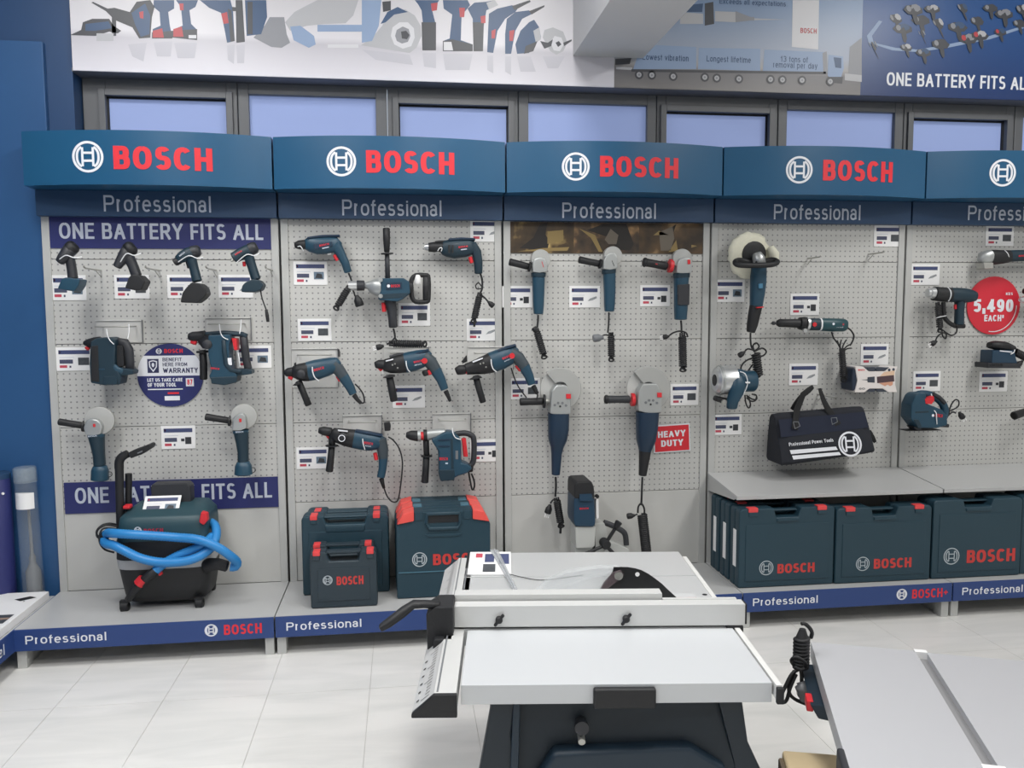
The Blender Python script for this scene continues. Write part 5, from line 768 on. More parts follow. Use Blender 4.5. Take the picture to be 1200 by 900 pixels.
TB(T, 'cord', BLACK, [(-0.0019, 0, -0.1716), (-0.0027, 0, -0.199), (-0.0064, 0, -0.2303)], .0045); bundle(T, (-0.01, -0.01, -0.2458), (0.0209, -0.01, -0.3521), .017); plug(T, (-0.016, -0.01, -0.2418), (-.4, 0, .6), .012, False)
T = root('angle_grinder', 'middle small corded grinder above a dangling round grey plug', 'angle grinder', (1.4931, -0.07, 1.5688), SG)
lathe_disc(T, (0.0113, 0.0843), 0.0439); PR(T, 'gear_head', SILVER, [(-0.0248, 0.0881), (-0.0066, 0.0979), (0.0136, 0.1008), (0.0279, 0.0797), (0.0303, 0.0275), (-0.0062, 0.0196), (-0.0386, 0.0242), (-0.0367, 0.0626)], -.034, .03, .007); LF(T, 'lock_pin', BLACK, [(0.0017, 0.0627, 0.0036), (0.0119, 0.0393, 0.004)], kd=36, mx=.036)
LF(T, 'side_handle', BLACK, [(-0.1434, 0.0689, 0.0166), (-0.0992, 0.0597, 0.0155), (-0.0508, 0.0508, 0.0155)], kd=1, e=2); LF(T, 'handle_flange', BLACK, [(-0.0496, 0.0508, 0.023), (-0.0403, 0.0489, 0.0215)], kd=1, e=2, rnd=(0, 0)); LF(T, 'collar', TEALD, [(-0.005, 0.0235, 0.0339), (-0.0037, 0.0059, 0.0319)], kd=.95, rnd=(.3, .3)); LF(T, 'motor_body', TEAL, [(-0.0021, 0.0078, 0.0291), (0, -0.0708, 0.0272), (-0.0005, -0.1339, 0.0256), (-0.0011, -0.1675, 0.0225)], kd=.95, rnd=(0, .6))
TB(T, 'cord', BLACK, [(-0.0027, 0, -0.1734), (-0.0032, 0, -0.221), (-0.0074, 0, -0.2686)], .0042); bundle(T, (0.0052, -0.01, -0.2783), (0.0078, -0.01, -0.3797), .016); plug(T, (-0.0577, -0.01, -0.2917), (-1, 0, -.1), .017, False, m=GREY); TB(T, 'cord', BLACK, [(-0.0435, -0.01, -0.2878), (-0.0253, -0.01, -0.2781), (-0.007, -0.01, -0.2802)], .0036)
T = root('angle_grinder', 'right small corded grinder with a red striped side handle', 'angle grinder', (1.8377, -0.07, 1.5534), SG)
lathe_disc(T, (-0.0003, 0.0853), 0.0487); PR(T, 'gear_head', SILVER, [(-0.0219, 0.0872), (0.0049, 0.094), (0.0319, 0.0914), (0.0399, 0.0597), (0.0391, 0.0239), (-0.0023, 0.0179), (-0.0355, 0.0238), (-0.0339, 0.0594)], -.036, .032, .007); PR(T, 'red_button', RED, [(0.0155, 0.0834), (0.0291, 0.0842), (0.0302, 0.0636), (0.017, 0.0628)], -.039, -.03, .001)
LF(T, 'side_handle', BLACK, [(-0.1719, 0.0728, 0.0193), (-0.1267, 0.0651, 0.0185), (-0.0731, 0.0554, 0.0194)], kd=1, e=2); LF(T, 'handle_end', BLACK, [(-0.1822, 0.074, 0.0217), (-0.174, 0.0728, 0.0225)], kd=1, e=2); LF(T, 'red_stripe', RED, [(-0.1632, 0.0702, 0.0052, -0.012), (-0.1017, 0.0609, 0.0052, -0.012)], kd=1.2); LF(T, 'red_flange', RED, [(-0.0607, 0.0582, 0.0323), (-0.0442, 0.0563, 0.0307)], kd=1, e=2, rnd=(0, 0))
LF(T, 'collar', TEALD, [(0.0001, 0.0219, 0.039), (0.0008, 0.002, 0.0366)], kd=.95, rnd=(.3, .3)); LF(T, 'motor_body', TEAL, [(-0.0001, 0.004, 0.0349), (-0.0015, -0.0398, 0.0325), (-0.0012, -0.1276, 0.0318), (-0.0016, -0.1916, 0.0286)], kd=.95, rnd=(0, .6)); PR(T, 'dark_grip_inlay', DARK, [(-0.0286, -0.0318), (0.0295, -0.0278), (0.0288, -0.1257), (-0.0253, -0.1255)], -.036, -.02, .003)
TB(T, 'cord', BLACK, [(0.0006, 0, -0.1976), (0.0034, 0, -0.2237), (0.0043, 0, -0.2559)], .005); bundle(T, (0.0047, -0.01, -0.2677), (0.0101, -0.01, -0.4167), .02); TB(T, 'cord', BLACK, [(-0.0601, -0.01, -0.2692), (-0.0395, -0.01, -0.2553), (-0.0063, -0.01, -0.2475), (0.0229, -0.01, -0.2558), (0.0315, -0.01, -0.2759)], .004); plug(T, (-0.0766, -0.01, -0.2742), (-1, 0, -.15), .011)
LG = 'large corded angle grinders'
def big_guard(T, c, r, a0=-95., a1=130.):
    part('cutting_disc', B().lathe((c[0], .016, c[1]), (.06, -1, .1), [(0, r*.95), (.003, r*.95)], 48), mat('disc face', '#b4b5b3', .5), T)
    b = B(); R = []
    for i in range(41):
        a = math.radians(a0+(a1-a0)*i/40); q = (math.cos(a), math.sin(a))
        R.append([(c[0]+q[0]*k, y, c[1]+q[1]*k) for k, y in ((.035, -.006), (r, -.006), (r*1.03, -.002), (r*1.03, .028), (r*.99, .028), (r*.99, -.002), (.035, -.002))])
    b.rings(R); part('guard', b, DISC, T, smooth=35)
T = root('angle_grinder', 'left large corded grinder with an all black side handle', 'angle grinder', (1.2464, -0.1, 0.9083), LG)
big_guard(T, (0.008, 0.1348), 0.0959); PR(T, 'gear_head', SILVER, [(-0.038, 0.1316), (-0.018, 0.1589), (0.0312, 0.1558), (0.0481, 0.1222), (0.0514, 0.0244), (0.002, 0.0179), (-0.0469, 0.0264), (-0.044, 0.0882)], -.045, .03, .008)
PR(T, 'red_button', RED, [(0.026, 0.1167), (0.0481, 0.1163), (0.0493, 0.0944), (0.0268, 0.0948)], -.05, -.03, .0015)
for a in ((-0.0261, 0.0661), (-0.01, 0.0757), (0.01, 0.0753), (0.0261, 0.0631)): part('vent', B().lathe((a[0], -.0445, a[1]), (0, -1, 0), [(0, .006), (.0025, .006)], 10), GREY, T)
part('screw', B().lathe((-0.0005, -0.0445, 0.0598), (0, -1, 0), [(0, .005), (.003, .0045)], 10), BLACK, T)
LF(T, 'side_handle', BLACK, [(-0.1773, 0.0792, 0.0182), (-0.1297, 0.0795, 0.0166), (-0.078, 0.0797, 0.0175)], kd=1, e=2); LF(T, 'handle_flange', BLACK, [(-0.072, 0.08, 0.0318), (-0.0636, 0.0798, 0.0318)], kd=1, e=2, rnd=(0, 0)); LF(T, 'handle_stub', STEEL, [(-0.066, 0.0799, 0.0119), (-0.042, 0.0794, 0.0119)], kd=1, e=2)
LF(T, 'motor_body', NAVYT, [(0.0004, 0.0239, 0.0495), (-0.0004, -0.0518, 0.0489), (-0.004, -0.0996, 0.0441), (-0.0068, -0.1356, 0.0305), (-0.0092, -0.1675, 0.0249), (-0.0108, -0.2116, 0.0225), (-0.0128, -0.2638, 0.0193)], kd=.95, rnd=(0, .6))
TB(T, 'cord', BLACK, [(-0.0132, 0, -0.2759), (-0.0116, 0, -0.3203), (-0.0149, 0, -0.3687)], .005); bundle(T, (-0.0098, -0.01, -0.3828), (0.0084, -0.01, -0.4927), .018); TB(T, 'cord', BLACK, [(0.0096, -0.01, -0.4928), (0.0072, -0.01, -0.5414)], .006); plug(T, (-0.0482, -0.01, -0.4258), (-.3, 0, -1), .015); TB(T, 'cord', BLACK, [(-0.0401, -0.01, -0.3979), (-0.028, -0.01, -0.3821), (-0.0119, -0.01, -0.3787)], .0042)
T = root('angle_grinder', 'right large corded grinder with a red handle ring and black rear grip', 'angle grinder', (1.67, -0.1, 0.9074), LG)
big_guard(T, (0.0029, 0.1287), 0.1041); PR(T, 'gear_head', SILVER, [(-0.0547, 0.1257), (-0.0365, 0.1574), (0.0318, 0.158), (0.0546, 0.1158), (0.0577, 0.023), (-0.0022, 0.0162), (-0.0547, 0.0313), (-0.0584, 0.0816)], -.045, .03, .008)
PR(T, 'red_button', RED, [(0.0319, 0.1162), (0.0538, 0.1158), (0.0548, 0.0937), (0.0333, 0.0941)], -.05, -.03, .0015)
for a in ((-0.0213, 0.0709), (-0.0049, 0.0807), (0.0137, 0.0803), (0.0324, 0.0679)): part('vent', B().lathe((a[0], -.0445, a[1]), (0, -1, 0), [(0, .006), (.0025, .006)], 10), GREY, T)
part('screw', B().lathe((0.0023, -0.0445, 0.0621), (0, -1, 0), [(0, .005), (.003, .0045)], 10), BLACK, T)
LF(T, 'side_handle', DARK, [(-0.1913, 0.084, 0.0186), (-0.1383, 0.0831, 0.017), (-0.0892, 0.0822, 0.0187)], kd=1, e=2); LF(T, 'handle_end', BLACK, [(-0.2015, 0.0842, 0.021), (-0.1933, 0.0841, 0.0218)], kd=1, e=2); LF(T, 'red_flange', RED, [(-0.0789, 0.0804, 0.0308), (-0.0637, 0.0801, 0.0309)], kd=1, e=2, rnd=(0, 0)); LF(T, 'handle_stub', STEEL, [(-0.0646, 0.0801, 0.0122), (-0.0481, 0.0798, 0.0122)], kd=1, e=2)
LF(T, 'motor_body', NAVYT, [(0.0006, 0.0218, 0.0539), (-0.0015, -0.0565, 0.0507), (-0.0051, -0.1132, 0.0451), (-0.0081, -0.1496, 0.0328), (-0.0096, -0.1658, 0.0279)], kd=.95, rnd=(0, 0)); LF(T, 'rear_grip', BLACK, [(-0.0096, -0.1638, 0.0283), (-0.0156, -0.2308, 0.0222), (-0.0201, -0.2796, 0.0181)], kd=.95, rnd=(0, .6))
TB(T, 'cord', BLACK, [(-0.0209, 0, -0.2878), (-0.0228, 0, -0.3531), (-0.025, 0, -0.4228)], .005)
b = B().helix((-0.023, -0.01, -0.4657), (-0.0001, -0.03, -0.6959), .02, .0052, 25, flat=.9); b.helix((-0.023, -0.01, -0.4657), (-0.0001, -0.03, -0.6959), .012, .006, 5); part('coiled_cord', b, BLACK, T, smooth=60); TB(T, 'cord', BLACK, [(-0.0443, -0.01, -0.4567), (-0.0424, -0.01, -0.4281), (-0.0281, -0.01, -0.4122), (-0.0133, -0.01, -0.4373), (-0.013, -0.01, -0.4701)], .0045)
plug(T, (-0.0794, -0.01, -0.4698), (-1, 0, -.1), .013, False); TB(T, 'cord', BLACK, [(-0.0628, -0.01, -0.4683), (-0.0463, -0.01, -0.4628)], .004)
# ---------------------------------------------------------------- magnetic drill press standing on the deck
T = root('magnetic_drill', 'magnetic drill press with a dark blue motor behind the table saw', 'drill press', (1.335, -.16, .1635)); _o = (1.3366, -0.2, 0.487)
dx, dz = _o[0]-1.335, _o[2]-.1635
def sh(P): return [(x+dx, z+dz) for x, z in P]
def s3(P): return [(p[0]+dx, p[1]-.04, p[2]+dz) for p in P]
PR(T, 'motor', TEALB, sh([(-0.0478, 0.0808), (0.0475, 0.0776), (0.0539, -0.0417), (0.0456, -0.0605), (-0.0436, -0.0539), (-0.0496, -0.022)]), -.09, .06, .01); PR(T, 'motor_cap', BLACK, sh([(-0.0478, 0.0768), (-0.0467, 0.1359), (-0.04, 0.1514), (0.0313, 0.1532), (0.0433, 0.1291), (0.0487, 0.0696)]), -.095, .065, .01)
PR(T, 'cap_badge', TEALB, sh([(-0.0241, 0.0958), (0.0315, 0.0959), (0.0396, 0.062), (-0.024, 0.0642)]), -.098, -.09, .001)
LW = letter(T, (0, 0), (.04, 0), .008, -.0925); LW.location = (sh([(-0.0219, 0.0246)])[0][0], 0, sh([(-0.0219, 0.0246)])[0][1])
PR(T, 'gear_column', GREYL, sh([(-0.0404, -0.056), (0.056, -0.0597), (0.0524, -0.1494), (0.0404, -0.1609), (-0.0354, -0.1577)]), -.08, .05, .006); PR(T, 'lower_column', GREYL, sh([(-0.0354, -0.1577), (0.0484, -0.1612), (0.0489, -0.2897), (-0.0352, -0.2858)]), -.05, .05, .006)
PR(T, 'control_box', WHITE, sh([(0.0603, 0.0613), (0.0727, 0.0609), (0.0743, -0.0266), (0.0619, -0.0301)]), -.06, -.02, .002); TB(T, 'conduit', BLACK, s3([(0.054, 0, -0.0537), (0.0582, 0, -0.1137), (0.0599, 0, -0.2218)]), .0042); part('knob', B().lathe((sh([(0.0654, 0.075)])[0][0], -.05, sh([(0.0654, 0.075)])[0][1]), (0, -1, 0), [(0, .009), (.016, .009)], 12), BLACK, T)
PR(T, 'bracket_arm', GREYL, sh([(0.06, -0.0579), (0.104, -0.0536), (0.1203, -0.0921), (0.1209, -0.2044), (0.0607, -0.2219)]), -.04, .04, .005); PR(T, 'base_housing', GREYL, sh([(0.1165, -0.136), (0.1528, -0.1495), (0.2218, -0.1806), (0.2267, -0.2979), (0.073, -0.2908)]), -.05, .05, .006)
TB(T, 'carry_handle', DARK, [(x, -.02, z) for x, z in sh([(0.1069, -0.0573), (0.1463, -0.0732), (0.1888, -0.0968), (0.2091, -0.1197), (0.2148, -0.1682)])], .013, n=10)
hx, hz = sh([(0.0997, -0.1409)])[0]; part('feed_hub', B().lathe((hx, -.05, hz), (0, -1, 0), [(0, .022), (.05, .022), (.055, .018)], 16), BLACK, T)
for P_ in ([(0.1024, -0.1314), (0.1402, -0.0669)], [(0.0925, -0.1471), (-0.0246, -0.1881)], [(0.1045, -0.1516), (0.1531, -0.2018)]):
    q = sh(P_); TB(T, 'feed_lever', BLACK, [(q[0][0], -.09, q[0][1]), (q[1][0], -.1, q[1][1])], .0085, sub=1)
q = sh([(0.1422, -0.063), (0.1574, -0.0376)]); part('lever_knob', B().loft([(q[0][0], q[0][1], .012, -.1), (q[1][0], q[1][1], .017, -.1)], kd=1, e=2), BLACK, T, smooth=50)
PR(T, 'magnet_foot', DARK, sh([(-0.0551, -0.2828), (0.2308, -0.2961), (0.2309, -0.3143)])[:2]+[(sh([(0.2308, -0.2961)])[0][0], .002), (sh([(-0.0551, -0.2828)])[0][0], .002)], -.06, .06, .003)
# ---------------------------------------------------------------- fourth bay
hook('left empty hook beside the polisher', (2.4954, 0, 1.6518), .13)
hook('right empty hook under the top right price card', (2.8098, 0, 1.6738), .14)
T = root('polisher', 'corded polisher with a round cream wool pad and a D handle', 'polisher', (2.1915, -0.1, 1.5765))
WOOL = mat('cream wool', '#dcdac8', .95, bump=.6, bscale=90, vary=.12)
b = B(); c = (-0.0228, 0.0815); R1 = 0.1087; prof = [(0, .55), (.006, .86), (.016, .99), (.028, 1.), (.04, .93), (.048, .7), (.05, .3)]
d = Vector((-.12, 1, .1)).normalized(); uu = Vector((0, 0, 1)); uu = (uu-d*uu.dot(d)).normalized(); ww = d.cross(uu); rg = random.Random(3); R = []
jit = [1+.05*rg.uniform(-1, 1) for _ in range(36)]
for t, r in prof: R.append([tuple(Vector((c[0], -.0, c[1]))+d*(t+.004*rg.uniform(-1, 1))+(uu*math.cos(k*math.pi/18)+ww*math.sin(k*math.pi/18))*r*R1*jit[k]*(1+.02*rg.uniform(-1, 1))) for k in range(36)])
part('wool_pad', b.rings(R), WOOL, T, smooth=80)
part('wool_fringe', B().loft([t for t in [(0.069, 0.1197, 0.0164), (0.0867, 0.088, 0.0246), (0.0916, 0.0601, 0.0206), (0.0751, 0.0401, 0.0123)]], kd=1, e=2), WOOL, T, smooth=80)
part('backing_plate', B().lathe((-0.0104, -0.005, 0.0852), (-.12, 1, .1), [(0, .05), (.004, .062), (.012, .063), (.02, .05)], 32), BLACK, T)
LF(T, 'gear_head', SILVER, [(-0.0154, 0.0886, 0.0202, -0.04), (-0.0089, 0.0687, 0.0283, -0.045), (-0.0041, 0.0412, 0.0283, -0.045)], kd=1, e=2.1); LF(T, 'neck', BLACK, [(-0.0133, 0.0723, 0.0186, -0.05), (-0.0068, 0.0294, 0.0267, -0.045)], kd=1)
TB(T, 'd_handle', BLACK, [(-0.0349, -0.02, 0.0465), (-0.0936, -0.03, 0.0575), (-0.1287, -0.06, 0.0477), (-0.1203, -0.085, 0.0327), (-0.0322, -0.09, 0.0307), (0.0401, -0.085, 0.0351), (0.0764, -0.06, 0.0484), (0.065, -0.03, 0.0601), (0.0194, -0.02, 0.0506)], .0125, n=10)
LF(T, 'motor_body', TEAL, [(0.0121, 0.0239, 0.0361), (0.0118, -0.0399, 0.0362), (0.0084, -0.0959, 0.0338), (0.0034, -0.1561, 0.0289)], kd=.95, rnd=(.2, 0)); LF(T, 'rear_grip', BLACK, [(0.0033, -0.154, 0.0289), (-0.0062, -0.2002, 0.0272), (-0.0138, -0.2445, 0.0248), (-0.0203, -0.2767, 0.019)], kd=.95, rnd=(0, .6))
PR(T, 'badge', mat('badge blue', '#4a7f9e', .4), [(-0.0031, -0.0519), (0.0159, -0.0499), (0.0163, -0.0719), (-0.0014, -0.0739)], -.042, -.03, .001); PR(T, 'red_line', RED, [(-0.0092, -0.16), (0.0246, -0.1573), (0.0247, -0.1622), (-0.0091, -0.1648)], -.04, -.02, 0)
TB(T, 'cord', BLACK, [(-0.0215, 0, -0.2807), (-0.0208, 0, -0.313), (-0.0158, 0, -0.3454), (-0.0005, 0, -0.3698)], .0046); TB(T, 'cord', BLACK, [(-0.0005, 0, -0.3698), (-0.0074, 0, -0.3414), (0.0093, 0, -0.3294), (0.0224, 0, -0.3457), (0.01, 0, -0.3618), (-0.0005, 0, -0.3698), (0.0375, 0, -0.354), (0.0591, 0, -0.3705), (0.0425, 0, -0.3906), (0.0001, 0, -0.3982), (-0.042, 0, -0.4139), (-0.0647, 0, -0.442), (-0.0579, 0, -0.4665), (-0.0325, 0, -0.4628), (-0.0077, 0, -0.4306)], .0042)
b = B().helix((0.0017, -0.01, -0.3775), (0.0145, -0.02, -0.4863), .019, .0048, 10, flat=.9); b.helix((0.0017, -0.01, -0.3775), (0.0148, -0.02, -0.5026), .01, .006, 4); part('coiled_cord', b, BLACK, T, smooth=60); plug(T, (-0.0681, -0.01, -0.3808), (-.8, 0, -.5), .012, False); TB(T, 'cord', BLACK, [(-0.0556, -0.01, -0.3728), (-0.039, -0.01, -0.3568), (-0.0135, -0.01, -0.3611)], .004)
# straight grinder
T = root('straight_grinder', 'long horizontal straight grinder with a black nose and teal body', 'die grinder', (2.4894, -0.08, 1.3338))
part('collet', B().lathe((-0.205, 0, 0.0066), (1, 0, 0), [(0, .006), (.004, .009), (.014, .009), (.015, .006), (.03, .006)], 14), DARK, T)
LF(T, 'nose', BLACK, [(-0.1793, 0.0068, 0.0125), (-0.1685, 0.0068, 0.0192), (-0.1169, 0.0056, 0.0201), (-0.0651, 0.0045, 0.0218)], kd=1, e=2); LF(T, 'clamp_collar', BLACK, [(-0.0651, 0.0045, 0.0294), (-0.0434, 0.0031, 0.0328)], kd=1, rnd=(.3, 0)); part('clamp_screw', B().lathe((-0.0505, -0.02, -0.0287), (0, -1, 0), [(0, .01), (.014, .01)], 12), CHROME, T)
LF(T, 'bright_ring', CHROME, [(-0.0356, 0.0019, 0.0354), (-0.0235, 0.0014, 0.0354)], kd=1, e=2, rnd=(0, 0)); LF(T, 'switch_section', TEALD, [(-0.0239, 0.0001, 0.0295), (0.0348, -0.001, 0.0296)], kd=1, rnd=(0, 0)); part('red_speed_dial', B().lathe((-0.0047, -0.03, -0.0004), (0, -1, 0), [(0, .0115), (.004, .011)], 6), RED, T)
LF(T, 'white_tie', TIE, [(0.0317, -0.001, 0.0308), (0.0391, -0.0011, 0.0308)], kd=1, rnd=(0, 0)); LF(T, 'motor_body', TEALG, [(0.0392, -0.0015, 0.0304), (0.1003, -0.0039, 0.0322), (0.1572, -0.0051, 0.0314), (0.1704, -0.006, 0.0255)], kd=1, rnd=(0, .6))
letter(T, (0.1025, -0.0047), (0.1441, -0.0062), .01, -.031); letter(T, (0.1072, -0.0163), (0.1401, -0.0173), .006, -.031, LETGREY); part('emblem', B().disc(*(0.0914, 0.0015), .006, .006, -.0315, n=14), WHITEP, T, smooth=0)
TB(T, 'cord', BLACK, [(0.1751, 0, -0.0155), (0.1976, 0, -0.0301), (0.2138, 0, -0.0549), (0.2102, 0, -0.0797), (0.1956, 0, -0.1043)], .0042); TB(T, 'cord', BLACK, [(0.0991, 0, -0.0376), (0.1109, 0, -0.0665), (0.1337, 0, -0.0955), (0.1454, 0, -0.1163)], .0038)
for P_ in ([(0.1507, 0, -0.075), (0.145, 0, -0.1039), (0.1525, 0, -0.1329)], [(0.177, 0, -0.0753), (0.1604, 0, -0.104), (0.1569, 0, -0.1329)], [(0.2041, 0, -0.0962), (0.1781, 0, -0.1083), (0.1611, 0, -0.1288)], [(0.1288, 0, -0.079), (0.1429, 0, -0.108), (0.1523, 0, -0.1287)], [(0.2026, 0, -0.1168), (0.1785, 0, -0.1207), (0.1614, 0, -0.1371)]): TB(T, 'cord_strand', BLACK, P_, .0036)
bundle(T, (0.1537, 0, -0.1287), (0.1673, 0, -0.2532), .017, loop=.026)
# boxed cordless screwdriver
T = root('screwdriver_box', 'white printed box of a cordless screwdriver on the pegboard', 'box', (2.7934, -0.13, 1.0659))
PR(T, 'white_sleeve', mat('glossy card', '#e4dedb', .3), [(-0.1061, 0.0648), (-0.0659, 0.0643), (-0.0366, 0.0417), (0.047, 0.0406), (0.0727, 0.0625), (0.1125, 0.062), (0.1017, 0.0316), (0.1039, -0.0264), (0.1141, -0.0623), (0.0684, -0.0615), (0.0413, -0.044), (-0.0293, -0.0429), (-0.0551, -0.0602), (-0.1042, -0.0594), (-0.0921, -0.0027)], 0, .09, .002)
PR(T, 'navy_tray', mat('navy tray', '#232f42', .4), [(-0.1159, 0.0592), (0.1039, 0.0563), (0.1037, -0.0575), (-0.1166, -0.0538)], .006, .115, .012)
b = B(); b.poly([(-0.0422, 0.013), (-0.005, 0.0157), (-0.0039, -0.0144), (-0.0413, -0.0117)], -.0006, 0); b.poly([(-0.0747, 0.0011), (-0.0418, 0.0023), (-0.0417, -0.0027)], -.0006, 0); b.poly([(0.0061, 0.0144), (0.0941, 0.0213), (0.0975, -0.0097), (0.0094, -0.0167)], -.0007, 1); b.poly([(0.0182, -0.0168), (0.0908, -0.0096), (0.0892, -0.0262), (0.0762, -0.0322), (0.0627, -0.0249), (0.0497, -0.0322), (0.0317, -0.0232)], -.0008, 2); b.poly([(0.0427, 0.0365), (0.0977, 0.044), (0.0963, 0.0213), (0.0172, 0.0121)], -.0006, 3)
b.poly([(-0.0504, 0.0604), (-0.0065, 0.0598), (-0.0059, 0.0413), (-0.0344, 0.0417)], -.0009, 0); b.poly([(0.0023, 0.0597), (0.0684, 0.0589), (0.0469, 0.0427), (0.0029, 0.0412)], -.0009, 0); b.poly([(-0.0463, -0.0583), (-0.0023, -0.059), (-0.0028, -0.0454), (-0.0292, -0.045)], -.0009, 0); b.poly([(0.0065, -0.0592), (0.0639, -0.0602), (0.0413, -0.0461), (0.006, -0.0455)], -.0009, 0)
b.disc(*(0.0689, 0.0465), .007, .007, -.001, 0, 12); b.disc(*(0.0909, 0.0483), .007, .007, -.001, 0, 12)
part('print', b, [mat('print dark', '#3a404c'), mat('print maroon', '#4d3a40'), mat('print skin', '#d09a80'), mat('print warm', '#e0c0a4')], T, smooth=0); letter(T, (-0.0914, 0.0445), (-0.0586, 0.0441), .008, -.001); letter(T, (-0.084, -0.0461), (-0.0533, -0.0466), .009, -.001, WHITEP if 0 else mat('print dark', '#3a404c'), 'GO', .18)
# router motor
T = root('router_motor', 'short silver and teal router motor above the bag, left of it', 'router', (2.084, -0.12, 1.0555))
part('silver_housing', B().lathe((-0.0948, 0, 0.0196), (1, .0, .0), [(0, .028), (.001, .052), (.012, .064), (.03, .068), (.094, .068)], 32), CHROME, T, smooth=30)
part('bore', B().lathe((-0.0961, 0, 0.0196), (1, 0, 0), [(-.001, .0), (-.0008, .027), (.004, .027)], 24), BLACK, T); part('base_rim', B().lathe((-0.076, 0, 0.0193), (1, 0, 0), [(0, .0685), (.003, .071), (.01, .071), (.012, .0685)], 32), SILVER, T)
part('motor_body', B().lathe((-0.0044, 0, 0.0122), (1, 0, 0), [(0, .056), (.01, .06), (.04, .058), (.06, .05), (.1, .05), (.108, .044)], 28), TEAL, T)
LF(T, 'clamp_handle', TEAL, [(-0.0007, 0.0434, 0.0265, -0.04), (-0.0001, 0.0122, 0.0367, -0.05), (-0.0095, -0.0356, 0.0343, -0.05), (-0.0233, -0.0759, 0.027, -0.045), (-0.0248, -0.1085, 0.0246, -0.04)], kd=.8); LF(T, 'fence_shoe', BLACK, [(-0.0913, -0.0652, 0.0124), (-0.0575, -0.0759, 0.0149), (-0.0195, -0.0827, 0.0149)], kd=2); part('thumb_screw', B().lathe((-0.061, -0.03, -0.0808), (0, -1, 0), [(0, .012), (.012, .012)], 12), STEEL, T)
TB(T, 'cable_tie', TIE, [(0.0073, -0.05, 0.062), (0.0282, -0.06, 0.0524), (0.0405, -0.062, 0.0186), (0.0358, -0.06, -0.0154), (0.0166, -0.058, -0.0552)], .0026); part('tie_lock', B().lathe((0.0223, -0.066, 0.0112), (1, 0, 0), [(0, .004), (.028, .004)], 8), TIE, T)
for P_ in ([(0.056, 0, -0.0536), (0.0609, 0, -0.0903), (0.0742, 0, -0.115), (0.0845, 0, -0.103), (0.0776, 0, -0.0743), (0.0644, 0, -0.0538)], [(0.0687, 0, -0.0579), (0.0902, 0, -0.0725), (0.1137, 0, -0.075), (0.1111, 0, -0.0546), (0.0898, 0, -0.0501)], [(0.0647, 0, -0.066), (0.0862, 0, -0.0826), (0.1074, 0, -0.081), (0.1134, 0, -0.0648)]): TB(T, 'cord_loop', BLACK, P_, .0038)
# black tool bag
T = root('tool_bag', 'black canvas tool bag with white stripes hanging over the shelf', 'bag', (2.4661, -0.22, 0.7969)); CANVAS = mat('black canvas', '#20232b', .85, bump=.5, bscale=500); CANVASN = mat('navy canvas', '#1c2336', .85, bump=.5, bscale=500)
hk_ = [(p_[0], p_[2]) for p_ in ((-0.1906, 0.085, 0.1145), (0.2628, 0.085, 0.1425), (0.2925, 0.005, -0.0734), (-0.1758, 0.005, -0.1255))]
def bagz(s): 
    tl, tr, br_, bl = hk_
    return (Vector(tl).lerp(Vector(tr), s), Vector(bl).lerp(Vector(br_), s))
def bag_rings(s0, s1, n, grow=0., u0=0., u1=1.):
    R = []
    for i in range(n+1):
        s = s0+(s1-s0)*i/n; t, q = bagz(s); sag = -.006*math.sin(math.pi*min(max(s, 0), 1))*(1 if i % 2 else .6); e_ = .012 if i in (0, n) else 0
        def fp(u, y): p_ = q.lerp(t, u); return (p_.x, y, p_.y)
        R.append([fp(.06+e_, -.0+e_), fp(.0+e_, .02), fp(0+e_, .17), fp(.07, .195-e_), fp(.6, .165-e_), fp(.93-e_, .13), fp(1-e_, .11+0), fp(1.0-e_, .085), fp(.94-e_, .06+e_), fp(.55, .03+e_+.25*sag)])
    return R
part('body', B().rings(bag_rings(0, 1, 10)), CANVAS, T, bevel=.006, smooth=60)
fp_ = lambda s, u, g=.0: (bagz(s)[1].lerp(bagz(s)[0], u).x, .003-.0005+.055*u*(1.0 if u > .5 else .9)-.004-g, bagz(s)[1].lerp(bagz(s)[0], u).y)
b = B(); b.add([fp_(0.02, .56, .001), fp_(.97, .56, .001), fp_(.97, .9, .001), fp_(.02, .9, .001)], [(0, 1, 2, 3)]); part('upper_panel', b, CANVASN, T)
def bagline(x, z):
    # height fraction and lean of the front panel at a point
    t, q = bagz(0); A_ = bagz(0); 
    for _ in range(6): pass
    return 0
def onbag(p, g=.004):
    tl, tr, br_, bl = [Vector(v) for v in hk_]; s, u = .5, .5
    for _ in range(25):
        q = (bl.lerp(br_, s)).lerp(tl.lerp(tr, s), u); e_ = Vector(p)-q; gs = (br_-bl).lerp(tr-tl, u); gu = tl.lerp(tr, s)-bl.lerp(br_, s); s += e_.dot(gs)/gs.length_squared; u += e_.dot(gu)/gu.length_squared
    return (p[0], .0045+.053*u-g-.0065, p[1])
def bagprint(name, b, m):
    b.v = [onbag((v[0], v[2])) for v in b.v]; return part(name, b, m, T, smooth=0)
p0, p1 = [(-0.1406, -0.0308), (0.0791, -0.0141)]; L_ = math.hypot(p1[0]-p0[0], p1[1]-p0[1]); ex = ((p1[0]-p0[0])/L_, (p1[1]-p0[1])/L_)
bagprint('lettering', text(B(), 'Professional Power Tools', (0, 0, 1, 1), 0., .2, fn=lambda a, q: (p0[0]+ex[0]*L_*a-ex[1]*.016*q, p0[1]+ex[1]*L_*a+ex[0]*.016*q)), WHITEP)
for P_ in ([(-0.1393, -0.0489), (0.0892, -0.0371), (0.0965, -0.0523), (-0.1342, -0.0672)], [(-0.1303, -0.0742), (0.1028, -0.0622), (0.1101, -0.0758), (-0.1252, -0.0921)]): bagprint('white_stripe', B().poly(P_, 0.), WHITEP)
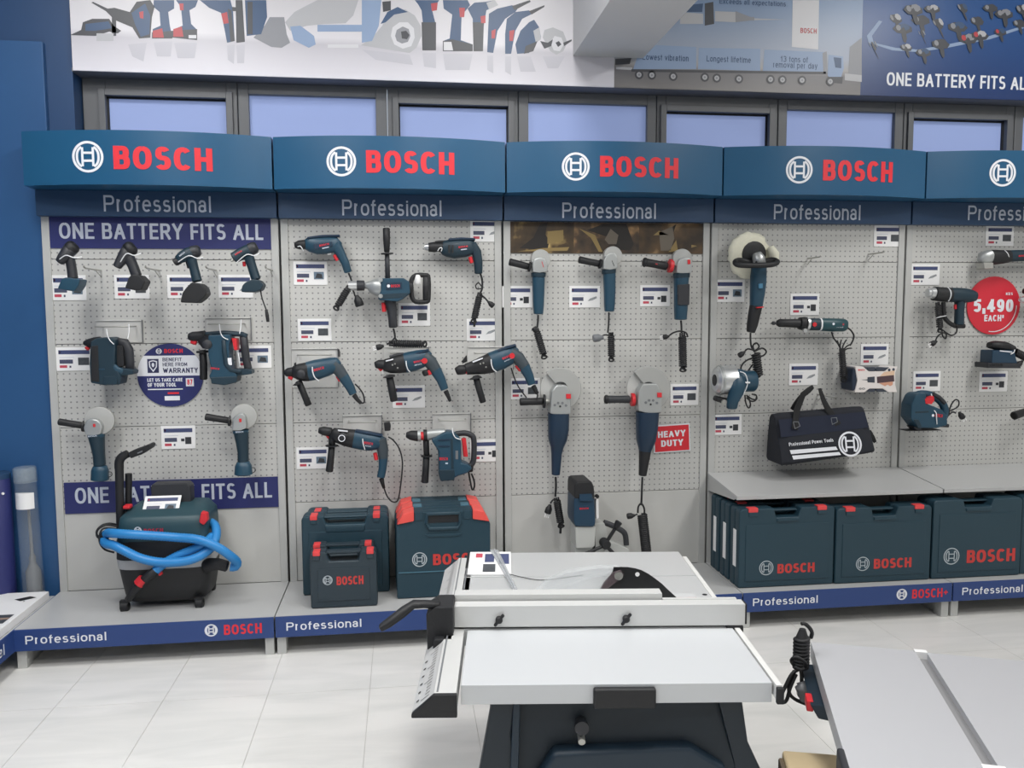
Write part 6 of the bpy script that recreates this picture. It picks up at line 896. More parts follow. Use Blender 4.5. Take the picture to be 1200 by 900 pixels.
c = (0.1599, -0.0271); bagprint('emblem', emblem(B(), c[0], c[1], 0.058, 0., t=.95), WHITEP)
STRAP = mat('black webbing', '#191a1c', .8)
LF(T, 'strap', STRAP, [(-0.1068, 0.0467, 0.0166, 0.03), (-0.0963, 0.089, 0.0166, 0.045), (-0.0837, 0.1357, 0.0167, 0.06), (-0.0677, 0.176, 0.015, 0.06), (-0.0557, 0.2062, 0.015, 0.06), (-0.0264, 0.228, 0.0142, 0.06), (-0.0003, 0.243, 0.01, 0.07)], kd=.15, rnd=(0, 0)); LF(T, 'strap', STRAP, [(0.111, 0.0614, 0.0176, 0.035), (0.0966, 0.0965, 0.0168, 0.05), (0.0706, 0.1367, 0.0151, 0.06), (0.0555, 0.1727, 0.0126, 0.07), (0.0446, 0.2128, 0.0101, 0.08), (0.0428, 0.2323, 0.0084, 0.09)], kd=.15, rnd=(0, 0))
LF(T, 'strap_back', STRAP, [(-0.0896, 0.1312, 0.0109, 0.1), (-0.0689, 0.1636, 0.0118, 0.1), (-0.0489, 0.197, 0.0109, 0.09)], kd=.2, rnd=(0, 0)); LF(T, 'end_tab', STRAP, [(0.3111, 0.019, 0.0086, 0.1), (0.33, -0.0149, 0.0112, 0.1), (0.3419, -0.0361, 0.0086, 0.1)], kd=.3)
for P_ in ([(-0.1205, 0.0833), (-0.0952, 0.0827), (-0.0863, 0.0625), (-0.1112, 0.051)], [(0.0672, 0.0973), (0.0948, 0.0988), (0.0997, 0.0785), (0.0745, 0.0669)]): 
    b = B().ribbon([Vector(q) for q in P_+[P_[0]]], .003, .02, lambda a, q: (a, q)); part('stitched_square', b, GREY, T, smooth=0)
hook('wire hook carrying the handles of the black bag', (2.5673, 0, 0.9869), .18, .006)
# ---------------------------------------------------------------- rightmost bay
T = root('angle_tool', 'small teal angle tool with a bright head at the top right edge', 'power tool', (3.4865, -0.08, 1.6547))
LF(T, 'gear_head', SILVER, [(-0.132, -0.0171, 0.0174), (-0.1189, -0.0046, 0.0331), (-0.0828, 0.0059, 0.0349)], kd=1); PR(T, 'saw_clamp', STEEL, [(-0.1361, -0.0255), (-0.0836, -0.0253), (-0.0822, -0.0544), (-0.1301, -0.0566)], -.03, .03, .004); LF(T, 'front_grip', BLACK, [(-0.085, 0.0038, 0.0349), (-0.0552, 0.0019, 0.0367), (-0.0094, 0.0041, 0.0333), (0.018, 0.0072, 0.0298)], kd=1, rnd=(0, 0)); LF(T, 'motor_body', TEALD, [(0.018, 0.0076, 0.0289), (0.0824, 0.0104, 0.0281), (0.1936, 0.0134, 0.0292), (0.2495, 0.0136, 0.0266)], kd=1, rnd=(0, .6)); TB(T, 'cable_tie', TIE, [(-0.0197, -0.02, 0.0338), (-0.0139, -0.034, 0.0184), (-0.003, -0.03, 0.0001)], .002); letter(T, (0.0482, 0.0023), (0.0874, 0.0045), .008, -.031)
T = root('heat_gun', 'heat gun with a bright nozzle left of the red price disc', 'heat gun', (3.203, -0.09, 1.4128))
part('nozzle', B().lathe((-0.1314, 0, 0.07), (1, .0, -.05), [(0, .015), (.001, .02), (.012, .021), (.014, .026), (.04, .028)], 20), CHROME, T); LF(T, 'barrel', BLACK, [(-0.0954, 0.0666, 0.0345), (-0.0524, 0.0624, 0.0355), (-0.0117, 0.0599, 0.0355)], kd=1, e=2.2, rnd=(.3, 0)); TB(T, 'cable_tie', TIE, [(-0.0316, -0.01, 0.096), (-0.032, -0.034, 0.0781), (-0.031, -0.036, 0.0534), (-0.0312, -0.02, 0.0289)], .0028)
LF(T, 'motor_body', TEALD, [(-0.0117, 0.0599, 0.0347), (0.0291, 0.059, 0.036), (0.07, 0.0564, 0.0357), (0.102, 0.0538, 0.0305), (0.1226, 0.0513, 0.0236)], kd=1, rnd=(0, 1)); LF(T, 'grip', TEALD, [(0.0431, 0.029, 0.0235), (0.0431, -0.021, 0.0209), (0.0437, -0.0836, 0.0218)], kd=1, rnd=(0, .5)); LF(T, 'foot', BLACK, [(0.0222, -0.0918, 0.0113), (0.0677, -0.0921, 0.0122)], kd=1.4); TB(T, 'hand_guard', BLACK, [(-0.044, 0, 0.0251), (-0.0409, 0, -0.0165), (-0.034, 0, -0.0498), (-0.0103, 0, -0.0749), (0.0222, 0, -0.0918)], .011, n=8)
LF(T, 'trigger', RED, [(0.0198, 0.0124, 0.0061), (0.0208, -0.0084, 0.0061)], kd=1.3); letter(T, (0.0042, 0.0582), (0.061, 0.0556), .013, -.034)
bundle(T, (-0.0866, -0.02, 0.0126), (-0.0706, -0.02, -0.0992), .016); TB(T, 'tie', TIE, [(-0.1018, -0.03, -0.0534), (-0.0923, -0.045, -0.0472), (-0.0464, -0.03, -0.0413)], .002); TB(T, 'cord', BLACK, [(0.034, 0, -0.1003), (0.0305, 0, -0.1254), (0.0061, 0, -0.1377), (-0.0217, 0, -0.125), (-0.0451, 0, -0.1081)], .0038); TB(T, 'cord', BLACK, [(-0.0451, 0, -0.1081), (-0.0415, 0, -0.1374), (-0.0249, 0, -0.1542), (-0.0213, 0, -0.1333), (-0.0398, 0, -0.1248), (-0.0662, 0, -0.1413), (-0.0787, 0, -0.1663)], .0036); plug(T, (-0.0943, -0.01, -0.1742), (-.7, 0, -.35), .012)
T = root('palm_sander', 'palm sander with a black top at the right edge', 'sander', (3.4589, -0.1, 1.1594))
PR(T, 'base_plate', DARK, [(-0.0912, -0.0179), (0.0798, -0.0221), (0.0857, -0.0477), (-0.0899, -0.0433)], -.05, .05, .003); PR(T, 'skirt', TEALB, [(-0.0666, 0.0429), (0.0487, 0.0417), (0.0706, -0.0241), (-0.0681, -0.0203)], -.045, .045, .005); LF(T, 'palm_cap', BLACK, [(-0.0493, 0.0659, 0.0159), (-0.0217, 0.0657, 0.0221), (0.0247, 0.0589, 0.0248), (0.0716, 0.0457, 0.0177)], kd=1.6, mx=.05); PR(T, 'white_line', WHITEP, [(-0.0298, 0.0426), (0.0352, 0.0355), (0.0354, 0.0305), (-0.0295, 0.0375)], -.0475, -.04, 0); TB(T, 'cable_tie', TIE, [(0.0717, -0.02, 0.0487), (0.0458, -0.045, 0.0312), (0.0262, -0.05, 0.0233)], .0026)
for i in range(8): pass
b = B(); 
for i in range(7): 
    q = (-0.0837, -0.0298); b.box(q[0]+i*.0105, q[0]+i*.0105+.006, -.0525, -.05, q[1]-.004, q[1]+.006)
part('foot_slots', b, BLACK, T, stuff=True); LF(T, 'dust_port', GREY, [(0.0661, -0.0262, 0.0111), (0.099, -0.0351, 0.0111)], kd=1.2); bundle(T, (0.0702, -0.02, 0.034), (0.1509, -0.02, -0.0049), .02); plug(T, (0.101, -0.02, -0.0254), (-.6, 0, -.5), .012)
T = root('jigsaw', 'teal jigsaw with a red switch above the long grey shelf', 'jigsaw', (3.0685, -0.12, 0.906))
PR(T, 'motor_body', TEAL, [(-0.0863, 0.0812), (-0.0711, 0.0935), (-0.0309, 0.0949), (-0.0242, 0.0424), (0.0582, 0.0115), (0.0678, -0.0014), (0.0843, -0.0185), (0.0886, -0.0651), (0.0349, -0.0786), (-0.0644, -0.0764), (-0.1067, -0.0272), (-0.1048, 0.0398)], -.045, .045, .008); PR(T, 'blade_slot', TEALD, [(-0.0931, -0.0317), (-0.066, -0.0343), (-0.0466, -0.0705), (-0.069, -0.0721)], -.047, -.03, .002); PR(T, 'lower_seam', TEALD, [(-0.0856, 0.0059), (-0.0184, 0.0088), (-0.0135, 0.0003), (-0.0852, -0.0025)], -.0462, -.04, .0005)
TB(T, 'top_handle', TEAL, [(-0.0659, 0, 0.0746), (-0.0305, 0, 0.0852), (0.0192, 0, 0.0794), (0.0606, 0, 0.0597), (0.089, 0, 0.0319), (0.0997, 0, -0.0062), (0.0875, 0, -0.0397)], .019, n=12); LF(T, 'grip_inlay', DARK, [(0.0225, 0.0864, 0.0104, -0.008), (0.0547, 0.0691, 0.0113, -0.008), (0.0852, 0.0412, 0.0105, -0.008)], kd=2, mx=.022); PR(T, 'red_switch', RED, [(-0.0386, 0.0657), (0.0057, 0.0796), (0.0111, 0.0585), (-0.0016, 0.0399), (-0.0332, 0.0426)], -.047, -.02, .001)
part('base_plate', B().box(-.118, .062, -.035, .035, -.001, .002), BLACK, T, bevel=.001, loc=(0, 0, (-0.0188, -0.0901)[1])); PR(T, 'shoe', DARK, [(-0.0826, -0.0697), (-0.0376, -0.0707), (-0.0369, -0.0897), (-0.0639, -0.089)], -.03, .03, .002); PR(T, 'dust_pipe', DARK, [(0.061, -0.056), (0.1158, -0.0635), (0.1143, -0.0804), (0.0619, -0.0771)], -.02, .02, .004)
letter(T, (0.0167, -0.0214), (0.0553, -0.0264), .016, -.047); part('emblem', B().disc(*(0.0065, -0.0148), .007, .007, -.047, n=14), WHITEP, T, smooth=0); TB(T, 'cable_tie', TIE, [(0.0141, -0.01, 0.093), (0.0108, -0.026, 0.0737), (0.0023, -0.02, 0.0524)], .0026); TB(T, 'cable_tie', TIE, [(0.0105, -0.04, 0.0128), (0.0199, -0.05, -0.0028), (0.0234, -0.05, -0.032), (0.0302, -0.045, -0.0578)], .0026)
TB(T, 'cord', BLACK, [(0.098, 0, 0.0317), (0.1169, 0, 0.0145), (0.1226, 0, -0.0109), (0.1059, 0, -0.0443)], .0045); TB(T, 'cord', BLACK, [(0.1222, 0, -0.0024), (0.1343, 0, 0.031), (0.1538, 0, 0.0539), (0.1722, 0, 0.0472), (0.1711, 0, 0.0219), (0.1445, 0, 0.0055), (0.1222, 0, -0.0024)], .0036); TB(T, 'cord', BLACK, [(0.1142, 0, -0.0276), (0.1406, 0, -0.007), (0.159, 0, -0.0116)], .0042); plug(T, (0.1819, -0.01, -0.0236), (.5, 0, -.7), .013)
T = root('suction_nozzle', 'black tube end poking in at the right edge below the sander', 'nozzle', (3.6101, -0.08, 0.8818)); part('tube', B().lathe((-0.061, -0.03, -0.0093), (1, .25, .2), [(.0, .018), (.002, .021), (.06, .019), (.16, .019)], 18), BLACK, T); part('bore', B().lathe((-0.0618, -0.031, -0.0092), (1, .25, .2), [(-.001, 0), (-.0005, .016), (.006, .016)], 18), mat('hollow black', '#0c0c0d', .9), T)
T = root('cordless_drill', 'drill chuck showing at the right edge beside the red disc', 'drill', (3.6082, -0.09, 1.4703)); part('chuck', B().lathe((-0.0429, 0, -0.0209), (1, 0, 0), [(0, .006), (.004, .012), (.02, .013), (.022, .018), (.05, .02)], 18), CHROME, T); LF(T, 'motor_body', TEALD, [(0.0055, -0.0168, 0.0266), (0.0472, -0.0127, 0.0355), (0.131, -0.0087, 0.0356)], kd=1); LF(T, 'grip', TEALD, [(0.1132, -0.0255, 0.0223), (0.1327, -0.123, 0.0223)], kd=1); LF(T, 'depth_clamp', BLACK, [(-0.0197, 0.021, 0.0132), (0.0084, 0.0168, 0.0177)], kd=1)
# ---------------------------------------------------------------- cases on the decks
def case(label, x0, x1, yf, d, z0, z1, nw=.3, nh=.1, latch=LATCH, lx=.36, lw=.055, logo=None, style=0, group='teal plastic tool cases', cl=None, stick=False):
    W, H = x1-x0, z1-z0; T = root('tool_case', label, 'tool case', ((x0+x1)/2, yf, z0), group); h = W/2; n = nw*W/2; c = nh*H; m = cl or TEALC
    out = [(-h, 0), (h, 0), (h, H-.012), (h-.012, H), (n, H), (n-.012, H-c), (-n+.012, H-c), (-n, H), (-h+.012, H), (-h, H-.012)]
    part('front_shell', B().prism(out, 0, d*.49), m, T, bevel=.008); part('back_shell', B().prism(out, d*.51, d), m, T, bevel=.008)
    part('front_panel', B().prism([(-h+.03, .03), (h-.03, .03), (h-.03, H-c-.03), (-h+.03, H-c-.03)], -.003, .004), m, T, bevel=.003)
    if style == 0: 
        part('handle', B().prism([(-n*.98, H-c*.55), (n*.98, H-c*.55), (n*.98, H-.012), (-n*.98, H-.012)], d*.3, d*.62), m, T, bevel=.006)
        part('handle_step', B().box(-n*.82, n*.82, -.006, .01, H-c-.018, H-c-.004), m, T, bevel=.003)
    elif style == 1:
        part('handle', B().box(-n, n, d*.15, d*.75, H-c*.4, H-.004), m, T, bevel=.012, seg=3); part('handle_step', B().box(-n*.9, n*.9, -.006, .012, H-c*1.9, H-c*1.15), m, T, bevel=.006)
    elif style == 2:
        part('handle', B().box(-n, n, d*.2, d*.7, H-.014, H-.002), m, T, bevel=.004); part('handle_well', B().box(-n*.94, n*.94, .01, d-.01, H-c-.001, H-c+.001), BLACK, T)
    if latch:
        for s in (-1, 1):
            L_ = part('latch', B().box(s*lx*W-lw*W*.9, s*lx*W+lw*W*.9, -.004, .03 if style == 0 else d*.6, H-.016, H+.004), latch, T, bevel=.003)
            part('latch_catch', B().box(s*lx*W-lw*W*.8, s*lx*W+lw*W*.8, -.004, .004, H-.034, H-.016), m, T, bevel=.002)
    if logo:
        ex, ez, er, wx0, wz0, wx1, wz1, t = logo
        part('emblem', emblem(B(), ex, ez, er, -.0036, t=t), mat('case print grey', '#b9c2c8', .5), T, smooth=0); part('lettering', text(B(), 'BOSCH', (wx0, wz0, wx1, wz1), -.0036, .26, gap=.1), mat('case print red', '#c63a36', .5), T, smooth=0)
    if stick: part('side_label', B().box(-h-.001, -h+.001, d*.3, d*.62, H*.25, H*.72), WHITE, T)
    return T
def clogo(e, w, x0, x1, z0): 
    cx = (x0+x1)/2; return ((e[0]+e[2])/2-cx, (e[1]+e[3])/2-z0, (e[3]-e[1])/2, w[0]-cx, w[1]-z0, w[2]-cx, w[3]-z0)
ZD = .164
q = (2.0038, 0.1602, 2.4537, 0.5235)
case('red latched case at the front of the leftmost row under the shelf', q[0], q[2], -.405, .105, ZD, q[3], .28, .12, logo=clogo((2.0981, 0.2209, 2.1663, 0.2873), (2.1845, 0.2261, 2.3607, 0.2693), q[0], q[2], ZD)+(.7,), stick=True)
case('middle case of the row seen edge on left of the red latched case', q[0], q[2], -.285, .105, ZD, q[3], .28, .12, stick=True); case('rearmost case of the row seen edge on, against the pegboard', q[0], q[2], -.165, .105, ZD, q[3], .28, .12, stick=True)
q = (2.4588, 0.1533, 2.923, 0.5123)
case('red latched case under the shelf between two other teal cases', q[0], q[2], -.41, .105, ZD, q[3], .28, .12, logo=clogo((2.5556, 0.221, 2.6234, 0.2864), (2.6432, 0.2282, 2.8272, 0.2741), q[0], q[2], ZD)+(.7,))
q = (2.9301, 0.1614, 3.3769, 0.5319)
case('larger teal case without red latches under the right shelf', q[0], q[2], -.41, .13, ZD, q[3], .34, .1, latch=None, logo=clogo((2.9845, 0.2311, 3.0655, 0.3095), (3.1017, 0.2344, 3.346, 0.2951), q[0], q[2], ZD)+(.7,))
case('teal case cut off by the right edge of the picture', q[2]+.006, q[2]+.44, -.4, .13, ZD, q[3]+.005, .34, .1, latch=None)
q = (0.1387, 0.1674, 0.4144, 0.4053)
case('small charcoal case with printed logo at the front of its pile', q[0], q[2], -.395, .075, ZD, q[3], .52, .17, lx=.4, lw=.06, style=2, logo=clogo((0.1911, 0.2652, 0.2295, 0.3054), (0.247, 0.2626, 0.3578, 0.2992), q[0], q[2], ZD)+(1.,), cl=mat('charcoal case plastic', '#2a3841', .5, bump=.25, bscale=260))
case('small charcoal case sandwiched between the front small case and the large teal case', q[0]-.006, q[2]-.012, -.312, .075, ZD, q[3]+.006, .52, .17, lx=.4, lw=.06, style=2, cl=MATS['charcoal case plastic'])
q = (0.0869, 0.1743, 0.4625, 0.5149)
case('large teal case standing right behind the two small charcoal cases', q[0], q[2], -.222, .1, ZD, q[3], .5, .11, lx=.36, lw=.045, style=1); case('rear large teal case touching the pegboard behind the small charcoal ones', q[0]+.008, q[2]-.004, -.116, .1, ZD, q[3]-.004, .5, .11, lx=.36, lw=.045, style=1)
# deep cases with chamfered shoulders and broad coral latches
CORAL = mat('coral latch', '#e8564f', .45); TEALL = mat('light teal plastic', '#4a7385', .45)
q = (0.4954, 0.1585, 0.903, 0.5438); W, H = q[2]-q[0], q[3]-ZD
for j, lab in enumerate(('front of the three coral latched cases, printed in red', 'middle of the three coral latched cases', 'rearmost of the three coral latched cases')):
    T = root('tool_case', lab, 'tool case', ((q[0]+q[2])/2-.004*j, -.325+.106*j, ZD), 'coral latched cases'); h = W/2; s = .075*W
    out = [(-h, 0), (h, 0), (h, H*.84), (h-s, H*.965), (h*.62, H), (-h*.62, H), (-h+s, H*.965), (-h, H*.84)]
    part('front_shell', B().prism(out, 0, .045), TEALC, T, bevel=.007); part('back_shell', B().prism(out, .047, .095), TEALC, T, bevel=.007)
    for s_ in (-1, 1):
        part('latch', B().prism([(s_*h*.62, H*.9), (s_*h*.98, H*.865), (s_*h*.86, H*.985), (s_*h*.62, H+.006)], -.008, .085), CORAL, T, bevel=.004)
        part('shoulder', B().prism([(s_*h*.42, H*.9), (s_*h*.61, H*.9), (s_*h*.61, H+.002), (s_*h*.42, H+.002)], -.004, .05), TEALL if j else TEALC, T, bevel=.004)
    part('handle_loop', B().tube([(-h*.36, .0, H*.86), (-h*.34, .0, H*.975), (h*.34, .0, H*.975), (h*.36, .0, H*.86), (h*.3, 0, H*.8), (-h*.3, 0, H*.8), (-h*.36, 0, H*.86)], .009, 8, 1), TEALC, T, smooth=50); part('handle_opening', B().prism([(-h*.33, H*.87), (h*.33, H*.87), (h*.31, H*.96), (-h*.31, H*.96)], -.0015, .001), BLACK, T)
    part('seam_rib', B().box(-h*.96, h*.96, -.004, .002, H*.3, H*.31), TEALL, T, bevel=.001); part('front_rib', B().prism([(-h*.4, H*.74), (h*.4, H*.74), (h*.3, H*.705), (-h*.3, H*.705)], -.004, .001), TEALC, T, bevel=.002)
    if j == 0: 
        lg = clogo((0.5635, 0.3035, 0.6253, 0.3674), (0.6522, 0.3077, 0.8538, 0.3568), q[0], q[2], ZD); part('emblem', emblem(B(), lg[0], lg[1], lg[2], -.002, t=.8), mat('case print grey', '#b9c2c8'), T, smooth=0); part('lettering', text(B(), 'BOSCH', lg[3:7], -.002, .26, gap=.1), mat('case print red', '#c63a36'), T, smooth=0)
# ---------------------------------------------------------------- wet and dry vacuum on the left deck
T = root('vacuum_cleaner', 'wet and dry vacuum with a blue hose wrapped round its teal head', 'vacuum', (-0.4785, -0.315, 0.1575)); YD = .27
V = lambda pl: [(p[2], p[0], p[1], p[3], p[4]) for p in pl]
zz = lambda py_: py_
lv = [(-0.1483, 0.0242), (0.0723, 0.0127), (-0.1548, 0.0682), (0.1735, 0.0517), (-0.1688, 0.1342), (0.1894, 0.1612), (-0.1694, 0.1994), (0.1963, 0.2121), (-0.1616, 0.2639), (0.1949, 0.2706), (-0.1518, 0.3354), (0.1898, 0.3218), (-0.1414, 0.3852), (0.1959, 0.4014), (-0.1279, 0.4276), (0.1973, 0.4411)]
TANK = mat('black tank', '#1f2022', .5, bump=.2, bscale=200); BANDM = mat('silver band', '#a9abad', .4)
zt = [p_[1] for p_ in lv]; xl, xr = -.178, .192
part('tank', B().vloft([(.03, xl+.03, xr-.03, .04, YD-.02), (.045, xl+.015, xr-.015, .02, YD-.005), (.12, xl+.004, xr-.002, .006, YD), (.185, xl-.006, xr+.003, 0, YD+.005)], 36, 5), TANK, T, smooth=50)
part('silver_band', B().vloft([(.182, xl-.008, xr+.004, -.003, YD+.006), (.222, xl-.012, xr+.006, -.006, YD+.008)], 36, 5), BANDM, T, smooth=50)
part('lower_head', B().vloft([(.22, xl-.013, xr+.005, -.004, YD+.008), (.3, xl-.01, xr+.004, -.002, YD+.006)], 36, 5), BLACK, T, smooth=50)
part('motor_head', B().vloft([(.298, xl-.004, xr+.002, .0, YD), (.36, xl+.004, xr+.0, .006, YD-.004), (.392, xl+.009, xr-.003, .012, YD-.01), (.402, xl+.018, xr-.01, .024, YD-.02), (.428, xl+.05, xr-.03, .1, YD-.04), (.434, xl+.07, xr-.05, .13, YD-.06)], 44, 7), mat('vacuum teal', '#28464f', .45), T, smooth=50)
for x_, y_ in ((xl+.02, .02), (xr-.05, .02), (xl+.02, YD-.03), (xr-.05, YD-.03)):
    part('castor', B().lathe((x_-.012, y_, .022), (1, 0, 0), [(0, .016), (.004, .022), (.03, .022), (.034, .016)], 16), BLACK, T); part('castor_fork', B().box(x_-.014, x_+.022, y_-.012, y_+.012, .022, .05), BLACK, T, bevel=.003)
part('accessory_tray', B().prism([(-.06, .42), (.1, .42), (.1, .5), (.085, .515), (-.055, .515), (-.065, .5)], .13, .2), DARK, T, bevel=.006); part('red_clip', B().box(xl+.02, xl+.05, .06, .1, .425, .44), RED, T, bevel=.005); part('red_latch', B().prism([(xr-.03, .375), (xr-.012, .36), (xr+.006, .38), (xr+.004, .41), (xr-.02, .418)], -.006, .03), RED, T, bevel=.005)
e_ = (-0.0791, 0.3523); w0 = (-0.0594, 0.3407); w1 = (0.0173, 0.3582); part('emblem', emblem(B(), e_[0]-.004, e_[1]-.004, .015, .001, t=1.4), WHITEP, T, smooth=0); part('lettering', text(B(), 'BOSCH', (w0[0], w0[1]-.004, w1[0], w1[1]-.004), .001, .27), mat('dim red lettering', '#b03048'), T, smooth=0)
for k in range(5): pass
TB(T, 'suction_wand', BLACK, [(-0.182, 0.1, 0.3356), (-0.1807, 0.1, 0.4054), (-0.1784, 0.1, 0.5153), (-0.177, 0.1, 0.5954)], .0175, n=14, sub=2); TB(T, 'bent_neck', BLACK, [(-0.1772, 0.1, 0.5918), (-0.1756, 0.1, 0.6209), (-0.1639, 0.1, 0.6405), (-0.1394, 0.1, 0.6544)], [.0185, .0185, .018, .017], n=14)
part('floor_nozzle', B().prism([(-0.1313, 0.6622), (-0.1076, 0.6722), (-0.0738, 0.6837), (-0.0433, 0.697), (-0.0335, 0.6915), (-0.0374, 0.6774), (-0.0751, 0.6536), (-0.1088, 0.6422), (-0.119, 0.6372)], .065, .135), BLACK, T, bevel=.005); PR(T, 'nozzle_strip', GREY, [(-0.0913, 0.6629), (-0.071, 0.6712), (-0.0696, 0.6659), (-0.0899, 0.6576)], .062, .066, .001); TB(T, 'second_wand', BLACK, [(-0.1617, 0.14, 0.3765), (-0.1578, 0.14, 0.4692), (-0.1529, 0.14, 0.5615)], .0145, n=12, sub=1)
HOSE = mat('blue hose', '#2f86c9', .4)
hose1 = [(-0.2051, 0.02, 0.3375), (-0.1683, -0.02, 0.345), (-0.1105, -0.035, 0.3431), (-0.0443, -0.035, 0.3362), (0.0223, -0.035, 0.3289), (0.09, -0.038, 0.3216), (0.1535, -0.05, 0.3169), (0.2059, -0.06, 0.3032), (0.2546, -0.055, 0.2729), (0.2903, -0.035, 0.2348), (0.3082, 0, 0.198), (0.3004, 0.01, 0.1751), (0.276, 0.01, 0.1743)]
hose2 = [(-0.2051, 0.02, 0.3375), (-0.2346, 0.05, 0.3144), (-0.2136, 0.01, 0.2974), (-0.1738, -0.02, 0.2952), (-0.1225, -0.038, 0.2732), (-0.0651, -0.045, 0.2443), (0.0024, -0.05, 0.2267), (0.0706, -0.055, 0.2234), (0.1313, -0.055, 0.2297), (0.1838, -0.045, 0.2496), (0.2167, -0.02, 0.279), (0.2247, 0.02, 0.3114), (0.2119, 0.06, 0.3399), (0.1824, 0.1, 0.3476), (0.1495, 0.12, 0.3437)]
hose3 = [(0.2067, 0.03, 0.3057), (0.1862, -0.02, 0.2875), (0.1377, -0.02, 0.2642), (0.0796, -0.022, 0.2419), (0.0356, -0.025, 0.2195), (0.0072, -0.035, 0.2004), (-0.0087, -0.04, 0.1865)]
for hs_ in (hose1, hose2, hose3): part('hose', B().tube(hs_, .0185, 12, 6, ripple=.05, step=.0055), HOSE, T, smooth=70)
LF(T, 'hose_cuff', BLACK, [(0.2657, 0.1781, 0.0236, 0.01), (0.2302, 0.1877, 0.025, 0.015), (0.1978, 0.184, 0.03, 0.02), (0.1711, 0.1784, 0.0315, 0.03)], kd=1, e=2); LF(T, 'hose_end', BLACK, [(-0.0069, 0.1882, 0.018, -0.04), (-0.0363, 0.1662, 0.0187, -0.04), (-0.0657, 0.1372, 0.0194, -0.035), (-0.0987, 0.1047, 0.0167, -0.03), (-0.1269, 0.0629, 0.0146, -0.02)], kd=1, e=2); LF(T, 'red_ring', RED, [(-0.0575, 0.154, 0.0222, -0.038), (-0.0773, 0.1327, 0.0222, -0.036)], kd=1, e=2, rnd=(0, 0)); LF(T, 'red_tip', RED, [(0.003, 0.1702, 0.0091, -0.03), (0.015, 0.175, 0.007, -0.03)], kd=1)
for P_ in ([(-0.1804, 0.06, 0.3532), (-0.2206, 0.04, 0.3654), (-0.2498, 0.03, 0.3493), (-0.2528, 0.03, 0.3205), (-0.2297, 0.03, 0.3124), (-0.199, 0.03, 0.322)], [(-0.1842, 0.06, 0.3425), (-0.2244, 0.03, 0.3555), (-0.2387, 0.02, 0.3335), (-0.2403, 0.02, 0.2975), (-0.2216, 0.02, 0.2679), (-0.1886, 0.03, 0.2509)], [(-0.1868, 0.07, 0.3582), (-0.2103, 0.05, 0.3697), (-0.2375, 0.04, 0.3642), (-0.2589, 0.04, 0.3362), (-0.2402, 0.03, 0.302)]): TB(T, 'power_cord', BLACK, P_, .0042)
LF(T, 'cord_hook', BLACK, [(-0.2392, 0.3236, 0.0104, 0.03), (-0.2123, 0.3261, 0.0118, 0.03), (-0.1954, 0.3237, 0.0119, 0.05)], kd=1)
VT = T; _q = (-0.4879, -0.262, 0.5534)
card(None, 'tilted price card resting on top of the vacuum', 3, 0, (_q[0], -.262, _q[2]), -.8, W=.148, H=.098)
# ---------------------------------------------------------------- corner shelving on the left
T = root('corner_shelving', 'low white and navy display base along the left wall', 'shelving', (-1.0, -.06, 0))
part('base_deck', B().box(-.5, 0, -2.4, 0, .145, .163), DECK, T, bevel=.002); kb = part('kick_band', B().box(0, .006, -2.4, -.0, .076, .163), KICK, T, bevel=.001)
b = B(); 
b2 = text(B(), 'Professional', (0, .1, .37, .142), 0., .14); b2.v = [(.0068-v[1]*0, -.858+v[0], v[2]) for v in b2.v]; part('lettering', b2, WHITEP, kb, smooth=0)
part('foot', B().box(-.05, -.012, -.06, -.03, 0, .077), UPR, T); part('foot', B().box(-.05, -.012, -2.3, -2.26, 0, .077), UPR, T)
T = root('display_board', 'white board lying on the left display base with a small black mark', 'board', (-1.006, -.1, .1635))
part('sheet', B().box(-.47, 0, -1.3, 0, 0, .034), WHITE, T, bevel=.003); b = B(); S_ = lambda P: b.add([(x, y, .0346) for x, y in P], [list(range(len(P)))]); S_([(-.1, -.095), (-.052, -.06), (-.018, -.08), (-.066, -.12)]); S_([(-.055, -.125), (-.05, -.12), (-.045, -.124), (-.05, -.13)])
part('black_mark', b, BLACK, T, smooth=0); b = B(); b.add([(x, y, .0346) for x, y in ((-.3, -.28), (-.02, -.28), (-.02, -.38), (-.3, -.38))], [(3, 2, 1, 0)]); part('printed_picture', b, PICS[0], T, smooth=0); b = B(); b.add([(x, y, .0348) for x, y in ((-.3, -.325), (-.02, -.315), (-.02, -.335), (-.3, -.35))], [(3, 2, 1, 0)]); part('printed_strip', b, mat('tan print', '#a08878'), T, smooth=0)
CLEAR = mat('clear plastic', '#d0d8dd', .06, alpha=.11, spec=.6)
T = root('display_tube', 'clear plastic display tube holding a grey drill bit at the left', 'tube', (-1.088, -.052, .1645))
part('clear_wall', B().lathe((0, 0, 0), (-.02, 0, 1), [(.01, .043), (.565, .043)], 28, caps=False), CLEAR, T, smooth=60); part('cap', B().lathe((-.01, 0, .508), (-.02, 0, 1), [(0, .0435), (.003, .0455), (.06, .0455), (.065, .042)], 28), mat('cloudy cap', '#a9b6c0', .3, alpha=.3), T); part('base_cap', B().lathe((0, 0, 0), (0, 0, 1), [(0, .045), (.012, .045)], 28), GREY, T)
part('paper_label', B().rings([[(.0438*math.cos(a)-.007, .0438*math.sin(a), z) for a in [math.radians(-150+120*i/12) for i in range(13)]] for z in (.395, .465)], caps=False), WHITE, T, smooth=60); part('drill_bit', B().lathe((.004, 0, .012), (-.02, 0, 1), [(0, .03), (.1, .03), (.12, .02), (.14, .012), (.16, .014), (.18, .007), (.42, .005)], 16), GREY, T, smooth=40)
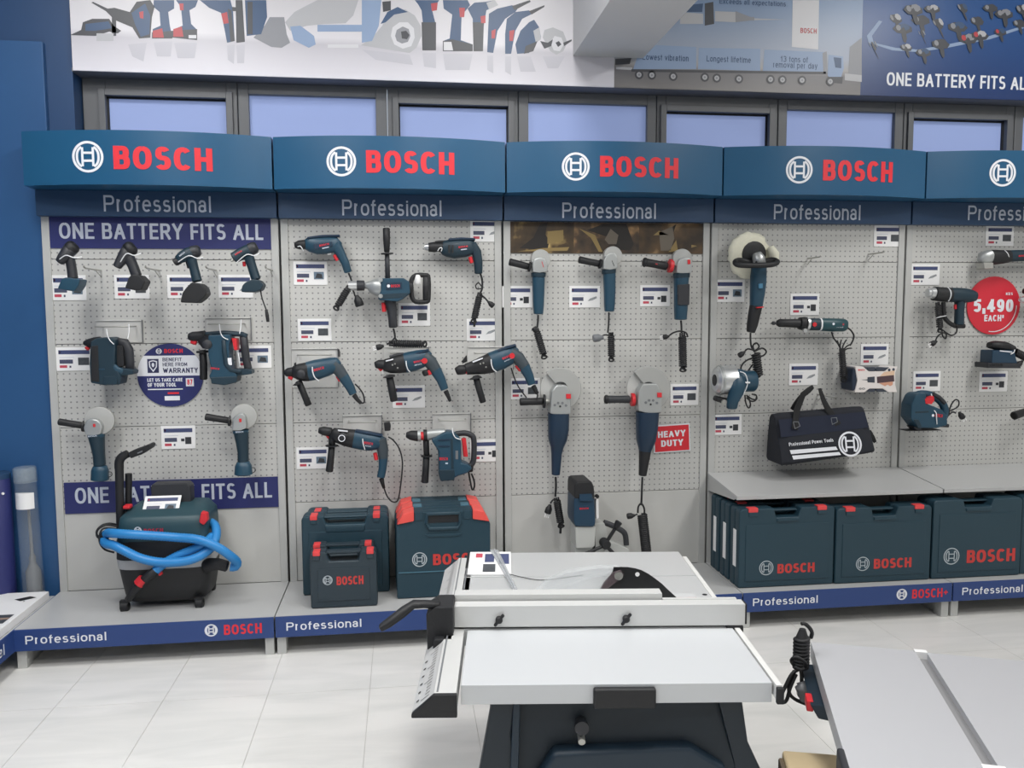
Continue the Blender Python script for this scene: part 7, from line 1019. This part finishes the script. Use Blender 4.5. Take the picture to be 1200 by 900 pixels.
T = root('navy_tube', 'dark navy cylinder standing at the left edge behind the white board', 'tube', (-1.215, -.064, .1645)); part('barrel', B().lathe((0, 0, 0), (0, 0, 1), [(0, .058), (.53, .058), (.535, .055)], 32), BANNER, T); part('cap', B().lathe((0, 0, .53), (0, 0, 1), [(0, .059), (.02, .059), (.024, .054)], 32), BAND, T); part('white_clip', B().lathe((.045, -.038, .47), (.7, -.7, 0), [(0, .006), (.006, .005)], 10), WHITE, T)
# ---------------------------------------------------------------- foreground table saw
ALU = mat('brushed aluminium', '#cecfce', .38, metal=.2); TABLE = mat('grey table casting', '#c6c8c9', .3, metal=.25, bump=.05, bscale=400); TABLEL = mat('extension plate', '#c6c9cc', .38, metal=.15); EDGE = mat('table edge grey', '#a9a6a2', .5)
SAWB = mat('saw housing dark', '#17232d', .5); SAW2 = mat('saw housing blue', '#182a38', .5)
GUARD = mat('guard plastic', '#e4e8ea', .08, alpha=.2, spec=.7)
T = root('table_saw', 'grey table saw with rip fence and clear blade guard in the foreground', 'table saw', (.649, -2.137, 0), None, math.radians(-7.0))
part('extension_plate', B().box(0, .67, 0, .312, .556, .6), TABLEL, T, bevel=.002); part('table_plate', B().box(-.03, .674, .318, .729, .556, .6), TABLE, T, bevel=.0015); part('rear_plate', B().box(-.03, .674, .733, .985, .556, .6), TABLE, T, bevel=.0015)
part('left_rail', B().prism([(-.008, .6), (-.055, .6), (-.062, .592), (-.102, .56), (-.098, .552), (-.008, .552)], -.035, .93), ALU, T, bevel=.0012); part('rail_groove', B().box(-.05, -.046, -.03, .93, .599, .6008), GREY, T); part('rail_groove', B().box(-.026, -.022, .33, .93, .599, .6008), GREY, T)
part('rail_end_cap', B().prism([(-.006, .6), (-.055, .6), (-.102, .558), (-.102, .55), (-.006, .55)], -.046, -.034), BLACK, T, bevel=.002); part('rail_end_cap', B().prism([(-.006, .601), (-.03, .601), (-.03, .55), (-.006, .55)], .82, .985), BLACK, T, bevel=.002)
b = B(); sl = (Vector((-.062, 0, .592)), Vector((-.102, 0, .56)))
def onrail(a, v): p_ = sl[0].lerp(sl[1], a); return (p_.x-.0006, v, p_.z+.0008)
for i in range(60):
    v = -.02+i*.0158; l_ = .45 if i % 5 == 0 else .25
    if .25 < v < .41: continue
    b.add([onrail(.1, v), onrail(.1, v+.0025), onrail(.1+l_, v+.0025), onrail(.1+l_, v)], [(0, 1, 2, 3)])
for i in range(6):
    v = -.01+i*.04; b.add([onrail(.68, v), onrail(.68, v+.007), onrail(.82, v+.007), onrail(.82, v)], [(0, 1, 2, 3)])
part('scale_marks', b, BLACK, T, smooth=0, stuff=True)
part('right_rail', B().box(.6745, .688, -.012, .93, .568, .6), mat('white rail', '#e2e2e0', .4, metal=.2), T, bevel=.001); part('rail_end_cap', B().box(.6735, .6885, -.024, -.012, .562, .597), BLACK, T, bevel=.002)
part('fence', B().box(-.033, .702, .315, .352, .605, .66), ALU, T, bevel=.0015); part('fence_profile', B().box(-.035, .5, .36, .4, .602, .674), ALU, T, bevel=.0015); part('profile_groove', B().box(-.035, .5, .3575, .3605, .652, .656), GREY, T); part('fence_cap', B().box(.702, .708, .32, .35, .606, .658), BLACK, T, bevel=.001); part('fence_ledge', B().box(.5, .69, .352, .364, .655, .662), ALU, T, bevel=.001); part('fence_foot', B().box(.655, .698, .312, .36, .585, .6045), BLACK, T, bevel=.003)
for u_ in (.08, .4):
    K = part('wing_knob', B().lathe((u_, .315, .626), (0, -1, 0), [(0, .009), (.01, .009), (.013, .006)], 14), BLACK, T); part('wing', B().box(-.019, .019, -.012, -.004, -.004, .004), BLACK, K, bevel=.003, loc=(u_, .315, .626)).rotation_euler = (0, -.9, 0)
part('clamp_head', B().prism([(-.033, .672), (-.075, .672), (-.1, .655), (-.098, .56), (-.1, .535), (-.085, .53), (-.06, .548), (-.033, .552)], .275, .372), BLACK, T, bevel=.004); part('clamp_foot', B().prism([(-.033, .6), (-.08, .6), (-.085, .545), (-.033, .57)], .25, .285), BLACK, T, bevel=.004)
part('clamp_lever', B().loft([(-.07, .67, .009, .3), (-.105, .676, .009, .29), (-.13, .679, .01, .28), (-.155, .664, .012, .27), (-.19, .64, .011, .26), (-.208, .63, .009, .255)], kd=1.6, mx=.022), BLACK, T, smooth=50)
part('riving_guard', B().prism([(.348, .6), (.359, .624), (.394, .676), (.397, .69), (.416, .6905), (.436, .69), (.457, .6865), (.475, .681), (.495, .67), (.513, .657), (.532, .642), (.547, .627), (.576, .6)], .53, .5345), mat('black blade', '#17181a', .4), T, bevel=.0008); part('guard_hole', B().lathe((.463, .5295, .67), (0, -1, 0), [(0, .0062), (.0008, .006)], 14), WHITE, T); part('guard_screw', B().lathe((.41, .53, .668), (0, -1, 0), [(0, .012), (.008, .012)], 14), STEEL, T)
for y_ in (.535, .565): part('clear_guard', B().prism([(.167, .603), (.21, .646), (.264, .672), (.355, .686), (.42, .684), (.437, .673), (.439, .63), (.36, .604)], y_, y_+.0025), GUARD, T, bevel=.0008)
part('guard_top', B().rings([[(x, y, z) for x, z in ((.167, .603), (.21, .646), (.264, .672), (.355, .686), (.42, .684))] for y in (.536, .567)], caps=False), GUARD, T); part('guard_pivot', B().prism([(.35, .615), (.365, .62), (.415, .66), (.425, .672), (.415, .684), (.395, .678), (.37, .65)], .522, .529), mat('smoked plastic', '#6b5f63', .15, alpha=.6), T, bevel=.001)
part('blade_insert', B().box(.2, .63, .51, .57, .5995, .6008), mat('insert grey', '#bfc1c2', .4), T); part('red_insert_edge', B().box(.57, .63, .525, .535, .6005, .6016), RED, T); part('table_hole', B().lathe((.659, .56, .6003), (0, 0, 1), [(0, .007), (.0004, .007)], 14), BLACK, T); part('table_hole', B().lathe((.35, .6, .6003), (0, 0, 1), [(0, .006), (.0004, .006)], 14), BLACK, T)
part('pull_handle', B().box(.284, .418, -.014, .004, .55, .594), BLACK, T, bevel=.005, seg=3)
hb = B(); hb.add([(.075, .055, .554), (.61, .055, .554), (.622, .05, .43), (.64, .02, .3), (.66, .0, .06), (.04, .0, .06), (.055, .02, .3), (.068, .05, .43)]+[(.075, .9, .554), (.61, .9, .554), (.622, .905, .43), (.64, .93, .3), (.66, .95, .06), (.04, .95, .06), (.055, .93, .3), (.068, .905, .43)], [(0,7,6,5,4,3,2,1), (8,9,10,11,12,13,14,15)]+[(i, (i+1) % 8, (i+1) % 8+8, i+8) for i in range(8)]); part('housing', hb, SAWB, T, bevel=.006)
part('left_flank', B().prism([(.066, .554), (.118, .554), (.108, .47), (.13, .3), (.09, .08), (-.02, .08), (.02, .3)], .03, .06), SAWB, T, bevel=.006); part('flank_rib', B().prism([(.112, .55), (.128, .55), (.12, .3), (.1, .3)], .022, .055), SAW2, T, bevel=.004); part('right_flank', B().prism([(.56, .554), (.614, .554), (.63, .45), (.7, .3), (.72, .08), (.6, .08), (.6, .4)], .03, .06), SAWB, T, bevel=.006)
part('lower_cover', B().prism([(.15, .36), (.2, .44), (.5, .45), (.58, .4), (.6, .1), (.13, .1)], .012, .056), SAW2, T, bevel=.012); part('tilt_knob', B().lathe((.262, .055, .49), (0, -1, 0), [(0, .012), (.02, .012), (.022, .016), (.035, .016)], 14), DARK, T); part('tilt_screw', B().lathe((.262, .05, .465), (0, -1, -.2), [(0, .008), (.03, .008)], 12), STEEL, T)
for x_, y_ in ((.06, .06), (.62, .06), (.06, .88), (.62, .88)): part('foot', B().box(x_-.025, x_+.025, y_-.025, y_+.025, 0, .065), BLACK, T, bevel=.004)
def saw_pt(u_, v_, z): a = math.radians(-7.0); return (.649+u_*math.cos(a)-v_*math.sin(a), -2.137+u_*math.sin(a)+v_*math.cos(a), z)
T = root('leaflet', 'printed white leaflet on the far left corner of the table saw', 'leaflet', saw_pt(-.02, .745, .6008), None, math.radians(-7.0)); part('sheet', B().box(0, .134, 0, .235, 0, .004), WHITE, T)
b = B(); F_ = lambda x0, x1, y0, y1, mi: b.add([(x0, y0, .0044), (x1, y0, .0044), (x1, y1, .0044), (x0, y1, .0044)], [(0, 1, 2, 3)], mi); F_(.02, .042, .17, .215, 0); F_(.05, .08, .12, .21, 1); F_(.046, .085, .02, .1, 2); F_(.095, .128, .1, .21, 1); part('print', b, [CARDRED, CARDBLUE, PICS[0]], T, smooth=0)
T = root('push_stick', 'clear plastic strip lying across the leaflet on the table saw', 'strip', saw_pt(0, 0, .606), None, math.radians(-7.0)); b = B(); b.add([(.045, .99, 0), (.072, .99, 0), (.132, .58, 0), (.122, .575, 0), (.045, .99, .004), (.072, .99, .004), (.132, .58, .004), (.122, .575, .004)], [(3,2,1,0), (4,5,6,7), (0,1,5,4), (1,2,6,5), (2,3,7,6), (3,0,4,7)]); part('strip', b, mat('hazy plastic', '#c2c6ca', .15, alpha=.45), T, bevel=.001); part('raised_rib', B().tube([(.06, .985, .006), (.127, .58, .006)], .003, 8, 1), mat('hazy plastic', '#c2c6ca'), T, smooth=60)
tag(part('thin_string', B().tube([saw_pt(.11, .745, .604), saw_pt(.15, .715, .603), saw_pt(.2, .69, .603), saw_pt(.26, .705, .603), saw_pt(.33, .735, .603)], .0012, 6, 5), BLACK, smooth=60), 'thin black string trailing from the leaflet to the blade guard', 'string')
# ---------------------------------------------------------------- second saw table on the right
A2 = math.radians(-21.0)
T = root('table_saw', 'second grey saw table cut off by the lower right corner, with a bundled cord', 'table saw', (1.625, -1.789, 0), None, A2); PALE = mat('pale table coating', '#b5b6ba', .45, metal=.1)
part('left_plate', B().box(0, .262, -.69, 0, .456, .5), PALE, T, bevel=.002); part('right_plate', B().box(.288, .95, -.69, -.008, .456, .5), PALE, T, bevel=.002); part('slot_floor', B().box(.262, .288, -.69, -.012, .456, .484), mat('slot grey', '#8b8b8d', .5), T); part('slot_end', B().box(.258, .289, -.016, .002, .47, .503), WHITE, T, bevel=.001); part('slot_end', B().box(.256, .3, -.66, -.575, .49, .503), WHITE, T, bevel=.002)
part('front_bumper', B().box(-.012, .004, -.72, -.57, .43, .502), DARK, T, bevel=.006, seg=3); part('housing', B().box(.36, .9, -.6, -.06, .1, .455), SAW2, T, bevel=.01); part('side_cover', B().prism([(-.03, .45), (.03, .45), (.03, .41), (-.01, .415)], -.275, -.03), SAW2, T, bevel=.004); part('red_switch', B().box(-.036, -.02, -.262, -.215, .425, .452), RED, T, bevel=.003)
for x_, y_ in ((.4, -.1), (.86, -.1), (.4, -.56), (.86, -.56)): part('foot', B().box(x_-.02, x_+.02, y_-.02, y_+.02, 0, .105), BLACK, T, bevel=.003)
inv = Matrix.Translation((1.625, -1.789, 0)) @ Matrix.Rotation(A2, 4, 'Z'); inv = inv.inverted()
def loc2(P): return [tuple(inv @ Vector(p)) for p in P]
def TB2(name, P, r, **k): return part(name, B().tube(loc2(P), r, **k), BLACK, T, smooth=60)
TB2('cord_hook', [(1.5603, -1.86, 0.5806), (1.5697, -1.86, 0.5801), (1.5818, -1.86, 0.5702), (1.5905, -1.86, 0.5559), (1.5938, -1.85, 0.5379)], .0052); LF2 = None
b = B(); P_ = loc2([(1.559, -1.87, 0.5708), (1.5585, -1.87, 0.5455)]); b.cyl(P_[0], P_[1], .008, .017, 14); part('strain_relief', b, BLACK, T, smooth=50)
P_ = loc2([(1.5573, -1.87, 0.5479), (1.5572, -1.87, 0.465)]); b = B(); b.helix(P_[0], P_[1], .0165, .0055, 9, 7, 12); b.cyl(P_[0], P_[1], .013, .013, 12); part('wrapped_cord', b, BLACK, T, smooth=60)
TB2('cord_loop', [(1.5268, -1.89, 0.4847), (1.5156, -1.9, 0.5011), (1.5231, -1.91, 0.514), (1.5466, -1.91, 0.499), (1.5545, -1.9, 0.4805), (1.5407, -1.9, 0.4746), (1.5269, -1.89, 0.4802)], .0048)
TB2('cord_loop', [(1.5462, -1.88, 0.4677), (1.5278, -1.88, 0.4551), (1.5121, -1.88, 0.4262), (1.4999, -1.88, 0.397), (1.5039, -1.88, 0.3806), (1.5154, -1.88, 0.3868), (1.524, -1.88, 0.4185), (1.5395, -1.88, 0.4544)], .0048); TB2('cord_loop', [(1.5396, -1.87, 0.4591), (1.5263, -1.87, 0.4276), (1.527, -1.87, 0.3998), (1.5416, -1.87, 0.3826), (1.568, -1.87, 0.3691), (1.5925, -1.86, 0.358), (1.6071, -1.85, 0.3616)], .0048); TB2('cord_loop', [(1.5521, -1.88, 0.4674), (1.5549, -1.88, 0.4488), (1.5554, -1.88, 0.4303)], .005)
P_ = loc2([(1.553, -1.88, 0.4328), (1.5568, -1.885, 0.4187), (1.5649, -1.88, 0.3834)]); b = B().tube([P_[0], P_[1], P_[2]], [.012, .02, .018, .013], 12, 4); part('plug', b, mat('bagged plug grey', '#777a7e', .25), T, smooth=60); b = B(); P_ = loc2([(1.5589, -1.9, 0.4071), (1.5617, -1.9, 0.3886)]); b.cyl(P_[0], P_[1], .005, .005, 10); part('plug_pin', b, CHROME, T)
T = root('wood_block', 'pale wooden block standing on the floor left of the second saw table', 'block', (1.447, -2.02, 0)); T.rotation_euler = (0, 0, math.radians(-17)); WOOD = mat('pale pine', '#f2dcb2', .6, vary=.12, bscale=18)
part('block', B().box(0, .135, -.1, .06, 0, .3), WOOD, T, bevel=.008, seg=3); part('dark_slot', B().prism([(.07, .262), (.082, .276), (.09, .27), (.105, .275), (.105, .262)], -.1015, -.099), BLACK, T); part('darker_end', B().box(-.01, .004, -.085, .05, .002, .285), mat('end brown', '#7d705f', .8), T, bevel=.005)  # end piece in a darker brown than the block
